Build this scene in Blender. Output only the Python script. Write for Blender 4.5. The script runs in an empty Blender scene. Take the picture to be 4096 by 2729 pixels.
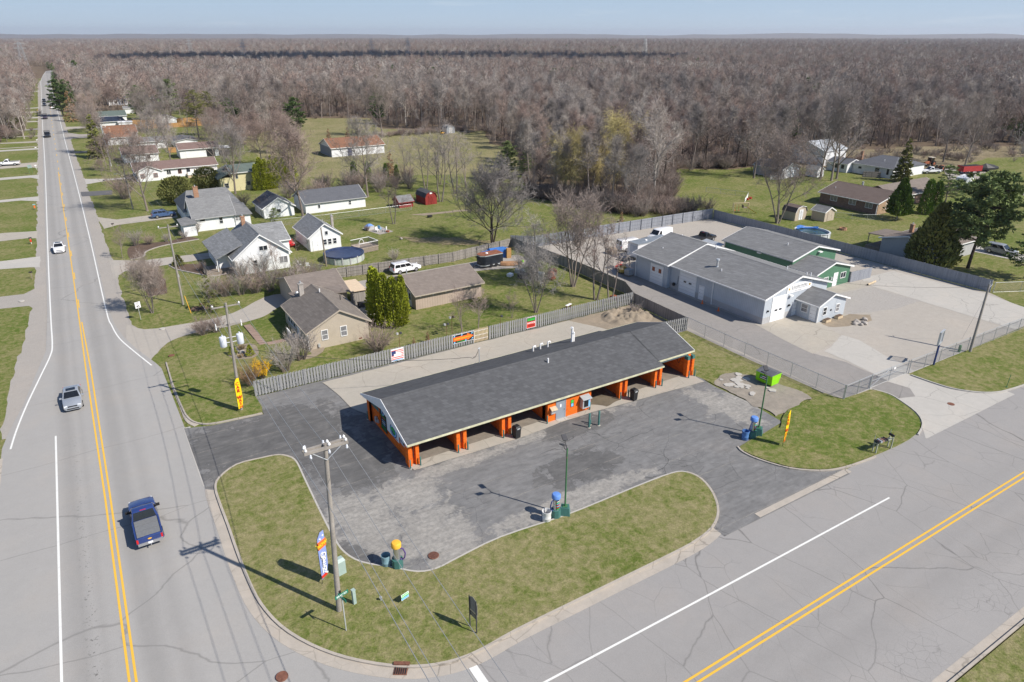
import bpy, bmesh, math, random
from math import radians as R, sin, cos, pi, sqrt, atan2, hypot
from mathutils import Vector, Matrix, noise as mnoise
from mathutils.geometry import tessellate_polygon

# ---------------------------------------------------------------- camera, sky, sun, exposure
# World frame: x runs along the lower road (and the car wash), y along the main road, z up, metres.
sc = bpy.context.scene
COL = sc.collection
cam_d = bpy.data.cameras.new('Camera'); cam = bpy.data.objects.new('Camera', cam_d); COL.objects.link(cam)
cam_d.sensor_width = 36.0; cam_d.lens = 2760.0 / 4096.0 * 36.0
cam_d.clip_start = 0.5; cam_d.clip_end = 60000.0
cam.location = (0.0, 0.0, 36.0); cam.rotation_euler = (R(90 - 23.89), 0.0, R(-31.8))
sc.camera = cam
SUN_DIR = Vector((0.540 * cos(R(43)), -0.842 * cos(R(43)), sin(R(43))))
sun_d = bpy.data.lights.new('sun', 'SUN'); sun = bpy.data.objects.new('sun', sun_d); COL.objects.link(sun)
sun_d.energy = 4.7; sun_d.angle = R(0.53); sun_d.color = (1.0, 0.935, 0.845)
sun.rotation_euler = SUN_DIR.to_track_quat('Z', 'Y').to_euler()
world = bpy.data.worlds.new('World'); sc.world = world; world.use_nodes = True
wt = world.node_tree; wt.nodes.clear()
w_out = wt.nodes.new('ShaderNodeOutputWorld'); w_bg = wt.nodes.new('ShaderNodeBackground')
sky = wt.nodes.new('ShaderNodeTexSky'); sky.sky_type = 'NISHITA'; sky.sun_disc = False
sky.sun_elevation = R(43); sky.sun_rotation = R(147.3); sky.air_density = 1.0; sky.dust_density = 0.2; sky.ozone_density = 1.5
w_bg.inputs['Strength'].default_value = 0.085
w_mul = wt.nodes.new('ShaderNodeMix'); w_mul.data_type = 'RGBA'; w_mul.blend_type = 'MULTIPLY'; w_mul.inputs[0].default_value = 1.0; w_mul.inputs[7].default_value = (0.93, 0.98, 1.10, 1)
w_tc = wt.nodes.new('ShaderNodeTexCoord'); w_sx = wt.nodes.new('ShaderNodeSeparateXYZ'); w_mp = wt.nodes.new('ShaderNodeMapping'); w_mp.inputs['Scale'].default_value = (5, 5, 60)
w_no = wt.nodes.new('ShaderNodeTexNoise'); w_no.inputs['Scale'].default_value = 1.6; w_no.inputs['Detail'].default_value = 6; w_no.inputs['Roughness'].default_value = 0.6
w_rp = wt.nodes.new('ShaderNodeValToRGB'); w_rp.color_ramp.elements[0].position = 0.60; w_rp.color_ramp.elements[1].position = 0.80; w_rp.color_ramp.elements[1].color = (0.5, 0.5, 0.5, 1)
w_cl = wt.nodes.new('ShaderNodeMix'); w_cl.data_type = 'RGBA'; w_cl.inputs[7].default_value = (6.6, 7.2, 7.8, 1)
L_ = wt.links.new; w_sp = wt.nodes.new('ShaderNodeSeparateXYZ'); w_r1 = wt.nodes.new('ShaderNodeValToRGB'); w_r2 = wt.nodes.new('ShaderNodeValToRGB'); w_mh = wt.nodes.new('ShaderNodeMix'); w_mh.data_type = 'RGBA'
e_ = w_r1.color_ramp.elements; e_[0].position = 0.0; e_[0].color = (0.515, 0.625, 0.725, 1); e_[1].position = 0.06; e_[1].color = (0.385, 0.535, 0.715, 1)
e_ = w_r2.color_ramp.elements; e_[0].position = 0.03; e_[0].color = (0, 0, 0, 1); e_[1].position = 0.35; e_[1].color = (1, 1, 1, 1)
w_sc = wt.nodes.new('ShaderNodeMix'); w_sc.data_type = 'RGBA'; w_sc.blend_type = 'MULTIPLY'; w_sc.inputs[0].default_value = 1.0; w_sc.inputs[7].default_value = (9.6, 9.6, 9.6, 1)
L_(w_tc.outputs['Generated'], w_sp.inputs[0]); L_(w_sp.outputs[2], w_r1.inputs[0]); L_(w_sp.outputs[2], w_r2.inputs[0]); L_(w_r1.outputs[0], w_sc.inputs[6]); L_(w_r2.outputs[0], w_mh.inputs[0]); L_(w_sc.outputs[2], w_mh.inputs[6]); L_(w_mul.outputs[2], w_mh.inputs[7])
L_(sky.outputs[0], w_mul.inputs[6]); L_(w_tc.outputs['Generated'], w_mp.inputs[0]); L_(w_mp.outputs[0], w_no.inputs['Vector']); L_(w_no.outputs['Fac'], w_rp.inputs[0]); L_(w_rp.outputs[0], w_cl.inputs[0]); L_(w_mh.outputs[2], w_cl.inputs[6])
L_(w_cl.outputs[2], w_bg.inputs['Color']); L_(w_bg.outputs[0], w_out.inputs['Surface'])
vs = sc.view_settings; sc.display_settings.display_device = 'sRGB'
vs.view_transform = 'Standard'; vs.look = 'None'; vs.gamma = 1.0; vs.use_curve_mapping = False
vs.exposure = 0.40
cy = sc.cycles
cy.max_bounces = 5; cy.diffuse_bounces = 3; cy.glossy_bounces = 2; cy.transmission_bounces = 2; cy.transparent_max_bounces = 4
cy.volume_bounces = 0; cy.use_denoising = True; cy.denoiser = 'OPENIMAGEDENOISE'
cy.caustics_reflective = False; cy.caustics_refractive = False; cy.sample_clamp_indirect = 4.0

# ---------------------------------------------------------------- materials
MATS = {}
class NT:
    """Tiny node-tree helper around one Principled material."""
    def __init__(s, name, rough=0.8, metal=0.0, spec=0.3):
        m = bpy.data.materials.new(name); m.use_nodes = True; s.m = m; s.t = m.node_tree
        s.b = s.t.nodes['Principled BSDF']; s.b.inputs['Roughness'].default_value = rough
        s.b.inputs['Metallic'].default_value = metal; s.b.inputs['Specular IOR Level'].default_value = spec
        MATS[name] = m
    def n(s, typ, **kw):
        nd = s.t.nodes.new(typ)
        for k, v in kw.items():
            if k.startswith('i_'): nd.inputs[int(k[2:])].default_value = v
            else: setattr(nd, k, v)
        return nd
    def l(s, a, b): s.t.links.new(a, b)
    def pos(s): return s.n('ShaderNodeNewGeometry').outputs['Position']
    def obj(s): return s.n('ShaderNodeTexCoord').outputs['Object']
    def mapv(s, v, scale=(1, 1, 1), rot=(0, 0, 0), loc=(0, 0, 0)):
        mp = s.n('ShaderNodeMapping'); s.l(v, mp.inputs[0])
        mp.inputs['Scale'].default_value = scale; mp.inputs['Rotation'].default_value = rot; mp.inputs['Location'].default_value = loc
        return mp.outputs[0]
    def noise(s, v, scale, detail=3.0, rough=0.55, dist=0.0):
        nd = s.n('ShaderNodeTexNoise'); s.l(v, nd.inputs['Vector'])
        nd.inputs['Scale'].default_value = scale; nd.inputs['Detail'].default_value = detail
        nd.inputs['Roughness'].default_value = rough; nd.inputs['Distortion'].default_value = dist
        return nd.outputs['Fac']
    def ramp(s, f, stops, interp='LINEAR'):
        nd = s.n('ShaderNodeValToRGB'); s.l(f, nd.inputs[0]); cr = nd.color_ramp; cr.interpolation = interp
        while len(cr.elements) < len(stops): cr.elements.new(0.5)
        for e, (p, c) in zip(cr.elements, stops):
            e.position = p; e.color = (c, c, c, 1) if isinstance(c, (int, float)) else (*c, 1)
        return nd.outputs[0]
    def mix(s, f, a, b, mode='MIX'):
        nd = s.n('ShaderNodeMix', data_type='RGBA', blend_type=mode)
        for sock, v in ((nd.inputs[0], f), (nd.inputs[6], a), (nd.inputs[7], b)):
            if isinstance(v, (int, float)): sock.default_value = v
            elif isinstance(v, tuple): sock.default_value = (*v, 1)
            else: s.l(v, sock)
        return nd.outputs[2]
    def math(s, op, a, b=0.0, c=None):
        nd = s.n('ShaderNodeMath', operation=op)
        for i, v in enumerate((a, b) if c is None else (a, b, c)):
            if isinstance(v, (int, float)): nd.inputs[i].default_value = v
            else: s.l(v, nd.inputs[i])
        return nd.outputs[0]
    def sep(s, v):
        nd = s.n('ShaderNodeSeparateXYZ'); s.l(v, nd.inputs[0]); return nd.outputs
    def color(s, c):
        if isinstance(c, tuple): s.b.inputs['Base Color'].default_value = (*c, 1)
        else: s.l(c, s.b.inputs['Base Color'])
        return s
    def bump(s, h, strength=0.4, dist=0.02):
        nd = s.n('ShaderNodeBump'); nd.inputs['Strength'].default_value = strength; nd.inputs['Distance'].default_value = dist
        s.l(h, nd.inputs['Height']); s.l(nd.outputs[0], s.b.inputs['Normal']); return s
def mul(c, k): return tuple(x * k for x in c)
def plain(name, c, rough=0.6, var=0.18, scale=3.0, metal=0.0, spec=0.3, coords='obj', bump=0.0, fine=0.0):
    """Solid colour with weathering noise in object space."""
    t = NT(name, rough, metal, spec); v = t.obj() if coords == 'obj' else t.pos()
    f = t.noise(v, scale, 4.0, 0.6)
    col = t.ramp(f, [(0.3, mul(c, 1 - var)), (0.7, mul(c, 1 + var))])
    if fine:
        g = t.noise(v, scale * 14, 2.0, 0.6); col = t.mix(fine, col, t.ramp(g, [(0.3, mul(c, 0.6)), (0.7, mul(c, 1.4))]))
    t.color(col)
    if bump: t.bump(f, bump)
    return t.m
def cracks(t, v, scale, warp=0.35, width=0.02, rnd=1.0):
    """0 on a crack line, 1 elsewhere."""
    w = t.n('ShaderNodeTexNoise'); t.l(v, w.inputs['Vector']); w.inputs['Scale'].default_value = scale * 2.2; w.inputs['Detail'].default_value = 5; w.inputs['Roughness'].default_value = 0.45
    m = t.n('ShaderNodeMix', data_type='VECTOR'); m.inputs[0].default_value = warp
    a = t.n('ShaderNodeVectorMath', operation='MULTIPLY_ADD'); t.l(w.outputs['Color'], a.inputs[0]); a.inputs[1].default_value = (warp * 0.75 / scale,) * 3; t.l(v, a.inputs[2])
    vo = t.n('ShaderNodeTexVoronoi', feature='DISTANCE_TO_EDGE'); t.l(a.outputs[0], vo.inputs['Vector'])
    vo.inputs['Scale'].default_value = scale; vo.inputs['Randomness'].default_value = rnd
    return t.ramp(vo.outputs['Distance'], [(0.0, 0.0), (width, 1.0)])
def asphalt(name, c, crack=None, stain=0.14, big=0.12, grit=0.10, tint=(1.05, 1.0, 0.95)):
    t = NT(name, 0.92, 0, 0.15); v = t.pos()
    col = t.ramp(t.noise(v, big, 6.0, 0.62), [(0.3, mul(c, 1 - stain)), (0.5, c), (0.72, tuple(a * b * (1 + stain) for a, b in zip(c, tint)))])
    col = t.mix(0.5, col, t.ramp(t.noise(v, 1.3, 5.0, 0.7), [(0.28, mul(c, 1 - 1.4 * stain)), (0.75, mul(c, 1 + 1.4 * stain))]))
    col = t.mix(grit, col, t.ramp(t.noise(v, 28.0, 2.0, 0.7), [(0.3, mul(c, 0.2)), (0.7, mul(c, 1.8))]))
    if crack:
        for (scl, wd, strength) in crack:
            k = cracks(t, v, scl, 0.3, wd)
            m2 = t.ramp(t.noise(v, 0.09, 2.0), [(0.38, 0.0), (0.6, strength)])
            inv = t.math('SUBTRACT', 1.0, k)
            col = t.mix(t.math('MULTIPLY', inv, m2), col, mul(c, 0.33))
    t.color(col); t.bump(t.noise(v, 30.0, 2.0), 0.15, 0.01)
    return t
# ground materials
def grass_mat(name, lush, mid, dry, dryness=0.5, seed=0.0):
    t = NT(name, 0.95, 0, 0.1); v = t.mapv(t.pos(), loc=(seed, seed * 0.7, 0))
    big = t.noise(v, 0.07, 5.0, 0.6); med = t.noise(v, 0.33, 6.0, 0.7, 0.8); mot = t.noise(v, 1.7, 6.0, 0.72, 0.4); tiny = t.noise(t.mapv(v, (1, 1, 1), (0, 0, 0.6)), 9.0, 3.0, 0.8)
    f = t.math('ADD', t.math('MULTIPLY', big, 0.30), t.math('ADD', t.math('MULTIPLY', med, 0.34), t.math('MULTIPLY', mot, 0.36)))
    d = 0.5 + (0.5 - dryness) * 0.25
    col = t.ramp(f, [(d - 0.075, lush), (d - 0.015, mid), (d + 0.065, dry), (d + 0.14, mul(dry, 1.18))])
    col = t.mix(0.38, col, t.ramp(mot, [(0.36, mul(lush, 0.85)), (0.5, mid), (0.64, mul(dry, 1.1))]))
    col = t.mix(1.0, col, t.ramp(tiny, [(0.32, 0.70), (0.5, 1.0), (0.68, 1.30)]), 'MULTIPLY')
    t.color(col); t.bump(t.math('ADD', mot, tiny), 0.6, 0.06)
    return t.m
GRASS = grass_mat('lawn_grass', (0.085, 0.128, 0.020), (0.142, 0.160, 0.046), (0.232, 0.205, 0.100), 0.50)
GRASS_DRY = grass_mat('verge_grass', (0.100, 0.132, 0.026), (0.172, 0.176, 0.064), (0.245, 0.215, 0.112), 0.54, 31.0)
FIELD = grass_mat('field_grass', (0.105, 0.130, 0.042), (0.185, 0.180, 0.078), (0.270, 0.230, 0.130), 0.62, 77.0)
def floor_mat():
    t = NT('forest_floor_leaves', 1.0, 0, 0.05); v = t.pos()
    c = t.ramp(t.noise(v, 0.05, 5.0, 0.65), [(0.3, (0.120, 0.088, 0.062)), (0.55, (0.165, 0.125, 0.088)), (0.75, (0.150, 0.135, 0.075))])
    c = t.mix(0.5, c, t.ramp(t.noise(v, 1.2, 5.0, 0.7), [(0.3, (0.075, 0.055, 0.040)), (0.7, (0.235, 0.185, 0.135))]))
    t.color(c); return t.m
FLOOR = floor_mat()
def road_mat(name, c, dirn):
    """Worn asphalt with darker wheel tracks along the lanes (dirn 0: road along y, 1: along x)."""
    t = asphalt(name, c, crack=None, stain=0.05, big=0.2, grit=0.12); v = t.pos(); x, y, z = t.sep(v)
    base = t.b.inputs['Base Color'].links[0].from_socket
    if dirn == 0:
        u = t.math('ADD', x, t.math('MULTIPLY', y, 0.0042)); st = [(-10, 1.0), (-7.2, 1.02), (-6.5, 0.90), (-6.0, 0.86), (-5.35, 1.0), (-4.9, 0.93), (-4.5, 1.0), (-3.2, 1.02), (-2.6, 0.88), (-2.0, 0.87), (-1.3, 0.99), (-0.6, 0.92), (0.4, 1.03), (3.0, 1.0)]
        lo, hi = -10.0, 4.0
    else:
        u = y; st = [(12, 1.05), (14.2, 1.06), (16.6, 0.93), (17.6, 1.0), (18.6, 0.95), (19.6, 1.02), (21.0, 0.97), (22.4, 1.0), (24.6, 1.02), (28, 1.0)]
        lo, hi = 12.0, 28.0
    wob = t.math('MULTIPLY', t.math('SUBTRACT', t.noise(t.mapv(v, (0.5, 0.06, 1) if dirn == 0 else (0.06, 0.5, 1)), 1.0, 3.0), 0.5), 0.6)
    f = t.math('DIVIDE', t.math('SUBTRACT', t.math('ADD', u, wob), lo), hi - lo)
    tr = t.ramp(f, [((p - lo) / (hi - lo), k) for p, k in st])
    col = t.mix(1.0, base, tr, 'MULTIPLY')
    if dirn == 1:
        for scl, wd, stg in ((0.17, 0.0055, 0.85), (0.38, 0.008, 0.55)):
            k = t.math('SUBTRACT', 1.0, cracks(t, t.mapv(v, (1, 0.55, 1), (0, 0, 0.12)), scl, 0.16, wd))
            reg = t.ramp(t.noise(v, 0.10, 2.0), [(0.40, 0.0), (0.60, stg)]) if scl > 0.3 else t.ramp(t.noise(v, 0.05, 2.0), [(0.32, 0.25), (0.55, stg)])
            col = t.mix(t.math('MULTIPLY', k, reg), col, mul(c, 0.42))
        ali = t.math('SUBTRACT', 1.0, cracks(t, v, 1.4, 0.3, 0.03))
        reg = t.math('MULTIPLY', t.ramp(t.noise(v, 0.22, 3.0), [(0.42, 0.0), (0.56, 0.6)]), t.ramp(t.math('DIVIDE', y, 30.0), [(0.46, 1.0), (0.53, 0.0)]))
        col = t.mix(t.math('MULTIPLY', ali, reg), col, mul(c, 0.5))
    else:
        for scl, wd, stg in ((0.085, 0.004, 0.6),):
            k = t.math('SUBTRACT', 1.0, cracks(t, t.mapv(v, (0.35, 1, 1), (0, 0, 0.1)), scl, 0.25, wd)); col = t.mix(t.math('MULTIPLY', k, stg), col, mul(c, 0.5))
        # pitted seam down the near lane
        band = t.ramp(t.math('ABSOLUTE', t.math('ADD', u, 5.55)), [(0.05, 1.0), (0.55, 0.0)])
        pit = t.ramp(t.noise(v, 5.5, 2.0, 0.5), [(0.62, 0.0), (0.68, 1.0)])
        reg = t.math('MULTIPLY', t.math('MULTIPLY', band, pit), t.ramp(t.math('DIVIDE', y, 100.0), [(0.5, 0.85), (0.78, 0.1)]))
        col = t.mix(reg, col, mul(c, 0.38))
    t.color(col); return t.m
ROAD_MAIN = road_mat('main_road_asphalt', (0.325, 0.315, 0.300), 0)
ROAD_LOW = road_mat('lower_road_asphalt', (0.290, 0.279, 0.268), 1)
def lot_mat():
    """Old forecourt: sealed dark areas, scoured pale areas and paving seams, all ragged."""
    t = asphalt('lot_asphalt', (0.180, 0.178, 0.176), crack=[(0.20, 0.008, 0.9), (0.55, 0.012, 0.6)], stain=0.22, big=0.2); v = t.pos(); x, y, z = t.sep(v)
    base = t.b.inputs['Base Color'].links[0].from_socket; n1 = t.noise(v, 0.55, 8.0, 0.66, 0.5); n2 = t.noise(v, 3.2, 6.0, 0.75); st = t.noise(t.mapv(v, (0.35, 1.3, 1), (0, 0, 0.1)), 1.6, 6.0, 0.7)
    jag = t.math('ADD', t.math('MULTIPLY', t.math('SUBTRACT', n1, 0.5), 2.4), t.math('MULTIPLY', t.math('SUBTRACT', n2, 0.5), 0.8))
    def blobs(L):
        out = None
        for cx_, cy_, rx, ry, rot in L:
            q = t.mapv(v, (1 / rx, 1 / ry, 0), (0, 0, rot), (-cx_ * cos(rot) / rx + cy_ * sin(rot) / rx, -cx_ * sin(rot) / ry - cy_ * cos(rot) / ry, 0))
            ln = t.n('ShaderNodeVectorMath', operation='LENGTH'); t.l(q, ln.inputs[0]); e = t.math('SUBTRACT', 1.15, ln.outputs['Value']); out = e if out is None else t.math('MAXIMUM', out, e)
        return t.math('ADD', out, jag)
    pale = t.ramp(blobs([(13.6, 44.6, 2.6, 4.2, 0), (18.0, 46.2, 3.0, 2.6, 0), (23.4, 41.6, 2.8, 4.6, 0.3), (18.2, 40.0, 0.9, 3.4, -0.4), (30, 38.0, 8.0, 1.2, 0), (36, 48.2, 9.0, 0.8, 0), (46, 47.0, 7.0, 1.6, -0.3), (24, 48.0, 5.0, 0.9, 0), (44, 38.5, 5, 2.2, 0.2), (53, 43, 1.6, 5, 0)]), [(0.0, 0.0), (0.22, 0.75), (0.7, 0.95)])
    dark = t.ramp(blobs([(11.5, 60.5, 7.5, 7.5, 0), (15.8, 53.5, 4.4, 4.6, 0), (6.2, 62, 4.0, 5.0, 0), (20.4, 43.4, 1.15, 3.4, -0.25), (16.3, 40.4, 2.0, 3.2, 0.35), (38.5, 45.6, 4.2, 2.4, -0.2), (28.5, 46.2, 4.5, 1.6, 0.1)]), [(0.12, 0.0), (0.24, 0.9)])
    col = t.mix(pale, base, t.ramp(n2, [(0.3, (0.20, 0.193, 0.182)), (0.5, (0.29, 0.276, 0.252)), (0.72, (0.36, 0.34, 0.308))]))
    col = t.mix(dark, col, t.ramp(n1, [(0.3, (0.085, 0.084, 0.084)), (0.55, (0.120, 0.118, 0.116)), (0.75, (0.175, 0.170, 0.163))]))
    col = t.mix(0.6, col, t.mix(1.0, col, t.ramp(st, [(0.3, 0.72), (0.5, 1.0), (0.7, 1.35)]), 'MULTIPLY'))
    seam = t.ramp(t.math('ABSOLUTE', t.math('SUBTRACT', t.math('FRACT', t.math('DIVIDE', t.math('ADD', y, t.math('MULTIPLY', n2, 0.35)), 3.05)), 0.5)), [(0.0, 1.0), (0.012, 0.0)])
    col = t.mix(t.math('MULTIPLY', seam, t.ramp(n1, [(0.4, 0.1), (0.6, 0.7)])), col, (0.33, 0.30, 0.25)); t.color(col); return t.m
LOT = lot_mat(); LOT_MID = asphalt('faded_asphalt', (0.225, 0.219, 0.211), crack=[(0.25, 0.010, 0.9), (0.8, 0.02, 0.5)], stain=0.26, big=0.3).m
YARD_ASPH = asphalt('yard_asphalt', (0.265, 0.250, 0.235), crack=[(0.15, 0.008, 0.7)], stain=0.14, big=0.15).m
NEW_ASPH = asphalt('dark_driveway_asphalt', (0.12, 0.12, 0.125), stain=0.12).m
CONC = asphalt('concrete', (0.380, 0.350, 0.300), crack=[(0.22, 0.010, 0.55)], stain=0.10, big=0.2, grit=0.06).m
BAY = asphalt('stained_shaded_concrete', (0.21, 0.185, 0.155), stain=0.3, big=0.3, grit=0.06).m  # wet-stained concrete, base colour also darkened for the shade inside the bays
MEADOW = grass_mat('brown_meadow', (0.135, 0.115, 0.060), (0.200, 0.165, 0.105), (0.300, 0.250, 0.165), 0.5, 11.0)
CONC_PALE = asphalt('pale_concrete', (0.430, 0.410, 0.375), crack=[(0.3, 0.010, 0.7)], stain=0.08, big=0.2, grit=0.05).m
CURB = asphalt('curb_concrete', (0.400, 0.360, 0.310), crack=[(0.45, 0.02, 0.8)], stain=0.14, big=0.5).m
GRAVEL = asphalt('gravel', (0.335, 0.310, 0.280), stain=0.10, big=0.15, grit=0.28).m
GRAVEL_YARD = asphalt('yard_gravel', (0.375, 0.345, 0.305), stain=0.12, big=0.12, grit=0.22).m
STONES = asphalt('crushed_stone', (0.345, 0.325, 0.300), stain=0.10, big=0.3, grit=0.5).m
ROUGH = asphalt('rough_gravel', (0.270, 0.240, 0.200), crack=[(0.6, 0.03, 0.6)], stain=0.3, big=0.5, grit=0.25).m
DIRT = asphalt('bare_dirt', (0.270, 0.225, 0.170), stain=0.28, big=0.4, grit=0.25).m
MULCH = asphalt('mulch', (0.120, 0.085, 0.065), stain=0.3, big=0.6, grit=0.4).m
def paint(name, c, wear=0.35):
    t = NT(name, 0.7, 0, 0.2); v = t.pos(); f = t.noise(v, 3.0, 5.0, 0.75)
    t.color(t.mix(t.ramp(f, [(0.55, 0.0), (0.75, wear)]), c, (0.27, 0.26, 0.25))); return t.m
YELLOW = paint('yellow_road_paint', (0.72, 0.43, 0.055)); WHITE_PAINT = paint('white_road_paint', (0.70, 0.70, 0.67))
# building materials
def shingle(name, c, var=0.28, row=0.16):
    t = NT(name, 0.95, 0, 0.12); v = t.obj(); x, y, z = t.sep(v)
    br = t.n('ShaderNodeTexBrick'); br.offset = 0.5; br.inputs['Scale'].default_value = 1.0
    cx = t.n('ShaderNodeCombineXYZ'); ax = t.math('ADD', x, t.math('MULTIPLY', y, 0.63)); t.l(ax, cx.inputs[0]); t.l(t.math('MULTIPLY', z, 2.6), cx.inputs[1])
    t.l(cx.outputs[0], br.inputs['Vector']); br.inputs['Brick Width'].default_value = 0.55; br.inputs['Row Height'].default_value = row * 2.0; br.inputs['Mortar Size'].default_value = 0.02
    br.inputs['Color1'].default_value = (*mul(c, 1 - var), 1); br.inputs['Color2'].default_value = (*mul(c, 1 + var), 1); br.inputs['Mortar'].default_value = (*mul(c, 0.62), 1)
    col = t.mix(0.40, br.outputs[0], t.ramp(t.noise(v, 2.6, 4.0, 0.7), [(0.3, mul(c, 1 - var)), (0.7, mul(c, 1 + var))]))
    col = t.mix(0.35, col, t.ramp(t.noise(v, 0.5, 4.0, 0.6), [(0.3, mul(c, 0.85)), (0.7, mul(c, 1.15))]))
    t.color(col); t.bump(br.outputs['Fac'], 0.3, 0.02); return t.m
def siding(name, c, step=0.13, vertical=False, rough=0.55, var=0.06):
    """Lapped or ribbed cladding: a saw-tooth bump along z (lapped) or along the wall (ribbed)."""
    t = NT(name, rough, 0, 0.3); v = t.obj(); x, y, z = t.sep(v)
    u = t.math('ADD', x, y) if vertical else z
    f = t.math('FRACT', t.math('DIVIDE', u, step))
    rib = t.ramp(f, [(0.0, 0.0), (0.12, 1.0), (0.9, 1.0), (1.0, 0.0)]) if vertical else f
    col = t.ramp(t.noise(v, 0.8, 4.0, 0.6), [(0.3, mul(c, 1 - var)), (0.7, mul(c, 1 + var))])
    dk = t.ramp(f, [(0.0, 0.72), (0.16, 1.0), (0.95, 1.0), (1.0, 0.72)])
    t.color(t.mix(1.0, col, dk, 'MULTIPLY')); t.bump(rib, 0.5, 0.02); return t.m
def brick(name, c, mortar):
    t = NT(name, 0.9, 0, 0.15); v = t.obj(); x, y, z = t.sep(v); cx = t.n('ShaderNodeCombineXYZ'); t.l(t.math('ADD', x, y), cx.inputs[0]); t.l(z, cx.inputs[1])
    br = t.n('ShaderNodeTexBrick'); t.l(cx.outputs[0], br.inputs['Vector']); br.inputs['Scale'].default_value = 1.0
    br.inputs['Brick Width'].default_value = 0.4; br.inputs['Row Height'].default_value = 0.2; br.inputs['Mortar Size'].default_value = 0.018
    br.inputs['Color1'].default_value = (*mul(c, 0.8), 1); br.inputs['Color2'].default_value = (*mul(c, 1.2), 1); br.inputs['Mortar'].default_value = (*mortar, 1)
    t.color(t.mix(0.3, br.outputs[0], t.ramp(t.noise(v, 1.5, 4.0, 0.7), [(0.3, mul(c, 0.6)), (0.7, mul(c, 1.35))]))); t.bump(br.outputs['Fac'], 0.3, 0.01); return t.m
def boards(name, c, step=0.14, var=0.22):
    """Weathered vertical boards, each board its own shade."""
    t = NT(name, 0.9, 0, 0.1); v = t.obj(); x, y, z = t.sep(v); u = t.math('DIVIDE', t.math('ADD', x, y), step)
    w = t.n('ShaderNodeTexWhiteNoise', noise_dimensions='1D'); t.l(t.math('FLOOR', u), w.inputs['W'])
    col = t.ramp(w.outputs['Value'], [(0.0, mul(c, 1 - var)), (1.0, mul(c, 1 + var))])
    g = t.noise(t.mapv(v, (9, 9, 0.7)), 1.0, 4.0, 0.7); col = t.mix(0.35, col, t.ramp(g, [(0.3, mul(c, 0.6)), (0.7, mul(c, 1.35))]))
    gap = t.ramp(t.math('FRACT', u), [(0.0, 0.25), (0.08, 1.0), (0.92, 1.0), (1.0, 0.25)])
    t.color(t.mix(1.0, col, gap, 'MULTIPLY')); return t.m
SH_CHAR = shingle('charcoal_shingles', (0.094, 0.096, 0.101), 0.36)
SH_GREY = shingle('grey_shingles', (0.200, 0.202, 0.204), 0.30)
SH_GREYL = shingle('light_grey_shingles', (0.235, 0.240, 0.244), 0.42)
SH_DARK = shingle('dark_blue_grey_shingles', (0.115, 0.120, 0.135), 0.18)
SH_TAN = shingle('tan_brown_shingles', (0.195, 0.172, 0.152), 0.34)
SH_TANL = shingle('light_brown_shingles', (0.200, 0.170, 0.150), 0.22)
SH_PINK = shingle('faded_maroon_shingles', (0.200, 0.140, 0.125), 0.20)
SH_BROWN = shingle('brown_shingles', (0.140, 0.110, 0.098), 0.2)
SH_RUST = shingle('rust_shingles', (0.230, 0.120, 0.075), 0.2)
SH_GREEN = shingle('green_grey_shingles', (0.120, 0.150, 0.135), 0.2)
SH_SOLAR = shingle('blue_black_shingles', (0.030, 0.040, 0.065), 0.2)
VINYL_WHITE = siding('white_vinyl_siding', (0.78, 0.79, 0.80), 0.13)
VINYL_BEIGE = siding('beige_vinyl_siding', (0.470, 0.405, 0.325), 0.16)
VINYL_YELLOW = siding('pale_yellow_siding', (0.62, 0.56, 0.33), 0.14)
BEIGE_PANEL = siding('beige_board_panel', (0.415, 0.335, 0.275), 0.4, True)
STEEL_GREY = siding('pale_grey_ribbed_steel', (0.46, 0.50, 0.545), 0.30, True, 0.45)
STEEL_GREEN = siding('green_ribbed_steel', (0.082, 0.190, 0.118), 0.30, True, 0.45)
GREY_WALL = siding('grey_block_siding', (0.42, 0.42, 0.425), 0.2)
SHED_TAN = siding('tan_shed_siding', (0.45, 0.385, 0.31), 0.2, True)
BARN_RED = siding('barn_red_boards', (0.26, 0.035, 0.028), 0.2, True, 0.8)
GREY_BARN = siding('grey_barn_boards', (0.27, 0.29, 0.32), 0.2, True, 0.8)
WHITE_BARN = siding('white_ribbed_steel', (0.72, 0.73, 0.74), 0.3, True)
BRICK_BROWN = brick('brown_brick', (0.205, 0.125, 0.095), (0.30, 0.27, 0.24))
BRICK_TAN = brick('tan_brick', (0.36, 0.24, 0.15), (0.4, 0.36, 0.3))
BLOCK_ORANGE = brick('orange_painted_block', (0.75, 0.150, 0.018), (0.62, 0.115, 0.015))
TEAL = plain('teal_green_paint', (0.055, 0.155, 0.140), 0.5, 0.12)
DK_TEAL = plain('dark_slate_paint', (0.075, 0.105, 0.115), 0.5, 0.12)
TRIM = plain('white_trim', (0.78, 0.78, 0.77), 0.5, 0.06)
TRIM_GREY = plain('grey_fascia', (0.42, 0.42, 0.42), 0.5, 0.08)
GUTTER = plain('cream_gutter', (0.56, 0.55, 0.38), 0.5, 0.25, 1.5)
TAN_TRIM = plain('tan_trim', (0.42, 0.36, 0.29), 0.6, 0.1)
DOOR_WHITE = siding('white_panel_door', (0.80, 0.81, 0.82), 0.53, False, 0.5, 0.03)
DOOR_GREY = plain('grey_door', (0.26, 0.29, 0.33), 0.5, 0.05)
GLASS = plain('window_glass', (0.030, 0.036, 0.045), 0.08, 0.3, 1.0, 0, 0.6)
GLASS_CURT = plain('curtained_glass', (0.20, 0.20, 0.21), 0.15, 0.35, 2.0, 0, 0.6)
FENCE_GREY = boards('grey_fence_boards', (0.300, 0.302, 0.300), 0.16, 0.12)
FENCE_BLUE = boards('blue_grey_fence_boards', (0.275, 0.288, 0.320), 0.15, 0.16)
FENCE_OLD = boards('weathered_grey_boards', (0.285, 0.262, 0.238), 0.14, 0.25)
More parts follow.
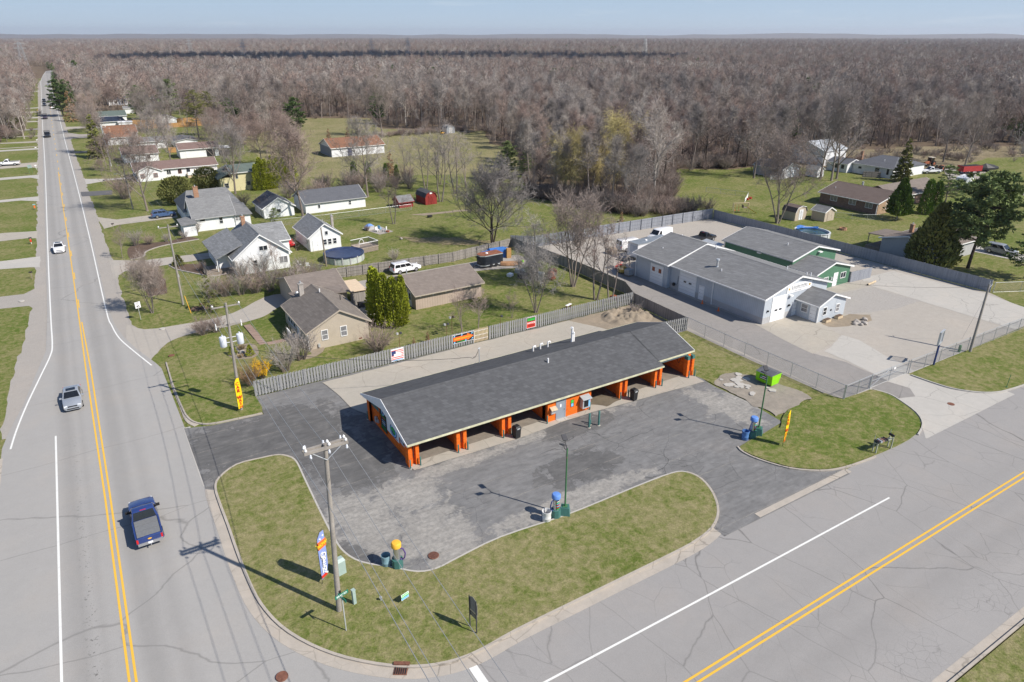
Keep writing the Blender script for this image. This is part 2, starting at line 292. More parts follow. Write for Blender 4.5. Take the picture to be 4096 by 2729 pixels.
FENCE_CEDAR = boards('new_cedar_boards', (0.48, 0.27, 0.11), 0.15, 0.15)
CHAIN = plain('galvanised_steel', (0.42, 0.44, 0.45), 0.45, 0.1, 3.0, 0.5)
POLE_WOOD = plain('weathered_pole_wood', (0.290, 0.265, 0.235), 0.9, 0.25, 1.2, fine=0.3)
POST_WOOD = plain('old_timber', (0.24, 0.20, 0.16), 0.9, 0.25, 3.0, fine=0.3)
PALE_WOOD = plain('pale_lumber', (0.50, 0.40, 0.27), 0.85, 0.15, 3.0)
GREEN_POLE = plain('green_pole_paint', (0.060, 0.165, 0.075), 0.45, 0.12)
GALV = plain('galvanised_sheet', (0.52, 0.54, 0.55), 0.4, 0.1, 2.0, 0.4)
STEEL = plain('stainless_steel', (0.55, 0.56, 0.58), 0.28, 0.08, 2.0, 0.8)
BLACKP = plain('black_plastic', (0.022, 0.022, 0.024), 0.5, 0.2)
DKGREY = plain('dark_grey_plastic', (0.06, 0.06, 0.065), 0.6, 0.2)
PORC = plain('white_porcelain', (0.78, 0.78, 0.77), 0.25, 0.05)
TANK = plain('transformer_grey_paint', (0.64, 0.67, 0.72), 0.4, 0.05)
PVC = plain('white_pvc', (0.80, 0.80, 0.80), 0.4, 0.04)
WIRE = plain('aluminium_wire', (0.26, 0.27, 0.28), 0.5, 0.05)
WIRE_DK = plain('black_cable', (0.03, 0.03, 0.032), 0.6, 0.1)
BLUE_CAP = plain('blue_plastic', (0.125, 0.260, 0.620), 0.4, 0.06)
BLUE_DRUM = plain('blue_drum_plastic', (0.09, 0.20, 0.45), 0.45, 0.12)
YEL_CAP = plain('yellow_plastic', (0.80, 0.44, 0.05), 0.4, 0.06)
PURPLE = plain('purple_hose', (0.10, 0.055, 0.22), 0.5, 0.1)
RED = plain('red_paint', (0.55, 0.045, 0.030), 0.5, 0.1)
GREEN_SIGN = plain('green_sign_paint', (0.02, 0.21, 0.13), 0.5, 0.05)
LIME = plain('lime_green_paint', (0.24, 0.62, 0.012), 0.45, 0.08)
NEON = plain('bright_green_ink', (0.055, 0.52, 0.075), 0.5, 0.05)
ORANGE_INK = plain('orange_ink', (0.85, 0.17, 0.03), 0.5, 0.04)
RED_INK = plain('red_ink', (0.62, 0.04, 0.02), 0.5, 0.04)
BLUE_INK = plain('sky_blue_ink', (0.22, 0.52, 0.80), 0.5, 0.05)
NAVY_INK = plain('navy_ink', (0.03, 0.05, 0.16), 0.5, 0.05)
WHITE_INK = plain('white_sign_face', (0.80, 0.80, 0.80), 0.5, 0.03)
BLACK_INK = plain('black_ink', (0.016, 0.016, 0.018), 0.5, 0.1)
YELLOW_INK = plain('yellow_banner_cloth', (0.86, 0.62, 0.012), 0.7, 0.05)
FLAG_BLUE = plain('periwinkle_banner_cloth', (0.24, 0.31, 0.60), 0.7, 0.08)
RUST = plain('rusty_iron', (0.17, 0.075, 0.05), 0.9, 0.3, 6.0)
RUST_RED = plain('rust_red_panel', (0.30, 0.10, 0.05), 0.8, 0.3, 3.0)
TARP = plain('blue_tarp', (0.05, 0.16, 0.45), 0.5, 0.25, 2.0)
POOL_COVER = plain('navy_pool_cover', (0.035, 0.050, 0.105), 0.35, 0.35, 1.5)
POOL_WATER = plain('dark_rain_water', (0.030, 0.040, 0.050), 0.06, 0.3, 0.8, 0, 0.6)
POOL_WALL = plain('pale_green_pool_wall', (0.46, 0.50, 0.46), 0.5, 0.14, 3.0)
ROCK = plain('field_stone', (0.36, 0.33, 0.30), 0.9, 0.3, 2.0, fine=0.3)
PAVER = brick('brown_pavers', (0.28, 0.20, 0.16), (0.22, 0.17, 0.14))
CHIMNEY = brick('brick_chimney', (0.36, 0.19, 0.11), (0.36, 0.3, 0.25))
# vehicle materials
def carpaint(name, c, rough=0.22, metal=0.0):
    t = NT(name, rough, metal, 0.5); t.b.inputs['Coat Weight'].default_value = 0.6; t.b.inputs['Coat Roughness'].default_value = 0.08
    t.color(t.ramp(t.noise(t.obj(), 1.2, 4.0), [(0.3, mul(c, 0.94)), (0.7, mul(c, 1.06))])); return t.m
P_NAVY = carpaint('navy_car_paint', (0.022, 0.045, 0.165)); P_SILVER = carpaint('silver_car_paint', (0.36, 0.39, 0.43), 0.3, 0.3)
P_WHITE = carpaint('white_car_paint', (0.78, 0.78, 0.79)); P_BLACK = carpaint('black_car_paint', (0.018, 0.019, 0.022))
P_BLUE = carpaint('slate_blue_car_paint', (0.055, 0.10, 0.21)); P_RED = carpaint('red_car_paint', (0.60, 0.018, 0.016)); P_DARK = carpaint('dark_grey_car_paint', (0.05, 0.052, 0.065)); P_GREYL = carpaint('pewter_car_paint', (0.24, 0.25, 0.26), 0.3)
CARGLASS = plain('car_glass', (0.012, 0.014, 0.017), 0.05, 0.1, 1.0, 0, 0.7)
TYRE = plain('tyre_rubber', (0.020, 0.020, 0.021), 0.85, 0.1); RIM = plain('alloy_rim', (0.45, 0.46, 0.47), 0.3, 0.05, 2.0, 0.7)
HEADL = plain('headlight_lens', (0.70, 0.72, 0.74), 0.12, 0.1); TAILL = plain('red_tail_lens', (0.55, 0.02, 0.02), 0.15, 0.1)
CHROME = plain('chrome', (0.60, 0.61, 0.63), 0.18, 0.05, 2.0, 0.8); TONNEAU = plain('grey_tonneau_vinyl', (0.17, 0.175, 0.18), 0.7, 0.10, 8.0)
# plant materials
def plant(name, c, var=0.25, inst=0.22, rough=0.9, scale=0.5):
    """Bark / twig / leaf colour that varies through the plant and from plant to plant."""
    t = NT(name, rough, 0, 0.1); oi = t.n('ShaderNodeObjectInfo'); f = t.noise(t.obj(), scale, 3.0, 0.6)
    col = t.ramp(f, [(0.3, mul(c, 1 - var)), (0.7, mul(c, 1 + var))])
    col = t.mix(1.0, col, t.ramp(oi.outputs['Random'], [(0.0, (1 - inst, 1 - inst, 1 - inst * 0.9)), (0.5, (1.0 + inst * 0.25, 1.0, 1.0)), (1.0, (1 + inst, 1 + inst * 0.9, 1 + inst * 0.8))]), 'MULTIPLY')
    t.color(col); return t.m
BARK = plant('grey_brown_bark', (0.215, 0.188, 0.165)); BARK_PALE = plant('pale_bark', (0.40, 0.37, 0.33)); BARK_DARK = plant('dark_bark', (0.080, 0.065, 0.055))
TWIG_GREY = plant('grey_twigs', (0.310, 0.284, 0.258)); TWIG_BROWN = plant('brown_twigs', (0.265, 0.230, 0.202)); TWIG_RED = plant('budding_red_twigs', (0.275, 0.218, 0.190))
TWIG_PALE = plant('pale_twigs', (0.400, 0.372, 0.336)); TWIG_WILLOW = plant('yellow_willow_twigs', (0.400, 0.345, 0.160)); TWIG_FORS = plant('yellow_blossom', (0.72, 0.46, 0.03))
NEEDLE = plant('pine_needles', (0.100, 0.160, 0.050), 0.4, 0.2); NEEDLE_BLUE = plant('blue_green_needles', (0.185, 0.240, 0.095), 0.4, 0.2); NEEDLE_OLIVE = plant('olive_needles', (0.165, 0.175, 0.055), 0.4, 0.2)
NEEDLE_BROWN = plant('browning_needles', (0.300, 0.195, 0.105), 0.35, 0.15); ARBOR = plant('yellow_green_sprays', (0.250, 0.285, 0.028), 0.4, 0.15); THUJA = plant('deep_green_sprays', (0.125, 0.190, 0.040), 0.4, 0.2); DRYGRASS = plant('straw', (0.42, 0.33, 0.19), 0.3)
# ---------------------------------------------------------------- geometry helpers
class MB:
    """Collects solids and links them as ONE mesh object."""
    def __init__(s): s.v = []; s.f = []; s.m = []; s.mi = 0
    def mat(s, i): s.mi = i; return s
    def add(s, vs, fs):
        o = len(s.v); s.v.extend(tuple(p) for p in vs)
        for f in fs: s.f.append([i + o for i in f]); s.m.append(s.mi)
        return s
    def box(s, x0, x1, y0, y1, z0, z1):
        return s.add([(x0, y0, z0), (x1, y0, z0), (x1, y1, z0), (x0, y1, z0), (x0, y0, z1), (x1, y0, z1), (x1, y1, z1), (x0, y1, z1)],
                     [(0, 3, 2, 1), (4, 5, 6, 7), (0, 1, 5, 4), (1, 2, 6, 5), (2, 3, 7, 6), (3, 0, 4, 7)])
    def cbox(s, c, size, rz=0.0, ry=0.0):
        M_ = Matrix.Translation(c) @ Matrix.Rotation(rz, 4, 'Z') @ Matrix.Rotation(ry, 4, 'Y'); a, b, d = (k / 2 for k in size)
        pts = [M_ @ Vector(p) for p in [(-a, -b, -d), (a, -b, -d), (a, b, -d), (-a, b, -d), (-a, -b, d), (a, -b, d), (a, b, d), (-a, b, d)]]
        return s.add(pts, [(0, 3, 2, 1), (4, 5, 6, 7), (0, 1, 5, 4), (1, 2, 6, 5), (2, 3, 7, 6), (3, 0, 4, 7)])
    def tube(s, p0, p1, r0, r1=None, n=8, caps=True):
        p0 = Vector(p0); p1 = Vector(p1); r1 = r0 if r1 is None else r1; d = p1 - p0
        if d.length < 1e-6: return s
        q = d.to_track_quat('Z', 'Y'); a = []; b = []
        for i in range(n):
            t = 2 * pi * i / n; e = q @ Vector((cos(t), sin(t), 0)); a.append(p0 + e * r0); b.append(p1 + e * r1)
        fs = [(i, (i + 1) % n, n + (i + 1) % n, n + i) for i in range(n)]
        if caps: fs += [tuple(range(n - 1, -1, -1)), tuple(range(n, 2 * n))]
        return s.add(a + b, fs)
    def bar(s, p0, p1, w, h=None):
        """Square-section bar from p0 to p1."""
        return s.tube(p0, p1, w * 0.707, None, 4)
    def path(s, pts, r, n=6):
        for a, b in zip(pts[:-1], pts[1:]): s.tube(a, b, r, None, n)
        return s
    def lathe(s, c, prof, n=16, sx=1.0, sy=1.0):
        vs = []; k = len(prof)
        for r, z in prof:
            for i in range(n): vs.append((c[0] + r * sx * cos(2 * pi * i / n), c[1] + r * sy * sin(2 * pi * i / n), c[2] + z))
        fs = [(j * n + i, j * n + (i + 1) % n, (j + 1) * n + (i + 1) % n, (j + 1) * n + i) for j in range(k - 1) for i in range(n)]
        fs += [tuple(range(n - 1, -1, -1)), tuple(range((k - 1) * n, k * n))]
        return s.add(vs, fs)
    def prism(s, pts, z0, z1):
        """Vertical prism over a 2-D outline (z0, z1 numbers)."""
        n = len(pts); return s.add([(x, y, z0) for x, y in pts] + [(x, y, z1) for x, y in pts],
            [tuple(range(n - 1, -1, -1)), tuple(range(n, 2 * n))] + [(i, (i + 1) % n, n + (i + 1) % n, n + i) for i in range(n)])
    def loft(s, rings, cap=True):
        n = len(rings[0]); vs = [p for r in rings for p in r]
        fs = [(j * n + i, j * n + (i + 1) % n, (j + 1) * n + (i + 1) % n, (j + 1) * n + i) for j in range(len(rings) - 1) for i in range(n)]
        if cap: fs += [tuple(range(n - 1, -1, -1)), tuple(range((len(rings) - 1) * n, len(rings) * n))]
        return s.add(vs, fs)
    def mesh(s, name, mats, smooth=None):
        me = bpy.data.meshes.new(name); me.from_pydata(s.v, [], s.f)
        for m in (mats if isinstance(mats, (list, tuple)) else [mats]): me.materials.append(m)
        if any(s.m): me.polygons.foreach_set('material_index', s.m)
        me.update()
        if smooth is not None:
            me.polygons.foreach_set('use_smooth', [True] * len(me.polygons)); me.set_sharp_from_angle(angle=R(smooth))
        return me
    def build(s, name, mats, parent=None, smooth=None, label=None):
        o = bpy.data.objects.new(name, s.mesh(name, mats, smooth)); COL.objects.link(o); o.parent = parent
        if label: o['label'] = label
        return o
def tag(o, label, cat, group=None, kind=None):
    o['label'] = label; o['category'] = cat
    if group: o['group'] = group
    if kind: o['kind'] = kind
    return o
def thing(name, label, cat, x=0.0, y=0.0, z=0.0, rz=0.0, group=None):
    o = bpy.data.objects.new(name, None); COL.objects.link(o); o.location = (x, y, z); o.rotation_euler = (0, 0, rz); o.empty_display_size = 0.3
    return tag(o, label, cat, group)
def copy_tree(o, parent=None):
    c = o.copy(); COL.objects.link(c); c.parent = parent
    for ch in list(o.children): copy_tree(ch, c)
    return c
def place(proto, used, x, y, z=0.0, rz=0.0, sc_=1.0, label=None):
    """First call moves the prototype itself, later calls copy it with its parts."""
    o = proto if not used else copy_tree(proto)
    used.append(o); o.location = (x, y, z); o.rotation_euler = (0, 0, rz); o.scale = (sc_,) * 3
    if label: o['label'] = label
    return o
def smooth_loop(pts, n=4, closed=True):
    out = []; k = len(pts); rng = range(k) if closed else range(k - 1)
    for i in rng:
        g = lambda j: pts[j % k] if closed else pts[min(max(j, 0), k - 1)]
        p0, p1, p2, p3 = g(i - 1), g(i), g(i + 1), g(i + 2)
        for a in range(n):
            t = a / n; t2 = t * t; t3 = t2 * t
            out.append(tuple(0.5 * (2 * p1[c] + (p2[c] - p0[c]) * t + (2 * p0[c] - 5 * p1[c] + 4 * p2[c] - p3[c]) * t2 + (3 * p1[c] - p0[c] - 3 * p2[c] + p3[c]) * t3) for c in (0, 1)))
    if not closed: out.append(tuple(pts[-1][:2]))
    return out
def offset(pts, d, closed=True):
    """Shift a polyline to its left by d."""
    out = []; k = len(pts)
    for i in range(k):
        a = pts[(i - 1) % k] if closed or i > 0 else pts[i]; b = pts[(i + 1) % k] if closed or i < k - 1 else pts[i]
        tx, ty = b[0] - a[0], b[1] - a[1]; L = hypot(tx, ty) or 1.0
        out.append((pts[i][0] - ty / L * d, pts[i][1] + tx / L * d))
    return out
def rough_edge(pts, amp, step=1.0, seed=0.0):
    """Resample a closed outline and wobble it so ground patches do not have ruler edges."""
    out = []; k = len(pts)
    for i in range(k):
        a, b = pts[i], pts[(i + 1) % k]; L = hypot(b[0] - a[0], b[1] - a[1]); n = max(1, int(L / step))
        for j in range(n):
            x = a[0] + (b[0] - a[0]) * j / n; y = a[1] + (b[1] - a[1]) * j / n
            q = Vector((x * 0.45 + seed, y * 0.45, seed)); q2 = q * 2.7
            out.append((x + amp * (mnoise.noise(q) + 0.5 * mnoise.noise(q2)) * 1.4, y + amp * (mnoise.noise(q + Vector((9, 3, 1))) + 0.5 * mnoise.noise(q2 + Vector((4, 7, 1)))) * 1.4))
    return out
def sheet(name, pts, z, mat, kind='structure', parent=None):
    """Flat ground sheet over an outline (any simple polygon)."""
    vs = [Vector((x, y, 0)) for x, y in pts]; tris = tessellate_polygon([vs])
    me = bpy.data.meshes.new(name)
    fs = []
    for a, b, c in tris:
        ar = (vs[b] - vs[a]).cross(vs[c] - vs[a]).z
        fs.append((a, b, c) if ar > 0 else (a, c, b))
    me.from_pydata([(x, y, z) for x, y in pts], [], fs); me.materials.append(mat); me.update()
    o = bpy.data.objects.new(name, me); COL.objects.link(o); o.parent = parent
    if parent is None: o['kind'] = kind
    return o
def strip_mb(b, pts, a, c, z0, z1, closed=False):
    """Solid strip between the offsets a and c of a polyline."""
    L = offset(pts, a, closed); Q = offset(pts, c, closed); k = len(pts); o = len(b.v)
    for (x, y), (u, w) in zip(L, Q): b.v.extend([(x, y, z0), (u, w, z0), (u, w, z1), (x, y, z1)])
    for i in range(k if closed else k - 1):
        j = (i + 1) % k; p, q = o + 4 * i, o + 4 * j
        for e in range(4):
            b.f.append([p + e, p + (e + 1) % 4, q + (e + 1) % 4, q + e]); b.m.append(b.mi)
    if not closed:
        b.f.append([o, o + 1, o + 2, o + 3]); b.m.append(b.mi); e = o + 4 * (k - 1); b.f.append([e + 3, e + 2, e + 1, e]); b.m.append(b.mi)
def strip(name, pts, a, c, z0, z1, mat, closed=False, kind='structure', parent=None):
    b = MB(); strip_mb(b, pts, a, c, z0, z1, closed); o = b.build(name, mat, parent)
    # face the outside
    bm = bmesh.new(); bm.from_mesh(o.data); bmesh.ops.recalc_face_normals(bm, faces=bm.faces); bm.to_mesh(o.data); bm.free()
    if parent is None: o['kind'] = kind
    return o
def text(name, s, size, mat, parent, loc, rot, align='CENTER', extrude=0.004, sx=1.0, space=1.0, bold=0.0, shear=0.0):
    c = bpy.data.curves.new(name, 'FONT'); c.body = s; c.size = size; c.align_x = align; c.align_y = 'CENTER'; c.extrude = extrude
    c.space_character = space; c.offset = bold; c.shear = shear; c.materials.append(mat)
    tmp = bpy.data.objects.new(name + '_curve', c); me = bpy.data.meshes.new_from_object(tmp); bpy.data.objects.remove(tmp); bpy.data.curves.remove(c)
    o = bpy.data.objects.new(name, me); COL.objects.link(o); o.parent = parent; o.location = loc; o.rotation_euler = rot; o.scale = (sx, 1, 1)
    return o
FACE_ROT = {'S': (pi / 2, 0, 0), 'N': (pi / 2, 0, pi), 'W': (pi / 2, 0, -pi / 2), 'E': (pi / 2, 0, pi / 2)}

# ---------------------------------------------------------------- buildings
class House:
    """A building whose walls stand along x and y; every volume adds a wall, a roof and its trim as parts."""
    def __init__(s, name, label, cat, x, y, group=None, rz=0.0):
        s.o = thing(name, label, cat, x, y, 0, rz, group); s.x = x; s.y = y
    def volume(s, x0, x1, y0, y1, eave, ridge, axis, wall, roof, trim=TRIM, ov=0.35, og=0.3, gap=None, th=0.14, gable=None, base=None, hip=0.0, ridge_at=0.5, name='wall', roofname='roof', noroof=False, rakes=(1, 1)):
        """axis 'x' or 'y': direction of the ridge. eave/ridge: top of the roof surface above wall line / at the ridge."""
        X, Y = s.x, s.y; x0 -= X; x1 -= X; y0 -= Y; y1 -= Y
        T = (lambda p: p) if axis == 'x' else (lambda p: (p[1], p[0], p[2]))
        if axis == 'y': u0, u1, w0, w1 = y0, y1, x0, x1
        else: u0, u1, w0, w1 = x0, x1, y0, y1
        wm = w0 + (w1 - w0) * ridge_at; flip = axis == 'y'
        def put(b, vs, fs): b.add([T(p) for p in vs], [tuple(reversed(f)) for f in fs] if flip else fs)
        d = 0.02
        b = MB(); e = eave - d; r = (ridge if not hip else eave) - d
        put(b, [(u0, w0, 0), (u1, w0, 0), (u1, w1, 0), (u0, w1, 0), (u0, w0, e), (u1, w0, e), (u1, w1, e), (u0, w1, e), (u0, wm, r), (u1, wm, r)],
            [(0, 1, 5, 4), (2, 3, 7, 6), (1, 2, 6, 9, 5), (3, 0, 4, 8, 7), (3, 2, 1, 0), (4, 5, 9, 8), (7, 8, 9, 6)])
        wl = b.build(name, wall, s.o) if wall else None
        if base is not None:
            bb = MB(); bb.box(x0 - 0.02, x1 + 0.02, y0 - 0.02, y1 + 0.02, 0, base[0]); bb.build('foundation', base[1], s.o)
        if noroof: return wl
        b = MB(); k0 = (ridge - eave) / (wm - w0); k1 = (ridge - eave) / (w1 - wm)
        za, zb = eave - k0 * ov, eave - k1 * ov; U0, U1, W0, W1 = u0 - og, u1 + og, w0 - ov, w1 + ov; h0, h1 = U0 + hip, U1 - hip
        put(b, [(U0, W0, za), (U1, W0, za), (h1, wm, ridge), (h0, wm, ridge), (U1, W1, zb), (U0, W1, zb)],
            [(0, 1, 2, 3), (3, 2, 4, 5)] + ([(0, 3, 5), (1, 4, 2)] if hip else []))
        rf = b.build(roofname, roof, s.o)
        md = th   # solid thickness below
        bm = bmesh.new(); bm.from_mesh(rf.data); bmesh.ops.recalc_face_normals(bm, faces=bm.faces)
        if sum(f.normal.z for f in bm.faces) < 0: bmesh.ops.reverse_faces(bm, faces=bm.faces)
        geo = bmesh.ops.extrude_face_region(bm, geom=bm.faces[:])
        low = [v for v in geo['geom'] if isinstance(v, bmesh.types.BMVert)]
        for v in low: v.co.z -= md
        bmesh.ops.recalc_face_normals(bm, faces=bm.faces); bm.to_mesh(rf.data); bm.free()
        # ridge cap
        c = MB(); put(c, [(h0, wm - 0.14, ridge - 0.14 * k0 + 0.015), (h1, wm - 0.14, ridge - 0.14 * k0 + 0.015), (h1, wm, ridge + 0.035), (h0, wm, ridge + 0.035), (h1, wm + 0.14, ridge - 0.14 * k1 + 0.015), (h0, wm + 0.14, ridge - 0.14 * k1 + 0.015)], [(0, 1, 2, 3), (3, 2, 4, 5), (0, 3, 5), (1, 4, 2), (0, 5, 4, 1)])
        c.build('ridge_cap', roof, rf)
        # trim: fascia boards along eaves, rake boards along gables
        t = 0.05
        for W, zz, sg in ((W0, za, -1), (W1, zb, 1)):
            f = MB()
            a, bq = sorted((W + sg * 0.003, W + sg * (0.003 + 0.09)))
            vs = [(U0, a, zz - md - 0.03), (U1, a, zz - md - 0.03), (U1, bq, zz - md - 0.03), (U0, bq, zz - md - 0.03), (U0, a, zz - 0.02), (U1, a, zz - 0.02), (U1, bq, zz - 0.02), (U0, bq, zz - 0.02)]
            put(f, vs, [(0, 3, 2, 1), (4, 5, 6, 7), (0, 1, 5, 4), (1, 2, 6, 5), (2, 3, 7, 6), (3, 0, 4, 7)])
            f.build('gutter', gap or trim, s.o)
        if not hip:
            for U, sg in [((U0, -1), (U1, 1))[q] for q in (0, 1) if rakes[q]]:
                f = MB(); a, bq = sorted((U + sg * 0.003, U + sg * (0.003 + t)))
                for (Wa, z1_, Wb, z2_) in ((W0, za, wm, ridge), (wm, ridge, W1, zb)):
                    vs = [(a, Wa, z1_ - md - 0.06), (a, Wb, z2_ - md - 0.06), (a, Wb, z2_ + 0.012), (a, Wa, z1_ + 0.012), (bq, Wa, z1_ - md - 0.06), (bq, Wb, z2_ - md - 0.06), (bq, Wb, z2_ + 0.012), (bq, Wa, z1_ + 0.012)]
                    put(f, vs, [(0, 1, 2, 3), (7, 6, 5, 4), (0, 4, 5, 1), (1, 5, 6, 2), (2, 6, 7, 3), (3, 7, 4, 0)])
                f.build('rake_board', trim, s.o)
        return wl
    def slab(s, name, pts, mat, th=0.14):
        """Sloped roof plane through four corners (absolute x, y, z), solid."""
        P = [(x - s.x, y - s.y, z) for x, y, z in pts]; b = MB(); b.add(P + [(x, y, z - th) for x, y, z in P], [(0, 1, 2, 3), (7, 6, 5, 4), (0, 4, 5, 1), (1, 5, 6, 2), (2, 6, 7, 3), (3, 7, 4, 0)]); o = b.build(name, mat, s.o)
        bm = bmesh.new(); bm.from_mesh(o.data); bmesh.ops.recalc_face_normals(bm, faces=bm.faces); bm.to_mesh(o.data); bm.free(); return o
    def block(s, name, x0, x1, y0, y1, z0, z1, mat, parent=None, label=None):
        b = MB(); b.box(x0 - s.x, x1 - s.x, y0 - s.y, y1 - s.y, z0, z1); return b.build(name, mat, parent or s.o, None, label)
    def overhead(s, face, at, u0, u1, z1, panes=2, pane_z=1.7, paint=None):
        o = s.panel(face, at, u0, u1, 0.02, z1, paint or DOOR_WHITE, 'overhead_door', 0.004, 0.03); g = s._fr(face, at, 0); f = MB()
        s._bx(f, g, u0 - 0.13, u0 - 0.004, 0.003, 0.06, 0, z1 + 0.13); s._bx(f, g, u1 + 0.004, u1 + 0.13, 0.003, 0.06, 0, z1 + 0.13); s._bx(f, g, u0 - 0.004, u1 + 0.004, 0.003, 0.06, z1 + 0.004, z1 + 0.13); f.build('door_frame', TRIM, o)
        for i in range(panes):
            c = u0 + (u1 - u0) * (i + 1) / (panes + 1) ; s.panel(face, at, c - 0.28, c + 0.28, pane_z, pane_z + 0.26, GLASS, 'pane', 0.031, 0.04, None, o)
        return o
    def _fr(s, face, at, u):
        """Local frame on a wall: face S/N at y=at, W/E at x=at; u runs along x (S,N) or y (W,E), absolute."""
        X, Y = s.x, s.y
        if face == 'S': return (lambda a, o_, z: (a - X, at - Y - o_, z))
        if face == 'N': return (lambda a, o_, z: (a - X, at - Y + o_, z))
        if face == 'W': return (lambda a, o_, z: (at - X - o_, a - Y, z))
        return (lambda a, o_, z: (at - X + o_, a - Y, z))
    def _bx(s, b, g, a0, a1, o0, o1, z0, z1):
        vs = [g(a0, o0, z0), g(a1, o0, z0), g(a1, o1, z0), g(a0, o1, z0), g(a0, o0, z1), g(a1, o0, z1), g(a1, o1, z1), g(a0, o1, z1)]
        xs, ys, zs = zip(*vs); b.box(min(xs), max(xs), min(ys), max(ys), z0, z1)
    def panel(s, face, at, u0, u1, z0, z1, mat, name, o0=0.004, o1=0.05, label=None, parent=None):
        b = MB(); s._bx(b, s._fr(face, at, 0), u0, u1, o0, o1, z0, z1); return b.build(name, mat, parent or s.o, None, label)
    def window(s, face, at, u, z, w, h, frame=TRIM, glass=GLASS, split=None, parent=None):
        g = s._fr(face, at, 0); b = MB(); t = 0.07; a0, a1 = u - w / 2, u + w / 2
        s._bx(b, g, a0 - t, a0, 0.004, 0.06, z - t, z + h + t); s._bx(b, g, a1, a1 + t, 0.004, 0.06, z - t, z + h + t)
        s._bx(b, g, a0, a1, 0.004, 0.06, z + h, z + h + t); s._bx(b, g, a0 - 0.003, a1 + 0.003, 0.004, 0.09, z - t, z)
        if split == 'h': s._bx(b, g, a0, a1, 0.024, 0.05, z + h * 0.5 - 0.025, z + h * 0.5 + 0.025)
        elif split == 'v': s._bx(b, g, u - 0.03, u + 0.03, 0.024, 0.05, z, z + h)
        elif split == 'x':
            s._bx(b, g, a0, a1, 0.024, 0.05, z + h * 0.5 - 0.025, z + h * 0.5 + 0.025); s._bx(b, g, u - 0.03, u + 0.03, 0.022, 0.052, z, z + h)
        wn = b.build('window', frame, parent or s.o)
        p = MB(); s._bx(p, g, a0 + 0.001, a1 - 0.001, 0.003, 0.02, z + 0.001, z + h - 0.001); p.build('pane', glass, wn); return wn
    def door(s, face, at, u, w=0.95, h=2.05, mat=DOOR_WHITE, frame=TRIM, handle=True, lite=None, z=0.08, name='door'):
        g = s._fr(face, at, 0); d = MB(); s._bx(d, g, u - w / 2, u + w / 2, 0.004, 0.035, z, z + h); o = d.build(name, mat, s.o)
        f = MB(); t = 0.09; s._bx(f, g, u - w / 2 - t, u - w / 2 - 0.004, 0.003, 0.055, z, z + h + t); s._bx(f, g, u + w / 2 + 0.004, u + w / 2 + t, 0.003, 0.055, z, z + h + t); s._bx(f, g, u - w / 2 - 0.004, u + w / 2 + 0.004, 0.003, 0.055, z + h + 0.004, z + h + t)
        f.build('door_frame', frame, o)
        if handle: k = MB(); s._bx(k, g, u + w * 0.36, u + w * 0.42, 0.04, 0.09, z + 0.95, z + 1.05); k.build('handle', CHROME, o)
        if lite: k = MB(); s._bx(k, g, u - w * 0.3, u + w * 0.3, 0.036, 0.045, z + lite[0], z + lite[1]); k.build('pane', GLASS, o)
        return o
    def pipe(s, x, y, z, h=0.5, r=0.07, mat=PVC, name='vent_pipe'):
        b = MB(); b.tube((x - s.x, y - s.y, z - 0.25), (x - s.x, y - s.y, z + h), r, None, 10); return b.build(name, mat, s.o, 40)
    def chimney(s, x, y, z0, z1, w=0.6, d=0.6, mat=CHIMNEY):
        b = MB(); X, Y = x - s.x, y - s.y; b.box(X - w / 2, X + w / 2, Y - d / 2, Y + d / 2, z0, z1); b.box(X - w / 2 - .06, X + w / 2 + .06, Y - d / 2 - .06, Y + d / 2 + .06, z1 + 0.002, z1 + 0.1)
        o = b.build('chimney', mat, s.o); c = MB(); c.tube((X, Y, z1 + 0.1), (X, Y, z1 + 0.4), 0.12, 0.12, 10); c.build('chimney_cap', GALV, o); return o
    def downspout(s, x, y, z, mat=TRIM):
        b = MB(); X, Y = x - s.x, y - s.y; b.box(X - .05, X + .05, Y - .05, Y + .05, 0.05, z); b.build('downspout', mat, s.o)
# ---------------------------------------------------------------- the setting: ground, roads, kerbs, lots, lawns
g = MB(); g.add([(-30000, -30000, 0), (30000, -30000, 0), (30000, 30000, 0), (-30000, 30000, 0)], [(0, 1, 2, 3)]); g.build('ground', FLOOR)['kind'] = 'structure'
sheet('lawn', [(-70, -40), (400, -40), (400, 60), (300, 112), (250, 128), (205, 150), (182, 140), (162, 141), (150, 150), (128, 127), (116, 117), (100, 115), (92, 140), (106, 166), (90, 178), (60, 190), (53, 272), (60, 420), (3, 440), (-2, 800), (-22, 800), (-22, 320), (-70, 320)], 0.008, GRASS)
sheet('field', rough_edge([(47, 196), (60, 189), (92, 176), (107, 167), (127, 202), (130, 224), (146, 258), (136, 262), (112, 288), (123, 327), (97, 343), (71, 305), (55, 285)], 1.5, 6, 3.0), 0.014, FIELD)
sheet('meadow', rough_edge([(180, 139), (205, 150), (250, 140), (300, 112), (420, 60), (420, 40), (300, 88), (250, 112), (225, 108), (208, 112), (190, 128)], 1.5, 6, 5.0), 0.014, MEADOW)
sheet('far_clearing', [(195, 1001), (310, 883), (539, 821), (800, 870), (1072, 1047), (971, 1110), (800, 935), (560, 905), (330, 960)], 0.3, FIELD)
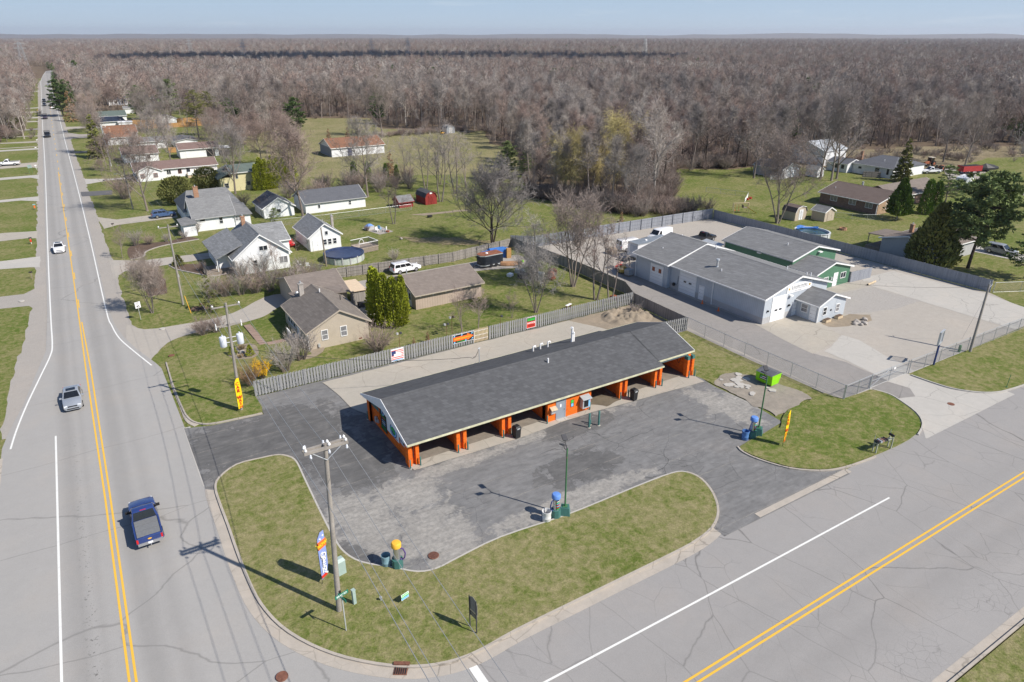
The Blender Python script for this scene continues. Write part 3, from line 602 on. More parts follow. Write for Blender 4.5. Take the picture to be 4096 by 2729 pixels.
# gravel shoulders and driveways beside the main road
sheet('gravel_shoulder', rough_edge([(-12.2, 75), (-11.4, 92), (-10.4, 104), (-9.7, 125), (-9.7, 185), (-10.0, 250), (-10.6, 340), (-11.2, 480), (-12.8, 700), (-11.6, 760), (-8, 760), (-7.5, 400), (-6, 100), (-6, 75)], 0.25, 1.2, 2.0), 0.020, GRAVEL)
sheet('gravel_verge', rough_edge([(-2, 88), (3.0, 88), (4.2, 90.4), (2.6, 97.5), (1.7, 101), (1.6, 112), (1.8, 135), (1.6, 150), (1.4, 175), (1.1, 215), (0.6, 260), (0.0, 330), (-1.0, 430), (-2.4, 560), (-3.6, 690), (-4.8, 690), (-3, 300)], 0.25, 1.2, 8.0), 0.020, GRAVEL)
DRIVES = [('driveway', [(-60, 125), (-14, 123.6), (-11, 123.2), (-9, 126), (-9, 113), (-10.2, 116.8), (-14, 117.6), (-60, 117)], GRAVEL),
    ('driveway', [(-60, 145.8), (-9, 145), (-9, 137.5), (-10.4, 138.4), (-14.7, 139.7), (-60, 140)], CONC_PALE),
    ('driveway', [(-60, 168), (-15, 167.4), (-9.5, 165.8), (-9.5, 159.2), (-11, 160.4), (-60, 161.5)], CONC), ('driveway', [(-60, 204), (-9.5, 204.2), (-9.5, 197.8), (-13, 201), (-60, 201.4)], CONC_PALE),
    ('driveway', [(-60, 238), (-9.6, 238), (-9.6, 230), (-11.5, 234), (-60, 235)], CONC_PALE), ('driveway', [(-60, 264.5), (-10, 263), (-10, 251), (-13, 255), (-60, 256)], CONC),
    ('driveway', [(-60, 301), (-10, 297.8), (-10, 294), (-60, 297.5)], CONC_PALE), ('driveway', [(-60, 307), (-10, 303), (-10, 301.4), (-60, 305)], CONC),
    ('driveway', [(-22, 319.5), (-10, 318.6), (-10, 314), (-22, 317)], CONC), ('driveway', [(-22, 338), (-10, 337), (-10, 334), (-22, 336)], CONC), ('driveway', [(-22, 360), (-10.4, 364), (-10.4, 358), (-22, 357)], YARD_ASPH),
    ('driveway', [(-22, 397), (-10.4, 397), (-10.4, 392), (-22, 394.5)], CONC_PALE), ('driveway', [(-22, 415), (-10.6, 416.5), (-10.6, 410), (-22, 412)], CONC_PALE), ('driveway', [(-22, 447), (-10.8, 448), (-10.8, 442), (-22, 444)], CONC_PALE), ('driveway', [(-22, 470), (-10.8, 474), (-10.8, 468), (-22, 467)], CONC_PALE), ('driveway', [(-22, 616), (-11.4, 618), (-11.4, 610), (-22, 612)], CONC_PALE),
    ('driveway', [(1.2, 173), (2.0, 160.6), (4.5, 162.6), (16.2, 163.2), (16.4, 168.8), (11.6, 168.6), (4.8, 167.9)], CONC),
    ('driveway', [(1.2, 136), (6, 132.6), (11.3, 132.2), (18, 131.3), (18, 127.8), (8.4, 127.5), (3, 127.4), (1.2, 124)], GRAVEL_YARD),
    ('driveway', smooth_loop([(1.2, 101), (3.0, 98.2), (8.9, 97.4), (14.3, 98.1), (19.8, 102.5), (23.3, 102.2), (23.0, 98.6), (20.2, 96.8), (17.8, 94.6), (15.5, 93.8), (12.1, 93.3), (8.3, 93.3), (5.7, 92.3), (4.1, 90.4), (2.0, 86.5), (0.5, 90)], 3), GRAVEL_YARD),
    ('driveway', [(-0.6, 204.8), (6.3, 203), (6, 197), (-0.6, 198.4)], NEW_ASPH), ('driveway', [(1.0, 224), (6.3, 220.9), (12, 220.5), (12, 217.6), (6.2, 218), (1.0, 215)], CONC_PALE),
    ('driveway', [(-1.2, 283), (8, 279.6), (8, 276.5), (-1.2, 277.6)], NEW_ASPH), ('driveway', [(-1, 342), (3.6, 332), (8, 331), (8, 318), (1.0, 320), (-0.6, 312), (-0.6, 330)], GRAVEL), ('driveway', [(-1.2, 364), (10, 359), (10, 355), (-1.2, 352)], CONC),
    ('driveway', [(141, 62), (141, 48), (134.6, 38), (130, 38), (136, 50), (135, 64)], CONC_PALE), ('driveway', [(200, 98), (216, 108), (224, 108), (224, 100), (205, 92)], GRAVEL)]
for i, (n_, p_, m_) in enumerate(DRIVES): sheet(n_, rough_edge(p_, 0.10, 1.5, i * 1.7), 0.026 + 0.0008 * i, m_)
# roads
sheet('lower_road', [(-14, 11.95), (-14, 28.1), (14, 28.9), (37, 28.9), (41, 28.5), (53, 28.6), (66, 28.9), (85, 28.5), (400, 28.4), (400, 11.95)], 0.052, ROAD_LOW)
MAIN_L = [(-11.8, -20), (-11.8, 73), (-11.3, 76.7), (-10.3, 82), (-9.3, 89.3), (-8.2, 97), (-8.0, 112), (-8.2, 168), (-8.6, 242), (-9.0, 322), (-9.5, 400), (-10.7, 653), (-11.2, 746), (-9.4, 866), (-6.8, 958), (20, 1100)]
MAIN_R = [(30, 1110), (3, 958), (0.2, 866), (-3.2, 746), (-3.6, 700), (-2.6, 552), (-1.6, 379), (-0.8, 257), (-0.5, 165), (-0.5, 109), (-0.2, 102), (0.4, 97), (1.4, 92), (3.0, 86), (3.4, 84), (3.55, 72), (3.7, 60), (4.6, 55), (4.6, 44), (5.0, 40), (6.2, 36.2), (8.2, 33), (10.5, 30.8), (13, 29.2), (14, 29.2), (14, -20)]
sheet('main_road', MAIN_L + MAIN_R, 0.058, ROAD_MAIN)
# painted markings
ZM = 0.064
def marking(name, pts, w, mat): strip(name, pts, w / 2, -w / 2, ZM, ZM + 0.004, mat)
YL = [(-3.98, 30), (-3.98, 59), (-4.2, 88), (-4.25, 106), (-4.45, 149), (-4.75, 200), (-4.9, 240)]
marking('yellow_line', YL, 0.15, YELLOW); marking('yellow_line', [(-3.62, 30), (-3.60, 60), (-3.72, 88), (-4.0, 105.5)], 0.15, YELLOW)
for a in list(range(112, 240, 15)): marking('yellow_dash', [(-4.05 - (a - 105) * 0.0046, a), (-4.05 - (a - 100) * 0.0046, a + 4)], 0.14, YELLOW)
for a in range(244, 480, 15): marking('yellow_dash', [(-4.72 - (a - 244) * 0.0046, a), (-4.74 - (a - 244) * 0.0046, a + 4)], 0.16, YELLOW)
marking('white_lane_line', [(-7.5, 30), (-7.45, 57), (-7.42, 73)], 0.16, WHITE_PAINT)
marking('white_edge_line', smooth_loop([(-11.1, 72.5), (-10.7, 76.5), (-9.9, 82.2), (-8.7, 89.3), (-7.75, 95), (-7.5, 99), (-7.6, 111), (-7.8, 149), (-8.1, 242), (-8.6, 322), (-9.1, 401), (-10.3, 653), (-10.8, 746), (-9, 866), (-6.4, 958)], 5, False), 0.16, WHITE_PAINT)
marking('white_edge_line', smooth_loop([(2.5, 85.5), (0.9, 92), (-0.1, 96.7), (-0.6, 102), (-0.85, 109), (-0.85, 145), (-0.9, 165), (-1.1, 216), (-1.8, 317), (-2.1, 379), (-3.2, 552), (-4, 711)], 5, False), 0.16, WHITE_PAINT)
marking('yellow_line', [(13, 19.92), (400, 19.92)], 0.15, YELLOW); marking('yellow_line', [(13, 19.50), (400, 19.50)], 0.15, YELLOW)
marking('white_lane_line', [(13, 24.45), (30, 24.25), (52.7, 24.1)], 0.15, WHITE_PAINT); marking('stop_line', [(14.3, 27.95), (14.3, 20.4)], 0.55, WHITE_PAINT)
# gutters and lower road far kerb
strip('gutter', smooth_loop([(4.3, 85), (3.95, 79), (4.0, 73), (4.05, 69.5), (4.6, 67.9)], 3, False), 0.5, -0.2, 0.0, 0.066, CURB)
strip('gutter', [(3.75, 68), (3.72, 62.5), (3.7, 56.5)], 0.35, -0.3, 0.0, 0.068, CONC_PALE)
FI = [(4.9, 57.0), (6.6, 58.3), (8.7, 58.2), (10.2, 57.9), (11.0, 57.0), (11.3, 55.9), (11.15, 52.8), (10.9, 47.6), (10.8, 43.8), (10.95, 41.8), (11.7, 40.1), (13.4, 38.4), (14.8, 37.0), (16.2, 36.55), (18.2, 36.75), (22, 37.05), (27.8, 36.55), (32.4, 36.5), (36.2, 36.5), (39.5, 36.35), (40.6, 35.8), (40.95, 34.4), (40.2, 32.3), (38.7, 30.4), (36.8, 29.3), (34.5, 28.85), (32.0, 28.75), (27, 28.75), (22, 28.75), (18, 28.75), (15.6, 28.6), (13.8, 28.7), (11.9, 29.3), (10.0, 30.5), (7.9, 32.5), (6.3, 34.7), (5.1, 37.2), (4.45, 39.9), (4.25, 42.5), (4.2, 46.2), (4.25, 49.8), (4.25, 53.1), (4.35, 55.6)]
FIs = smooth_loop(FI, 3); HT = 0.17
def island(name, pts, mat, z=HT):
    b = MB(); b.prism(pts, 0.0, z); o = b.build(name, mat)
    bm = bmesh.new(); bm.from_mesh(o.data); bmesh.ops.recalc_face_normals(bm, faces=bm.faces); bmesh.ops.triangulate(bm, faces=[f for f in bm.faces if len(f.verts) > 4]); bm.to_mesh(o.data); bm.free()
    o['kind'] = 'structure'; return o
island('corner_lawn', FIs, GRASS_DRY); 
k0 = next(i for i, p in enumerate(FIs) if p[0] > 40.5)
strip('curb', FIs[k0:] + FIs[:14], 0.19, 0.0, 0.0, HT + 0.012, CURB)   # kerb on the two road sides
strip('lot_edging', FIs[13:k0 + 2], 0.14, 0.0, 0.0, HT + 0.006, CONC_PALE)
strip('gutter', FIs[k0 + 6:] + FIs[:2], 0.95, 0.19, 0.0, 0.070, CURB)
NW = [(4.0, 85.4), (3.85, 79), (3.9, 73), (4.1, 70), (4.7, 68.3), (6.0, 67.3), (9, 66.9), (10.9, 66.75), (11.2, 68.2), (11.15, 71.1), (20, 71.2), (19.9, 79), (18, 84), (12, 89), (5.5, 89)]
island('house_front_lawn', NW, GRASS, 0.13); strip('curb', smooth_loop(NW[:8], 4, False), 0.0, 0.16, 0.0, 0.155, CURB)
RI = [(48.1, 36.25), (51.8, 36.6), (54.2, 36.5), (55.5, 37.4), (58, 38.5), (60.8, 38.4), (62.6, 38.8), (64.4, 38.7), (64.9, 36.9), (69.4, 36.6), (70.0, 35.0), (69.7, 33.6), (68.6, 31.2), (67.0, 29.6), (64.6, 28.7), (61.2, 28.45), (56.4, 28.7), (53.2, 29.1), (51.1, 29.9), (49.2, 31.6), (48.1, 33.9), (47.8, 35.4)]
island('flag_lawn', smooth_loop(RI, 2), GRASS, HT)
strip('curb', smooth_loop([(69.6, 36.5), (70.1, 35.0), (69.8, 33.6), (68.7, 31.1), (67.0, 29.5), (64.6, 28.6)], 3, False), 0.03, 0.18, 0.0, HT + 0.01, CONC_PALE)
strip('curb', smooth_loop([(57.5, 28.55), (56.4, 28.6), (53.2, 29.0), (51.1, 29.8), (49.15, 31.5), (48.0, 33.8), (47.7, 35.4), (48.0, 36.3)], 3, False), 0.03, 0.20, 0.0, HT + 0.012, CURB)
EG = [(76.9, 36.3), (77.1, 34), (77.5, 32.1), (78.6, 30.5), (80.1, 29.3), (82, 28.7), (85.2, 28.3), (200, 28.3), (200, 36.2), (81.6, 36.3)]
island('gate_side_lawn', EG, GRASS, HT); strip('curb', smooth_loop(EG[:7], 3, False), -0.02, -0.18, 0.0, HT + 0.012, CONC_PALE)
island('near_verge', [(36.5, 11.2), (400, 11.2), (400, -40), (10, -40), (10, -2), (30, 8)], GRASS_DRY, HT); strip('curb', [(30, 11.3), (400, 11.3)], 0.0, 0.16, 0.0, HT + 0.01, CURB); strip('gutter', [(30, 11.5), (400, 11.5)], 0.55, 0.0, 0.0, 0.058, CURB)
strip('gutter', [(-12.4, 30), (-12.4, 71)], 0.0, -0.75, 0.0, 0.068, CURB); strip('curb', [(-12.4, 30), (-12.4, 71)], 0.16, 0.0, 0.0, 0.18, CURB)
strip('gutter', [(28.5, 28.05), (32.5, 28.02)], 0.55, 0.0, 0.0, 0.0615, CURB); strip('gutter', [(41.2, 28.1), (53.4, 28.15)], 0.55, 0.0, 0.0, 0.10, CURB)
# car wash lot
LOTP = [(3.5, 67.9), (6, 67), (11, 66.6), (11.1, 70.9), (64, 70.9), (64.4, 59.6), (57, 59.6), (55.4, 46.4), (55.8, 42.1), (55.4, 37.2), (51.8, 36.7), (48.2, 36.3), (47.9, 34), (48.9, 31.8), (51, 29.8), (53, 28.9), (53, 28.0), (37, 28.0), (37, 33), (20, 34), (12, 36), (9, 42), (8, 52), (3.5, 56)]
sheet('car_wash_lot', LOTP, 0.072, LOT)
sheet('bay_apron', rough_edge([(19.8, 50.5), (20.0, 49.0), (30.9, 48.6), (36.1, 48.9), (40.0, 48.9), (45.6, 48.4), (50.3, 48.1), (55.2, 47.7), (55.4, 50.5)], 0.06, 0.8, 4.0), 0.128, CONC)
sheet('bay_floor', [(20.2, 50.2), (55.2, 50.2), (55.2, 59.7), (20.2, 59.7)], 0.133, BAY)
sheet('rear_apron', rough_edge([(18.4, 70.3), (19.0, 66), (19.2, 63.0), (20.0, 60.9), (20.1, 59.4), (55.4, 59.4), (56.5, 62), (55, 66.5), (53, 70.6), (40, 70.7)], 0.12, 1.0, 6.0), 0.124, CONC)
sheet('wet_patch', rough_edge([(42.2, 49.0), (44.4, 49.4), (44.4, 54), (41.0, 54), (40.6, 50.2)], 0.2, 0.5, 12.0), 0.139, plain('wet_concrete', (0.16, 0.135, 0.10), 0.25, 0.2, 1.0))
sheet('dirt_lot', rough_edge([(55.6, 46.4), (57.7, 47.8), (60.4, 47.4), (61.4, 44.6), (62.6, 40.4), (62.0, 38.6), (57.2, 37.9), (55.7, 38.4), (55.9, 42)], 0.5, 0.35, 14.0), 0.10, ROUGH)
sheet('back_dirt', rough_edge([(50.5, 70.8), (54.5, 65.5), (56.8, 61.5), (64.4, 60.5), (64.6, 70.8)], 0.3, 0.8, 17.0), 0.106, DIRT)
sheet('fence_grass_strip', rough_edge([(55.9, 59.5), (64.4, 59.6), (64.7, 40.5), (62.6, 39.8), (61.2, 44.5), (60.2, 47.4), (57.5, 47.8), (55.7, 46.6), (55.5, 50)], 0.15, 0.6, 21.0), 0.082, GRASS_DRY)
strip('gravel_fence_foot', [(64.7, 59.8), (64.55, 50), (64.8, 37)], 0.35, -0.35, 0.0, 0.095, GRAVEL)
# service yard next door
sheet('gravel_yard', [(64.9, 36.7), (64.8, 60), (65.2, 71), (66.9, 75), (66.9, 90), (65.5, 105.5), (113.6, 101.4), (114.4, 46), (110, 36.7)], 0.040, GRAVEL_YARD)
sheet('yard_drive', rough_edge([(65.1, 36.9), (65.2, 60), (66.8, 72), (67.3, 82), (74.0, 82), (74.0, 56.5), (73.0, 49.1), (72.4, 46.1), (73.7, 42.4), (73.2, 36.9)], 0.12, 1.0, 2.2), 0.046, YARD_ASPH)
sheet('yard_slab', rough_edge([(72.6, 49.5), (73.9, 56.4), (88, 53.5), (87.6, 51.6), (81.2, 50.4), (80.6, 48.1), (77, 46.7), (72.3, 46.1)], 0.08, 0.8, 5.5), 0.052, CONC)
sheet('yard_slab', rough_edge([(74.2, 45.8), (77, 46.5), (80.5, 47.8), (81, 45.5), (79.4, 41), (78.4, 36.9), (73.4, 36.9), (73.9, 42.3)], 0.12, 0.6, 9.5), 0.056, CONC_PALE)
sheet('entrance_drive', [(69.5, 37.0), (76.9, 37.0), (77.0, 34), (77.4, 32.1), (78.5, 30.5), (80, 29.2), (82, 28.6), (82, 27.7), (64.6, 27.7), (67.0, 29.5), (68.6, 31.1), (69.7, 33.6)], 0.060, CONC_PALE)
sheet('drive_patch', rough_edge([(69.9, 36.9), (73.0, 36.9), (73.6, 34.6), (72.2, 33.2), (70.2, 33.9)], 0.05, 0.5, 2.9), 0.066, YARD_ASPH)
sheet('crushed_stone', rough_edge([(88.2, 58.2), (94.5, 58.0), (101.5, 57.2), (101.7, 49.8), (95, 49.5), (88, 51.8), (87.8, 54)], 0.3, 0.8, 7.7), 0.050, STONES)
sheet('weedy_strip', rough_edge([(81.6, 50.6), (81.8, 51.9), (88.4, 51.9), (90.8, 50.0), (88, 48.6), (84, 49.4)], 0.3, 0.6, 6.1), 0.053, DIRT)
sheet('yard_concrete', rough_edge([(101.9, 58.4), (101.9, 36.8), (111.4, 36.8), (113.4, 46), (112.0, 60), (104, 60.5)], 0.1, 1.0, 3.1), 0.055, CONC_PALE)
sheet('office_walk', [(92.5, 58.6), (103.5, 57.6), (103.5, 59.2), (97, 60.0), (92.5, 59.9)], 0.060, CONC)
# yards
sheet('flower_bed', smooth_loop([(4.5, 134.4), (6.5, 135.2), (7.3, 138.4), (10, 140.7), (13.8, 141.7), (17, 142.2), (15.2, 145.5), (11.8, 143.6), (6.8, 144.7), (4.7, 142)], 3), 0.034, MULCH)
sheet('flower_bed', smooth_loop([(9.9, 127.0), (10.6, 124), (12.2, 121.4), (14.8, 117.4), (17.6, 117.4), (14.7, 124.6), (11.6, 126.6)], 3), 0.034, MULCH)
sheet('flower_bed', smooth_loop([(10.8, 83.4), (11.3, 82), (12.7, 81.2), (14, 81.7), (14.4, 84.2), (14, 85.7), (12.6, 85.9), (11.2, 84.3)], 3), 0.14, DIRT)
sheet('flower_bed', [(4.5, 124), (7.5, 124.4), (8.2, 119), (7.6, 112), (5.0, 112)], 0.033, MULCH); sheet('flower_bed', smooth_loop([(17.6, 79), (19.6, 78.4), (20, 81.5), (21.6, 79.4), (20, 77.6), (18, 77.4)], 2), 0.141, DIRT)
strip('paver_walk', [(15.0, 92.4), (15.3, 84.6)], 0.45, -0.45, 0.0, 0.15, PAVER); strip('paver_walk', [(15.77, 84.5), (19.6, 84.5)], 0.45, -0.45, 0.0, 0.15, PAVER)
sheet('patio', [(28, 94), (32.4, 93.5), (32.3, 87.0), (28, 87.6)], 0.03, CONC); sheet('back_drive', [(29.8, 102.2), (56, 101.4), (64, 101), (64, 93), (54.5, 96.4), (46, 97.5), (36.5, 98.4), (30.2, 98.4)], 0.031, GRAVEL)
sheet('patio', rough_edge([(46.6, 133.6), (50.5, 133.0), (51.2, 127.6), (48.0, 127.0)], 0.15, 0.5, 1.1), 0.033, GRAVEL)
strip('bed_edging', smooth_loop([(4.5, 134.2), (6.6, 135.0), (7.4, 138.2), (10, 140.5), (13.8, 141.5), (17, 142)], 3, False), 0.12, -0.12, 0, 0.12, ROCK); strip('bed_edging', smooth_loop([(9.8, 127), (10.5, 124), (12.1, 121.2), (14.8, 117.2), (17.6, 117.2)], 3, False), 0.12, -0.12, 0, 0.12, ROCK)
sheet('bare_earth', rough_edge([(60, 139), (72, 137), (74, 135.5), (62, 136.5)], 0.3, 1, 3.9), 0.03, DIRT); sheet('bare_earth', rough_edge([(52, 118), (58, 112), (64, 108), (66, 110), (58, 118), (50, 124)], 0.9, 1, 31.0), 0.03, grass_mat('thin_lawn', (0.13, 0.13, 0.05), (0.20, 0.17, 0.09), (0.30, 0.24, 0.15), 0.6))
cl = MB(); bmc = bmesh.new(); bmesh.ops.create_icosphere(bmc, subdivisions=2, radius=1); rc = random.Random(3)
for i in range(34):   # the cloud overhead, out of the picture, whose shadow darkens a strip of the far woods
    a = i / 33 * 2 - 1; rr_ = rc.uniform(70, 120); c_ = (800 + a * 230 + rc.uniform(-20, 20), 340 - a * 120 + rc.uniform(-70, 70), 700 + rc.uniform(-15, 25))
    cl.add([(c_[0] + v.co.x * rr_ * 1.2, c_[1] + v.co.y * rr_, c_[2] + v.co.z * rr_ * 0.35) for v in bmc.verts], [[v.index for v in f.verts] for f in bmc.faces])
bmc.free(); cl.build('sky_cloud', plain('cloud_white', (0.8, 0.8, 0.8), 1.0, 0.02, 0.01))['kind'] = 'structure'
# low hills along the horizon
for k_, (rad, hgt, nm) in enumerate(((12500, 62, 'distant_hills'),)):
    b = MB(); N = 90; vs = []
    for i in range(N + 1):
        a = R(8 + 100 * i / N); nz = mnoise.noise(Vector((i * 0.13, k_, 0))) + 0.5 * mnoise.noise(Vector((i * 0.41, k_, 5)))
        for rr, hh in ((rad, -1), (rad * 1.10, hgt * (0.85 + 0.75 * nz)), (rad * 1.3, -1)): vs.append((rr * cos(a), rr * sin(a), hh))
    b.add(vs, [(i * 3 + j, i * 3 + j + 1, i * 3 + j + 4, i * 3 + j + 3) for i in range(N) for j in range(2)]); b.build(nm, plain('hill_woods', (0.15, 0.13, 0.115), 1.0, 0.2, 0.004, 0, 0.05, 'pos'), None, 60)['kind'] = 'structure'
# ---------------------------------------------------------------- plants: builders
UP = Vector((0, 0, 1))
def rv(rng): 
    while True:
        v = Vector((rng.uniform(-1, 1), rng.uniform(-1, 1), rng.uniform(-1, 1)))
        if 0.05 < v.length < 1: return v.normalized()
class Plant:
    def __init__(s, seed): s.r = random.Random(seed); s.w = MB(); s.t = MB()
    def spike(s, b, p, q, r):
        d = (q - p); n = d.orthogonal().normalized() * r; m = d.cross(n).normalized() * r
        b.add([p + n, p - n * 0.5 + m * 0.87, p - n * 0.5 - m * 0.87, q], [(0, 1, 3), (1, 2, 3), (2, 0, 3)])
    def limb(s, b, p, d, L, r0, r1, nseg, wob, trop, sides):
        pts = [p.copy()]; dirs = []; r = r0
        for i in range(nseg):
            d = (d + rv(s.r) * wob + UP * trop).normalized(); q = p + d * (L / nseg); rn = r0 + (r1 - r0) * (i + 1) / nseg
            b.tube(p, q, r, rn, sides, False); p = q; r = rn; pts.append(p.copy()); dirs.append(d.copy())
        return pts, dirs
    def twigs(s, p, d, L, k, r, up, sub):
        """A twig with side twigs."""
        rr = s.r; d = (d + UP * up).normalized(); mid = p + d * L * 0.5; d2 = (d + rv(rr) * 0.35 + UP * up * 0.5).normalized(); end = mid + d2 * L * 0.55
        s.spike(s.t, p, mid + d * L * 0.12, r); s.spike(s.t, mid, end, r * 0.75)
        for i in range(sub):
            f = rr.uniform(0.2, 0.95); q = p.lerp(mid, f * 2) if f < 0.5 else mid.lerp(end, f * 2 - 1)
            e = (d + rv(rr) * 0.95 + UP * up).normalized(); s.spike(s.t, q, q + e * L * rr.uniform(0.3, 0.6), r * 0.7)
    def bare(s, h, form='oval', spread=0.42, dens=1.0, tw=0.022, sub=4, droop=0.0, stems=1, thick=1.0, fork=None):
        rr = s.r; H_ = h
        if form == 'vase': f0, nl, ang, rise = 0.20, 10, 0.62, 0.08
        elif form == 'forest': f0, nl, ang, rise = 0.48, 11, 0.62, 0.08
        elif form == 'multi': f0, nl, ang, rise = 0.26, 9, 0.62, 0.08
        elif form == 'spread': f0, nl, ang, rise = 0.16, 10, 0.95, 0.05
        else: f0, nl, ang, rise = 0.27, 13, 0.85, 0.06
        if fork: f0 = fork
        R_ = h * spread
        leaders = []
        for st in range(stems):
            a = 2 * pi * st / stems + rr.uniform(-.4, .4); lean = 0.0 if stems == 1 else rr.uniform(0.10, 0.26)
            d = Vector((cos(a) * lean, sin(a) * lean, 1)).normalized(); p = Vector((cos(a) * 0.2 * (stems > 1), sin(a) * 0.2 * (stems > 1), -0.05))
            hh = h * rr.uniform(0.8, 0.95) if stems > 1 else h * 0.86; rad = h * 0.0155 * thick / (stems ** 0.35)
            s.w.tube(p, p + d * 0.35, rad * 1.55, rad * 1.08, 9, False)
            pts, dirs = s.limb(s.w, p + d * 0.33, d, hh, rad * 1.08, rad * 0.10, 9, 0.07 if form != 'spread' else 0.16, 0.03, 8); leaders.append((pts, dirs, rad))
        for pts, dirs, rad in leaders:
            n_l = int(nl * dens / (1 if stems == 1 else 1.5)) + 1; L0 = len(dirs)
            for i in range(n_l):
                f = f0 + (1 - f0) * ((i + rr.random() * 0.8) / n_l); x = f * L0; k = min(int(x), L0 - 1); p = pts[k].lerp(pts[k + 1], x - k)
                a = i * 2.4 + rr.uniform(-.5, .5); out = Vector((cos(a), sin(a), 0)); g_ = (f - f0) / (1 - f0)
                dr = (out * ang * (1.15 - 0.5 * g_) + UP * (0.55 + 0.5 * g_ + rise)).normalized()
                L = R_ * (1.12 - 0.62 * g_) * rr.uniform(0.75, 1.15) * (1.35 if form == 'vase' else 1.0); r0 = max(rad * (1.0 - 0.8 * f) * 0.62, 0.02)
                bp, bd = s.limb(s.w, p, dr, L, r0, r0 * 0.2, 5, 0.22, rise - droop * 0.2, 6)
                nb = int(9 * dens) + 1
                for j in range(nb):
                    y = 0.18 + 0.82 * (j + rr.random()) / nb; y *= 5; kk = min(int(y), 4); q = bp[kk].lerp(bp[kk + 1], y - kk)
                    e = (bd[kk] * 0.75 + rv(rr) * 0.85 + UP * (0.22 - droop)).normalized(); l2 = L * rr.uniform(0.22, 0.46); r2 = max(r0 * 0.34, 0.012)
                    tp, td = s.limb(s.t, q, e, l2, r2, r2 * 0.3, 3, 0.22, 0.05 - droop * 0.3, 4)
                    nt = int(9 * dens)
                    for m in range(nt):
                        z = 0.15 + 0.85 * (m + rr.random()) / nt; z *= 3; k3 = min(int(z), 2); u = tp[k3].lerp(tp[k3 + 1], z - k3)
                        v = (td[k3] * 0.7 + rv(rr) * 0.9).normalized(); s.twigs(u, v, h * rr.uniform(0.06, 0.105) * (1.5 if droop else 1), 2, tw, 0.16 - droop * 1.6, sub)
        return s
    def simple(s, h, spread, f0, n, tw, nb=3):
        """A light version of a bare tree for the far wood."""
        rr = s.r; s.w.tube((0, 0, 0), (0, 0, h * 0.8), h * 0.014, h * 0.004, 5, False)
        for i in range(n):
            f = f0 + (1 - f0) * (i + rr.random()) / n; a = i * 2.4 + rr.uniform(-.4, .4); g_ = (f - f0) / (1 - f0)
            d = Vector((cos(a) * 0.8, sin(a) * 0.8, 0.5 + 0.6 * g_)).normalized(); p = Vector((0, 0, h * 0.84 * f)); L = h * spread * (1.1 - 0.65 * g_) * rr.uniform(0.8, 1.15); q = p + d * L
            s.spike(s.t, p, q, tw * 1.6)
            for j in range(nb * 3):
                u = p.lerp(q, rr.uniform(0.3, 1)); e = (d * 0.6 + rv(rr) * 0.9 + UP * 0.25).normalized(); v = u + e * L * rr.uniform(0.25, 0.5); s.spike(s.t, u, v, tw)
                for k in range(2):
                    w = u.lerp(v, rr.uniform(0.3, 0.9)); s.spike(s.t, w, w + (e + rv(rr) * 0.9).normalized() * L * 0.24, tw * 0.8)
        return s
    def blade(s, p, d, L, w):
        n = d.cross(rv(s.r))
        if n.length < 1e-3: return
        n = n.normalized() * w; s.t.add([p - n * 0.4, p + n * 0.4, p + d * L * 0.55 + n, p + d * L, p + d * L * 0.55 - n], [(0, 1, 2, 3, 4)])
    def spruce(s, h, rad, base=0.06, n=26, k=9, blades=14, L=0.46, w=0.13, droop=0.18, gappy=0.0):
        rr = s.r; s.w.tube((0, 0, -0.05), (0, 0, h * 0.97), h * 0.016, 0.02, 8, False)
        for i in range(n):
            f = (i + rr.random() * 0.6) / n; z = h * (base + (0.99 - base) * f); R_ = rad * (1 - f) ** 0.85 + 0.12
            for j in range(max(4, int(k * (1 - f * 0.55)))):
                if rr.random() < gappy: continue
                a = 2 * pi * j / k + i * 1.3 + rr.uniform(-.25, .25); o = Vector((cos(a), sin(a), 0)); L1 = R_ * rr.uniform(0.72, 1.12); tip = Vector((0, 0, z)) + o * L1 + UP * (-droop * L1 + 0.1 * L1 * f)
                s.spike(s.w, Vector((0, 0, z)), tip, 0.025 + 0.01 * R_)
                nb = max(4, int(blades * L1 / rad * 2.2))
                for m in range(nb):
                    q = Vector((0, 0, z)).lerp(tip, 0.22 + 0.78 * (m + rr.random()) / nb); side = o.cross(UP) * rr.choice((-1, 1))
                    for c in range(2): s.blade(q + rv(rr) * 0.08, (o * 0.6 + side * rr.uniform(0.1, 1.0) + UP * rr.uniform(-0.55, 0.35)).normalized(), L * rr.uniform(0.7, 1.35), w)
        for m in range(14): s.blade(Vector((0, 0, h * 0.95)), (UP + rv(rr) * 0.6).normalized(), L, w * 0.8)
        return s
    def pine(s, h, rad, base=0.25, n=13, blades=34, L=0.55, w=0.075, flat=0.35, stems=1, crown=0.7):
        """White-pine kind: open tiers of limbs carrying plumes of needles."""
        rr = s.r
        tops = []
        for st in range(stems):
            a = 2 * pi * st / stems; lean = Vector((cos(a), sin(a), 0)) * (0.0 if stems == 1 else 0.22); p = Vector((0, 0, -0.05)) if stems == 1 else Vector((0, 0, h * 0.16))
            pts, dirs = s.limb(s.w, p, (UP + lean).normalized(), h * (0.98 if stems == 1 else 0.8), h * 0.017, 0.03, 8, 0.05, 0.02, 8); tops.append((pts, dirs))
        if stems > 1: s.w.tube((0, 0, -0.05), (0, 0, h * 0.2), h * 0.026, h * 0.02, 10, False)
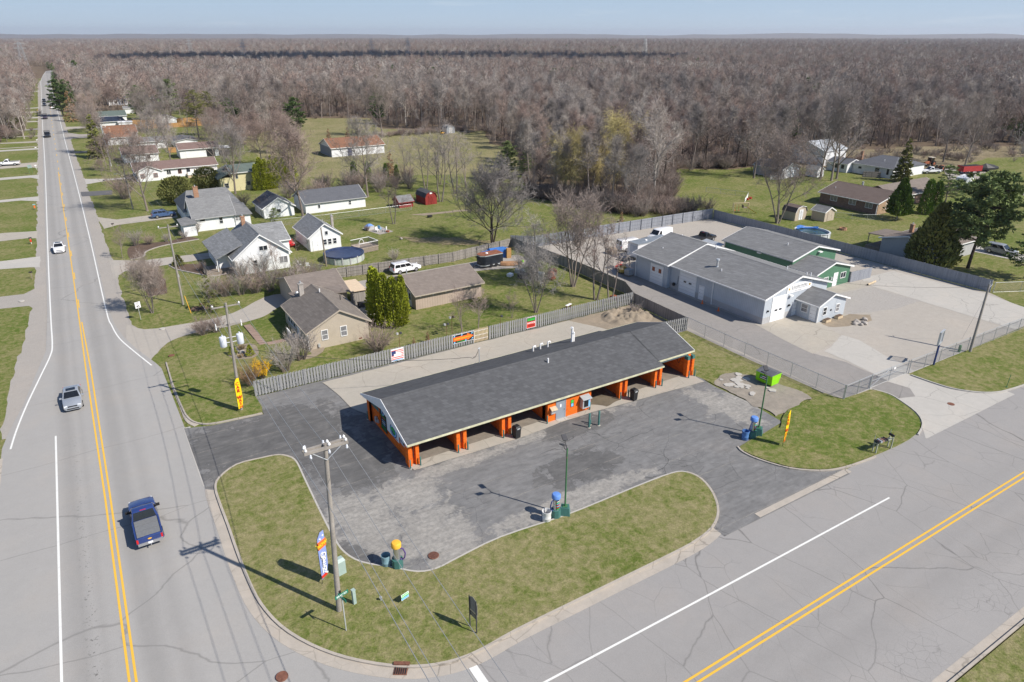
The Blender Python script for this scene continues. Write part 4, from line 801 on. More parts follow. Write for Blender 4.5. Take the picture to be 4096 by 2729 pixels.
        for pts, dirs in tops:
            for i in range(n):
                f = base + (1 - base) * (i + rr.random() * 0.5) / n; x = f * 8; k = min(int(x), 7); p = pts[k].lerp(pts[k + 1], x - k); g_ = (f - base) / (1 - base)
                R_ = rad * (sin(pi * min(1, 0.28 + g_ * 0.72)) ** crown) * (1.0 if g_ < 0.9 else 0.6)
                for j in range(rr.randint(4, 6)):
                    a = 2 * pi * j / 5 + i * 1.1 + rr.uniform(-.4, .4); o = Vector((cos(a), sin(a), 0)); L1 = R_ * rr.uniform(0.6, 1.15)
                    bp, bd = s.limb(s.w, p, (o + UP * 0.10).normalized(), L1, 0.05 + 0.004 * h, 0.015, 3, 0.14, 0.10, 5)
                    nc = max(2, int(L1 * 1.5))
                    for c in range(nc):
                        y = (0.32 + 0.68 * (c + rr.random()) / nc) * 3; kk = min(int(y), 2); q = bp[kk].lerp(bp[kk + 1], y - kk) + rv(rr) * 0.35
                        for m in range(blades):
                            e = rv(rr); e.z *= flat; e.z += 0.30; e = (e + o * 0.35).normalized(); s.blade(q + Vector((e.x, e.y, e.z * 0.5)) * rr.uniform(0, 0.35), e, L * rr.uniform(0.6, 1.2), w)
        return s
    def dense(s, h, rad, n=2600, shape='cone', L=0.34, w=0.09, lean=0.0, lobes=7, trunk=0.0, stems=1):
        """Arborvitae / juniper kind: upright sprays filling a lobed body; shape cone, column, round."""
        rr = s.r; off = rr.uniform(0, 50)
        for st in range(stems): s.w.tube((0.15 * st, 0, -0.05), (0.3 * (st - 0.5) * (stems > 1), 0, h * 0.6), 0.05 + 0.006 * h, 0.03, 7, False)
        for i in range(n):
            u = rr.random(); z0 = trunk + (1 - trunk) * u; a = rr.uniform(0, 2 * pi)
            if shape == 'cone': pr = (1 - u) ** 0.75 * min(1, u * 9 + 0.35)
            elif shape == 'column': pr = min(1.0, (1 - u) ** 0.42 * 1.08) * min(1, u * 12 + 0.5)
            else: pr = sqrt(max(0.0, 1 - (2 * u - 1) ** 2)) * 0.98 + 0.03
            lump = 1 + 0.42 * mnoise.noise(Vector((cos(a) * lobes * 0.4 + off, sin(a) * lobes * 0.4, z0 * h * 0.55))) + 0.30 * mnoise.noise(Vector((cos(a) * lobes + off, sin(a) * lobes, z0 * h * 1.6)))
            rr_ = rad * pr * lump * (1 - 0.38 * rr.random() ** 2.2); o = Vector((cos(a), sin(a), 0)); p = o * rr_ + UP * (z0 * h * 0.97)
            s.blade(p, (UP * rr.uniform(0.5, 1.1) + o * rr.uniform(0.2, 0.8) + rv(rr) * 0.4).normalized(), L * rr.uniform(0.7, 1.4), w)
        return s
    def shrub(s, h, rad, n=34, tw=0.012, sub=7, blades=0):
        rr = s.r
        for i in range(n):
            a = rr.uniform(0, 2 * pi); t = rr.random() ** 0.6; d = Vector((cos(a) * t * rad / h * 1.1, sin(a) * t * rad / h * 1.1, 1)).normalized(); p = Vector((cos(a), sin(a), 0)) * rad * 0.22 * rr.random()
            L = h * rr.uniform(0.65, 1.05); pts, dirs = s.limb(s.w, p, d, L, 0.022, 0.007, 4, 0.16, 0.02, 4)
            for j in range(7):
                y = (0.2 + 0.8 * (j + rr.random()) / 7) * 4; k = min(int(y), 3); q = pts[k].lerp(pts[k + 1], y - k); e = (dirs[k] + rv(rr) * 0.7).normalized()
                s.twigs(q, e, h * rr.uniform(0.16, 0.32), 2, tw, 0.10, sub)
                for m in range(blades): s.blade(q + e * h * 0.2 * rr.random() + rv(rr) * 0.12, rv(rr), 0.10, 0.04)
        return s
    def grass_clump(s, h, rad, n=160):
        rr = s.r
        for i in range(n):
            a = rr.uniform(0, 6.28); t = rr.random(); o = Vector((cos(a), sin(a), 0)); s.blade(o * rad * 0.3 * t, (o * t * 0.9 + UP).normalized(), h * rr.uniform(0.6, 1), 0.02)
        return s
    def make(s, name, label, cat, bark, leaf, group=None, crown='crown', wood='trunk', sc_=1.0):
        o = thing(name, label, cat, 0, 0, 0, 0, group)
        if s.w.v: s.w.build(wood, bark, o)
        if s.t.v: s.t.build(crown, leaf, o)
        return o
PROTO = {}
def add_plant(key, x, y, label, build, name, cat, bark, leaf, h=1.0, group=None, rz=None, z=0.0, crown='crown', wood='trunk'):
    """Plant a named specimen; the first of a key builds it, later ones copy trunk and crown."""
    if key not in PROTO: PROTO[key] = (build().make(name, label, cat, bark, leaf, group, crown, wood), [])
    proto, used = PROTO[key]; first = not used
    o = place(proto, used, x, y, z, (hash((round(x * 7), round(y * 5))) % 628) / 100 if rz is None else rz, h, label)
    if group: o['group'] = group
    elif not first and 'group' in o: del o['group']
    return o
# ---------------------------------------------------------------- the car wash
cw = House('car_wash', 'long orange car wash with open bays under a charcoal shingle roof', 'car wash', 37.5, 55)
SL = (4.75 - 2.78) / 5.75
cw.volume(20.1, 49.7, 50.2, 59.8, 4.75 - SL * 4.8, 4.75, 'x', None, SH_CHAR, TRIM, 0.95, 0.52, GUTTER, 0.16, rakes=(1, 0))
cw.volume(50.57, 55.1, 51.0, 59.0, 4.75 - SL * 4.0, 4.75, 'x', None, SH_CHAR, TRIM, 0.95, 0.52, GUTTER, 0.16, rakes=(0, 1), roofname='end_bay_roof')
TOPZ = 2.66
for i, x in enumerate([20.35, 25.25, 30.2, 35.2, 40.0, 44.95, 49.95, 54.8]):
    y0 = 49.7 if x < 54 else 49.6
    b = MB(); b.box(x - 0.2 - 37.5, x + 0.2 - 37.5, y0 + 0.3 - 55, 59.75 - 55, 0.1, TOPZ if 0 < i < 7 else TOPZ + 0.1); b.build('partition_wall', BLOCK_ORANGE, cw.o)
    if i in (3,): continue
    for sx in (-0.36, 0.36):   # pair of block piers with a dark slot between them
        p = MB(); p.box(x + sx - 0.17 - 37.5, x + sx + 0.17 - 37.5, y0 - 55, y0 + 0.55 - 55, 0.1, 2.24); pr = p.build('pier', BLOCK_ORANGE, cw.o)
        t = MB(); t.box(x + sx - 0.18 - 37.5, x + sx + 0.18 - 37.5, y0 - 0.01 - 55, y0 + 0.56 - 55, 2.242, TOPZ); t.build('pier_cap', TEAL, pr)
        q = MB(); q.box(x + sx - 0.17 - 37.5, x + sx + 0.17 - 37.5, 59.3 - 55, 59.85 - 55, 0.1, TOPZ); q.build('pier', BLOCK_ORANGE, cw.o)
    b = MB(); b.box(x - 0.03 - 37.5, x + 0.03 - 37.5, y0 + 0.1 - 55, y0 + 0.16 - 55, 0.9, 2.6); b.build('conduit', BLACKP, cw.o)
for x0, x1 in ((20.5, 35.2), (40, 54.6)): cw.block('header_beam', x0, x1, 49.98, 50.14, 2.67, 2.92, DK_TEAL)
cw.block('header_beam', 20.5, 54.6, 59.5, 59.66, 2.67, 2.92, DK_TEAL)
for x in (20.1, 54.85):   # gable walls
    b = MB(); g_ = [(y, 4.60 - SL * abs(y - 55)) for y in (50.25, 55, 59.75)]; vs = [(x - 37.5 + dx, y - 55, z) for dx in (0.0, 0.22) for y, z in [(50.25, TOPZ), (59.75, TOPZ)] + g_[::-1]]
    b.add(vs, [(4, 3, 2, 1, 0), (5, 6, 7, 8, 9), (0, 1, 6, 5), (1, 2, 7, 6), (2, 3, 8, 7), (3, 4, 9, 8), (4, 0, 5, 9)]); b.build('gable_wall', BLOCK_ORANGE, cw.o)
for x, s_ in ((19.50, 1), (55.66, -1)):
    yy = (49.3, 55, 60.7) if s_ > 0 else (50.1, 55, 59.9); top = [(y, 4.71 - SL * abs(y - 55) - 0.02) for y in yy]; bot = [(yy[2] - 0.8, 2.74 if s_ > 0 else 3.0), (55, 3.72), (yy[0] + 0.8, 2.74 if s_ > 0 else 3.0)]
    o2 = top + bot; b = MB(); vs = [(x - 37.5 + dx, y - 55, z) for dx in (0.0, 0.05) for y, z in o2]
    b.add(vs, [(0, 1, 4, 5), (1, 2, 3, 4), (6, 11, 10, 7), (7, 10, 9, 8)] + [(k, k + 6, (k + 1) % 6 + 6, (k + 1) % 6) for k in range(6)]); b.build('gable_fascia', TRIM, cw.o)
cw.panel('W', 20.1, 50.3, 59.6, 2.05, 2.48, TEAL, 'teal_stripe', 0.004, 0.014)
for y in (50.1, 59.3): cw.block('corner_pilaster', 19.86, 20.09, y, y + 0.45, 0.1, 2.75, BLOCK_ORANGE)
# equipment room front
cw.block('room_wall', 35.0, 40.2, 49.62, 50.6, 0.1, 2.30, BLOCK_ORANGE); cw.block('room_wall_top', 35.0, 40.2, 49.60, 50.6, 2.302, 2.7, DK_TEAL)
cw.door('S', 49.62, 36.6, 1.05, 2.1, DOOR_GREY, DOOR_GREY, True, None, 0.12); cw.panel('S', 49.62, 36.48, 36.66, 1.45, 1.8, WHITE_INK, 'notice', 0.036, 0.04)
cw.block('doorstep', 36.0, 37.2, 49.1, 49.6, 0.1, 0.15, CONC_PALE)
nb = cw.panel('S', 49.62, 37.84, 38.24, 1.05, 1.88, BLACK_INK, 'poster', 0.004, 0.02); cw.panel('S', 49.62, 37.88, 38.2, 1.5, 1.84, NEON, 'poster_print', 0.021, 0.025, None, nb); cw.panel('S', 49.62, 37.9, 38.18, 1.1, 1.45, BLUE_INK, 'poster_print', 0.021, 0.025, None, nb)
vm = cw.panel('S', 49.62, 39.05, 40.02, 0.68, 1.72, GALV, 'vending_machine', 0.004, 0.5); cw.panel('S', 49.62, 39.2, 39.75, 0.85, 1.6, BLACK_INK, 'vending_window', 0.502, 0.51, None, vm); cw.panel('S', 49.62, 39.78, 39.98, 0.8, 1.65, BLUE_INK, 'vending_panel', 0.502, 0.51, None, vm)
cw.slab('vending_canopy', [(38.95, 48.9, 1.80), (40.1, 48.9, 1.80), (40.1, 49.6, 2.05), (38.95, 49.6, 2.05)], GALV, 0.03)
cw.panel('S', 49.62, 35.3, 35.85, 1.05, 1.45, GALV, 'coin_box', 0.004, 0.25); cw.slab('coin_canopy', [(35.2, 49.15, 1.55), (35.95, 49.15, 1.55), (35.95, 49.6, 1.8), (35.2, 49.6, 1.8)], PALE_WOOD, 0.03)
for x in (25.05, 30.0, 34.98): # price boards on the bay sides
    q = cw.panel('W', x - 0.005, 50.6, 51.1, 1.55, 2.35, BLACK_INK, 'price_board', 0.0, 0.02)
    for k in range(4): cw.panel('W', x - 0.005, 50.65, 51.05, 1.62 + k * 0.17, 1.68 + k * 0.17, WHITE_INK, 'price_line', 0.021, 0.025, None, q)
for x in (44.75, 49.75, 54.6):
    b = MB(); pts = [Vector((x - 0.05 - 37.5, 51.0 + 0.9 * t - 55, 1.9 - 1.4 * sin(t * pi) * (0.6 + 0.4 * cos(t * 5)))) for t in [k / 10 for k in range(11)]]; b.path(pts, 0.025, 5); b.build('wash_hose', BLACKP, cw.o)
# west wall signs
def wsign(name, y0, y1, z0, z1, mat): return cw.panel('W', 20.1, y0, y1, z0, z1, mat, name, 0.016, 0.06)
sg = wsign('menu_sign', 55.35, 56.75, 0.62, 3.12, BLACK_INK); cw.panel('W', 20.1, 55.45, 56.65, 2.18, 2.24, NEON, 'sign_band', 0.061, 0.066, None, sg); cw.panel('W', 20.1, 55.45, 56.65, 0.75, 1.15, plain('dark_green_ink', (0.02, 0.13, 0.03)), 'sign_band', 0.061, 0.066, None, sg)
for k, (z, m_) in enumerate([(1.98, RED_INK), (1.72, BLUE_INK), (1.5, WHITE_INK), (1.3, BLUE_INK)]): cw.panel('W', 20.1, 55.6, 56.4, z, z + 0.07, m_, 'sign_line', 0.061, 0.066, None, sg)
b = MB(); b.tube((20.035 - 37.5, 56.05 - 55, 2.70), (20.028 - 37.5, 56.05 - 55, 2.70), 0.36, None, 20); b.build('sign_emblem', BLUE_INK, sg); b = MB(); b.tube((20.027 - 37.5, 56.02 - 55, 2.68), (20.022 - 37.5, 56.02 - 55, 2.68), 0.22, None, 16); b.build('sign_emblem_core', NAVY_INK, sg)
sg = wsign('hot_water_sign', 52.32, 55.18, 1.18, 3.22, WHITE_INK); cw.panel('W', 20.1, 52.38, 55.12, 2.58, 3.16, BLACK_INK, 'sign_header', 0.061, 0.066, None, sg)
text('lettering', 'HOT WATER', 0.50, NEON, sg, (20.03 - 37.5, 53.55 - 55, 2.87), FACE_ROT['W'], sx=0.92, bold=0.006)
for r_, m_, dx in ((0.66, NAVY_INK, 0.0), (0.56, BLUE_INK, 0.005), (0.40, NAVY_INK, 0.010)):
    b = MB(); b.lathe((0, 0, 0), [(r_, 0.0), (r_, 0.006)], 24, 1.25, 1.0); o = b.build('sign_emblem', m_, sg); o.location = (20.038 - dx - 37.5, 53.55 - 55, 1.86); o.rotation_euler = FACE_ROT['W']
b = MB(); b.cbox((20.018 - 37.5, 53.75 - 55, 1.98), (0.006, 0.75, 0.28)); b.cbox((20.018 - 37.5, 53.35 - 55, 1.80), (0.008, 0.5, 0.22)); b.build('sign_emblem_green', NEON, sg)
cw.panel('W', 20.1, 52.6, 53.4, 1.26, 1.34, NAVY_INK, 'sign_line', 0.061, 0.066, None, sg)
sg = wsign('photo_sign', 50.62, 52.0, 1.42, 2.36, plain('pale_grey_ink', (0.45, 0.48, 0.54))); cw.panel('W', 20.1, 50.8, 51.3, 1.6, 2.0, BLACK_INK, 'sign_print', 0.061, 0.066, None, sg); cw.panel('W', 20.1, 51.4, 51.85, 1.75, 2.2, NAVY_INK, 'sign_print', 0.061, 0.066, None, sg)
b = MB(); b.tube((20.0 - 37.5, 56.9 - 55, 0.4), (20.0 - 37.5, 56.9 - 55, 3.45), 0.05, None, 8); b.build('service_conduit', BLOCK_ORANGE, cw.o); cw.panel('W', 20.1, 57.8, 58.15, 0.65, 1.25, GALV, 'electric_meter', 0.004, 0.2); cw.panel('W', 20.1, 57.4, 57.65, 0.8, 1.1, GALV, 'gas_regulator', 0.004, 0.15)
for x, y, hgt in ((39.2, 58.7, 0.55), (40.3, 58.9, 0.6), (41.4, 59.0, 0.6)):
    b = MB(); z = 4.75 - SL * (y - 55); X, Y = x - 37.5, y - 55; b.tube((X, Y, z - .2), (X, Y, z + hgt), 0.085, None, 10); b.tube((X, Y, z + hgt), (X + 0.32, Y + 0.05, z + hgt + 0.03), 0.085, None, 10); b.tube((X + .3, Y + .05, z + hgt + .03), (X + 0.34, Y + 0.05, z + hgt - 0.18), 0.085, None, 10); b.build('vent_pipe', PVC, cw.o, 40)
for dx in (0, 0.22):
    b = MB(); x, y = 44.3 + dx, 58.3; z = 4.75 - SL * (y - 55); X, Y = x - 37.5, y - 55; H0 = 1.75 - dx * 3; b.tube((X, Y, z - .2), (X, Y, z + H0), 0.13, None, 10); b.tube((X, Y, z + H0), (X - 0.28, Y - 0.2, z + H0 + 0.16), 0.13, None, 10); b.build('tall_vent_pipe', PVC, cw.o, 40)
cw.pipe(37.9, 53.9, 4.75 - SL * 1.1, 0.5, 0.09)
b = MB(); X, Y = 33.2 - 37.5, 60.4 - 55; b.tube((X, Y, 2.6), (X, Y, 4.6), 0.05, None, 8); b.tube((X - 0.12, Y, 4.6), (X + 0.12, Y, 4.68), 0.1, 0.06, 8); b.build('service_mast', GALV, cw.o)
b = MB()
for k in range(3): b.path([Vector((X - 0.05, Y, 4.55)), Vector((X - 0.35 - 0.1 * k, Y - 0.1, 4.0 - 0.15 * k)), Vector((X - 0.9, Y - 0.15, 3.7)), Vector((X - 1.3, Y - 0.2, 3.95))], 0.018, 4)
b.build('service_loop', WIRE_DK, cw.o)
# ---------------------------------------------------------------- service company next door
ld = House('service_garage', 'long pale grey steel service building with white overhead doors', 'workshop', 81, 64)
ld.volume(74.55, 87.75, 55.8, 73.6, 4.0, 5.95, 'y', STEEL_GREY, SH_GREY, TRIM, 0.55, 0.4, TRIM, 0.16, base=(0.95, GREY_WALL))
ld.volume(73.9, 87.75, 73.62, 81.0, 4.05, 6.15, 'y', STEEL_GREY, SH_GREY, TRIM, 0.5, 0.40, TRIM, 0.16, ridge_at=0.55, name='north_wall', roofname='north_roof', rakes=(1, 1))
ld.volume(81.4, 87.25, 52.25, 55.79, 2.75, 3.85, 'y', STEEL_GREY, SH_GREY, TRIM, 0.45, 0.3, TRIM, 0.14, ridge_at=0.46, name='office_wall', roofname='office_roof', rakes=(1, 0))
ld.overhead('S', 55.8, 76.15, 78.85, 3.5, 2, 1.5); ld.door('S', 55.8, 80.95, 0.85, 2.05, DOOR_WHITE, STEEL_GREY)
ld.overhead('W', 74.55, 68.35, 71.55, 3.3, 2, 1.75); ld.door('W', 74.55, 67.05, 0.85, 2.1); od = ld.overhead('W', 73.9, 74.7, 77.3, 3.1, 0)
for c in (75.3, 76.75): ld.panel('W', 73.9, c - 0.3, c + 0.3, 2.0, 2.65, RUST_RED, 'boarded_pane', 0.031, 0.045, None, od)
for y in (54.45,): ld.window('W', 81.4, y, 0.98, 0.95, 1.05, TRIM, GLASS_CURT, 'h')
ld.door('W', 81.4, 53.05, 0.8, 2.05); ld.window('S', 52.25, 82.75, 0.95, 0.7, 1.05, TRIM, GLASS, 'h'); ld.window('S', 52.25, 85.55, 0.92, 0.7, 1.05, TRIM, GLASS_CURT, 'h'); ld.panel('S', 52.25, 83.95, 84.3, 1.25, 1.5, BLACK_INK, 'unit_number', 0.004, 0.02)
ld.downspout(74.45, 67.9 - 3.0, 3.9); ld.downspout(73.8, 80.8, 3.9); ld.downspout(81.3, 52.2, 2.6)
for x, y in ((79.6, 55.6), (75.3, 55.6), (79.7, 55.6)): ld.panel('S', 55.8, x - 0.12, x + 0.12, 1.75, 1.95, BLACKP, 'wall_lamp', 0.004, 0.2)
ld.panel('S', 55.8, 79.4, 79.9, 3.2, 3.38, TRIM, 'flood_lamp', 0.004, 0.4)
sg = ld.panel('S', 55.8, 78.8, 84.0, 3.62, 4.85, WHITE_INK, 'name_sign', 0.004, 0.06)
ML = plain('dark_sign_ink', (0.05, 0.05, 0.05)); lx = lambda x: x - 81
text('lettering', 'Loudermilks', 0.58, ML, sg, (lx(81.35), 55.735 - 64, 4.42), FACE_ROT['S'], space=1.12)
b = MB(); b.box(lx(79.75), lx(83.05), 55.725 - 64, 55.733 - 64, 4.10, 4.14); b.box(lx(79.75), lx(79.79), 55.725 - 64, 55.733 - 64, 4.14, 4.66); b.build('underline', ML, sg)
text('small_lettering', '810 724-0482', 0.26, plain('grey_sign_ink', (0.35, 0.35, 0.35)), sg, (lx(81.2), 55.735 - 64, 3.80), FACE_ROT['S'])
for x in (79.2, 83.5):
    b = MB(); 
    for k in range(5): b.tube((lx(x) + 0.1 * cos(k * 1.26), 55.733 - 64, 4.25 + 0.1 * sin(k * 1.26)), (lx(x) + 0.1 * cos(k * 1.26), 55.726 - 64, 4.25 + 0.1 * sin(k * 1.26)), 0.085, None, 8)
    b.build('flower_emblem', YELLOW, sg)
b = MB(); X, Y, Z = 77.2 - 81, 67.0 - 64, 4.78; b.tube((X, Y, Z - .3), (X, Y, Z + 1.0), 0.17, None, 12); b.tube((X, Y, Z + 1.0), (X, Y, Z + 1.18), 0.30, 0.26, 12); b.tube((X, Y, Z - .1), (X, Y, Z + .12), 0.24, 0.18, 12); b.build('exhaust_stack', GALV, ld.o, 40)
for x, y, h_ in ((76.6, 65.6, 0.3), (81.0, 71.0, 0.6), (76.9, 78.2, 0.3), (82.8, 80.0, 0.4), (84.6, 60.5, 0.45), (84.9, 57.4, 0.4), (85.3, 57.0, 0.5)): ld.pipe(x, y, 4.0 + (1.95 / 6.6) * min(x - 74.55, 87.75 - x), h_, 0.075)
b = MB(); b.tube((74.4 - 81, 72.6 - 64, 0.9), (74.3 - 81, 72.6 - 64, 0.9), 0.28, None, 14); b.path([Vector((74.4 - 81, 72.3 - 64, 1.0)), Vector((74.4 - 81, 71.9 - 64, 1.1)), Vector((74.4 - 81, 71.8 - 64, 2.4))], 0.03, 5); b.build('hose_reel', BLACKP, ld.o)
gr = House('green_workshop', 'dark green steel workshop with two stepped grey roofs', 'workshop', 97, 70)
gr.volume(92.3, 103.2, 65.2, 79.0, 3.95, 5.35, 'y', STEEL_GREEN, SH_GREY, TRIM, 0.5, 0.35, TRIM_GREY, 0.16)
gr.volume(92.1, 100.4, 60.5, 65.19, 2.95, 4.15, 'y', STEEL_GREEN, SH_GREY, TRIM, 0.45, 0.3, TRIM_GREY, 0.14, ridge_at=0.46, name='office_wall', roofname='office_roof', rakes=(1, 0))
gr.door('S', 60.5, 96.85, 0.9, 2.1); gr.window('S', 60.5, 94.5, 1.1, 1.0, 0.75, TRIM, GLASS_CURT, 'v'); gr.window('S', 60.5, 98.75, 1.15, 1.2, 0.85, TRIM, GLASS, 'v'); gr.panel('S', 60.5, 95.55, 95.85, 1.3, 1.75, GALV, 'electric_meter', 0.004, 0.2)
gr.panel('S', 65.2, 98.2, 98.9, 4.15, 4.3, TRIM, 'flood_lamp', 0.004, 0.5); gr.panel('W', 92.3, 71.2, 71.9, 3.3, 3.5, TRIM, 'flood_lamp', 0.004, 0.4); gr.pipe(95.6, 69, 4.75, 0.45, 0.08); gr.downspout(92.2, 79.05, 3.8)
gr.block('lean_to', 90.2, 92.25, 79.3, 83, 0, 2.5, GREY_WALL); gr.slab('lean_to_roof', [(89.8, 79.1, 2.55), (92.3, 79.1, 3.0), (92.3, 83.3, 3.0), (89.8, 83.3, 2.55)], GALV, 0.08)
# ---------------------------------------------------------------- houses behind the fence
bh = House('beige_house', 'beige clapboard house with a brown shingle roof beside the fence', 'house', 24, 88)
bh.volume(19.85, 27.6, 79.7, 90.8, 2.65, 4.75, 'y', VINYL_BEIGE, SH_TAN, TAN_TRIM, 0.35, 0.25, TAN_TRIM, ridge_at=0.53)
bh.volume(22.2, 29.2, 92.3, 102.5, 2.65, 4.25, 'x', VINYL_BEIGE, SH_TANL, TAN_TRIM, 0.4, 0.3, TAN_TRIM, name='rear_wall', roofname='rear_roof'); bh.block('link_wall', 21.5, 27.5, 90.4, 92.6, 0, 2.7, VINYL_BEIGE)
bh.slab('link_roof', [(21.2, 90.5, 3.3), (28.6, 90.5, 2.9), (28.6, 93.5, 3.0), (21.2, 93.5, 3.2)], SH_TANL, 0.12)
bh.window('S', 79.7, 21.85, 1.15, 0.7, 1.2, TRIM, GLASS_CURT, 'h'); bh.window('S', 79.7, 24.3, 1.12, 0.72, 1.25, TRIM, GLASS_CURT, 'h')
for y in (86.2, 87.4, 88.6): bh.window('W', 19.85, y, 0.9, 1.0, 1.3, TRIM, GLASS, 'h')
bh.door('W', 19.85, 84.4, 0.9, 2.05, DOOR_WHITE, TRIM); bh.block('front_step', 18.6, 19.83, 83.6, 85.4, 0.1, 0.45, CONC_PALE)
b = MB()
for k in range(9): b.box(18.62 - 24, 18.66 - 24, 83.62 - 88 + k * 0.21, 83.66 - 88 + k * 0.21, 0.45, 1.3)
b.box(18.58 - 24, 18.70 - 24, 83.58 - 88, 85.44 - 88, 1.302, 1.37); b.build('step_railing', TRIM, bh.o)
bh.chimney(22.2, 90.0, 3.2, 5.35, 0.6, 0.6, ROCK); bh.pipe(23.9, 87.2, 4.7, 0.5, 0.08); bh.pipe(26.4, 86.6, 3.6, 0.4, 0.06, BLACKP); bh.downspout(19.72, 79.62, 2.5); bh.panel('S', 79.7, 20.85, 21.1, 0.3, 0.75, GALV, 'gas_meter', 0.004, 0.2); bh.panel('S', 79.7, 26.2, 26.6, 0.15, 0.35, RUST, 'crawl_vent', 0.004, 0.03)
b = MB(); b.lathe((22.1 - 24, 92.0 - 88, 3.2), [(0.15, 0), (0.24, 0.1), (0.24, 0.35), (0.12, 0.5)], 10); b.build('security_lamp', GALV, bh.o)
bg = House('beige_garage', 'long low beige garage with a light brown roof beside the cedar clump', 'garage', 42, 90)
bg.volume(36.95, 47.7, 85.65, 94.4, 2.45, 3.95, 'x', BEIGE_PANEL, SH_TANL, TAN_TRIM, 0.45, 0.3, TAN_TRIM); bg.door('W', 36.95, 87.6, 0.9, 2.05, DOOR_WHITE, TRIM, True, (0.9, 1.9)); bg.pipe(37.9, 90.6, 3.85, 0.75, 0.1, GALV, 'flue'); bg.window('W', 36.95, 92.2, 1.0, 0.9, 0.9)
for x in (37.6, 39.6, 41.6, 43.6, 45.6): bg.panel('S', 85.65, x - 0.12, x + 0.12, 1.95, 2.2, TRIM, 'bird_box', 0.12, 0.36)  # small white bird boxes under the eave, not lamps
wa = House('white_bungalow', 'white bungalow with a light grey shingle roof beside the round pool', 'house', 23, 121)
wa.volume(18.45, 27.2, 115.2, 126.3, 3.05, 6.4, 'y', VINYL_WHITE, SH_GREYL, TRIM, 0.4, 0.35)
wa.volume(23.0, 29.3, 122.9, 133.0, 3.0, 4.95, 'x', VINYL_WHITE, SH_GREYL, TRIM, 0.35, 0.3, name='wing_wall', roofname='wing_roof', rakes=(0, 1))
wa.slab('porch_roof', [(15.9, 117.0, 2.72), (20.4, 117.0, 4.62), (20.4, 129.6, 4.62), (15.9, 129.6, 2.72)], SH_GREYL); wa.block('porch_wall', 16.6, 18.5, 119.0, 129.0, 0, 2.85, VINYL_WHITE); wa.block('porch_deck', 14.2, 18.4, 117.2, 121.5, 0.0, 0.5, POST_WOOD)
for y in (117.3, 119.0): wa.block('porch_post', 16.05, 16.17, y, y + 0.12, 0.5, 2.65, TRIM)
b = MB()
for k in range(12): b.box(14.25 - 23, 14.30 - 23, 117.3 - 121 + k * 0.36, 117.35 - 121 + k * 0.36, 0.5, 1.3)
b.box(14.2 - 23, 14.36 - 23, 117.2 - 121, 121.5 - 121, 1.302, 1.38); b.build('deck_railing', DKGREY, wa.o)
wa.window('S', 115.2, 23.2, 3.62, 1.3, 0.72, TRIM, GLASS, 'v'); wa.window('S', 115.2, 21.6, 1.12, 0.62, 1.0, TRIM, GLASS, 'h'); wa.window('S', 115.2, 26.2, 1.0, 1.3, 1.1, TRIM, GLASS_CURT, 'v'); wa.panel('S', 115.2, 22.7, 22.95, 5.2, 5.5, TRIM, 'gable_vent', 0.004, 0.03)
wa.chimney(22.4, 124.6, 5.4, 7.35, 0.62, 0.62); wa.window('W', 18.45, 116.4, 1.0, 0.8, 1.1)
ga = House('white_cottage', 'small white gabled cottage behind the pool with a grey roof', 'cottage', 35.6, 127)
ga.volume(32.85, 38.6, 122.4, 131.6, 2.85, 4.9, 'y', VINYL_WHITE, SH_GREYL, TRIM, 0.35, 0.3); ga.door('S', 122.4, 33.85, 0.85, 1.9); ga.window('S', 122.4, 36.05, 2.75, 0.5, 0.65)
for x in (35.6, 36.5, 37.45): ga.window('S', 122.4, x, 0.95, 0.62, 0.95, TRIM, GLASS, 'h')
ga.window('W', 32.85, 124.0, 1.2, 0.55, 0.6); ga.chimney(39.1, 128.2, 0, 4.6, 0.42, 0.42, ROCK); ga.pipe(35.7, 122.8, 4.8, 0.8, 0.05, GALV)
wb = House('white_farmhouse', 'white farmhouse with joined grey roofs and a brick chimney', 'house', 22, 155)
wb.volume(17.35, 25.2, 148.2, 156.6, 2.95, 5.9, 'x', VINYL_WHITE, SH_GREY, TRIM_GREY, 0.4, 0.25); wb.volume(16.9, 28.4, 155.5, 168.5, 2.85, 5.7, 'x', VINYL_WHITE, SH_GREY, TRIM_GREY, 0.4, 0.3, name='rear_wall', roofname='rear_roof', hip=2.0)
wb.block('side_wall', 25.2, 28.2, 148.0, 155.4, 0, 2.5, VINYL_WHITE); wb.slab('side_roof', [(25.1, 147.6, 2.6), (28.6, 147.6, 2.5), (28.6, 155.6, 3.3), (25.1, 155.6, 3.4)], SH_GREY)
wb.block('porch_wall', 15.0, 17.3, 145.2, 149.5, 0, 2.3, VINYL_WHITE); wb.slab('porch_roof', [(14.6, 144.8, 2.4), (17.6, 144.8, 2.5), (17.6, 150.5, 2.9), (14.6, 150.5, 2.5)], SH_GREY, 0.12)
wb.window('S', 148.2, 19.0, 1.95, 1.0, 0.4); wb.window('S', 148.2, 22.5, 1.15, 0.62, 1.15, TRIM, GLASS, 'h'); wb.window('S', 148.0, 25.8, 1.35, 1.1, 0.85, TRIM, GLASS_CURT, 'x'); wb.chimney(20.0, 158.2, 4.6, 7.0, 0.95, 0.6)
gc = House('little_white_garage', 'little white gabled garage in the shade of the reddish maple', 'garage', 35, 156); gc.volume(31.85, 38.3, 152.1, 160.4, 2.35, 4.3, 'y', VINYL_WHITE, SH_DARK, TRIM, 0.35, 0.3); gc.window('S', 152.1, 35.0, 1.0, 0.9, 0.7); gc.door('W', 31.85, 154.5, 0.8, 1.95, GREY_WALL)
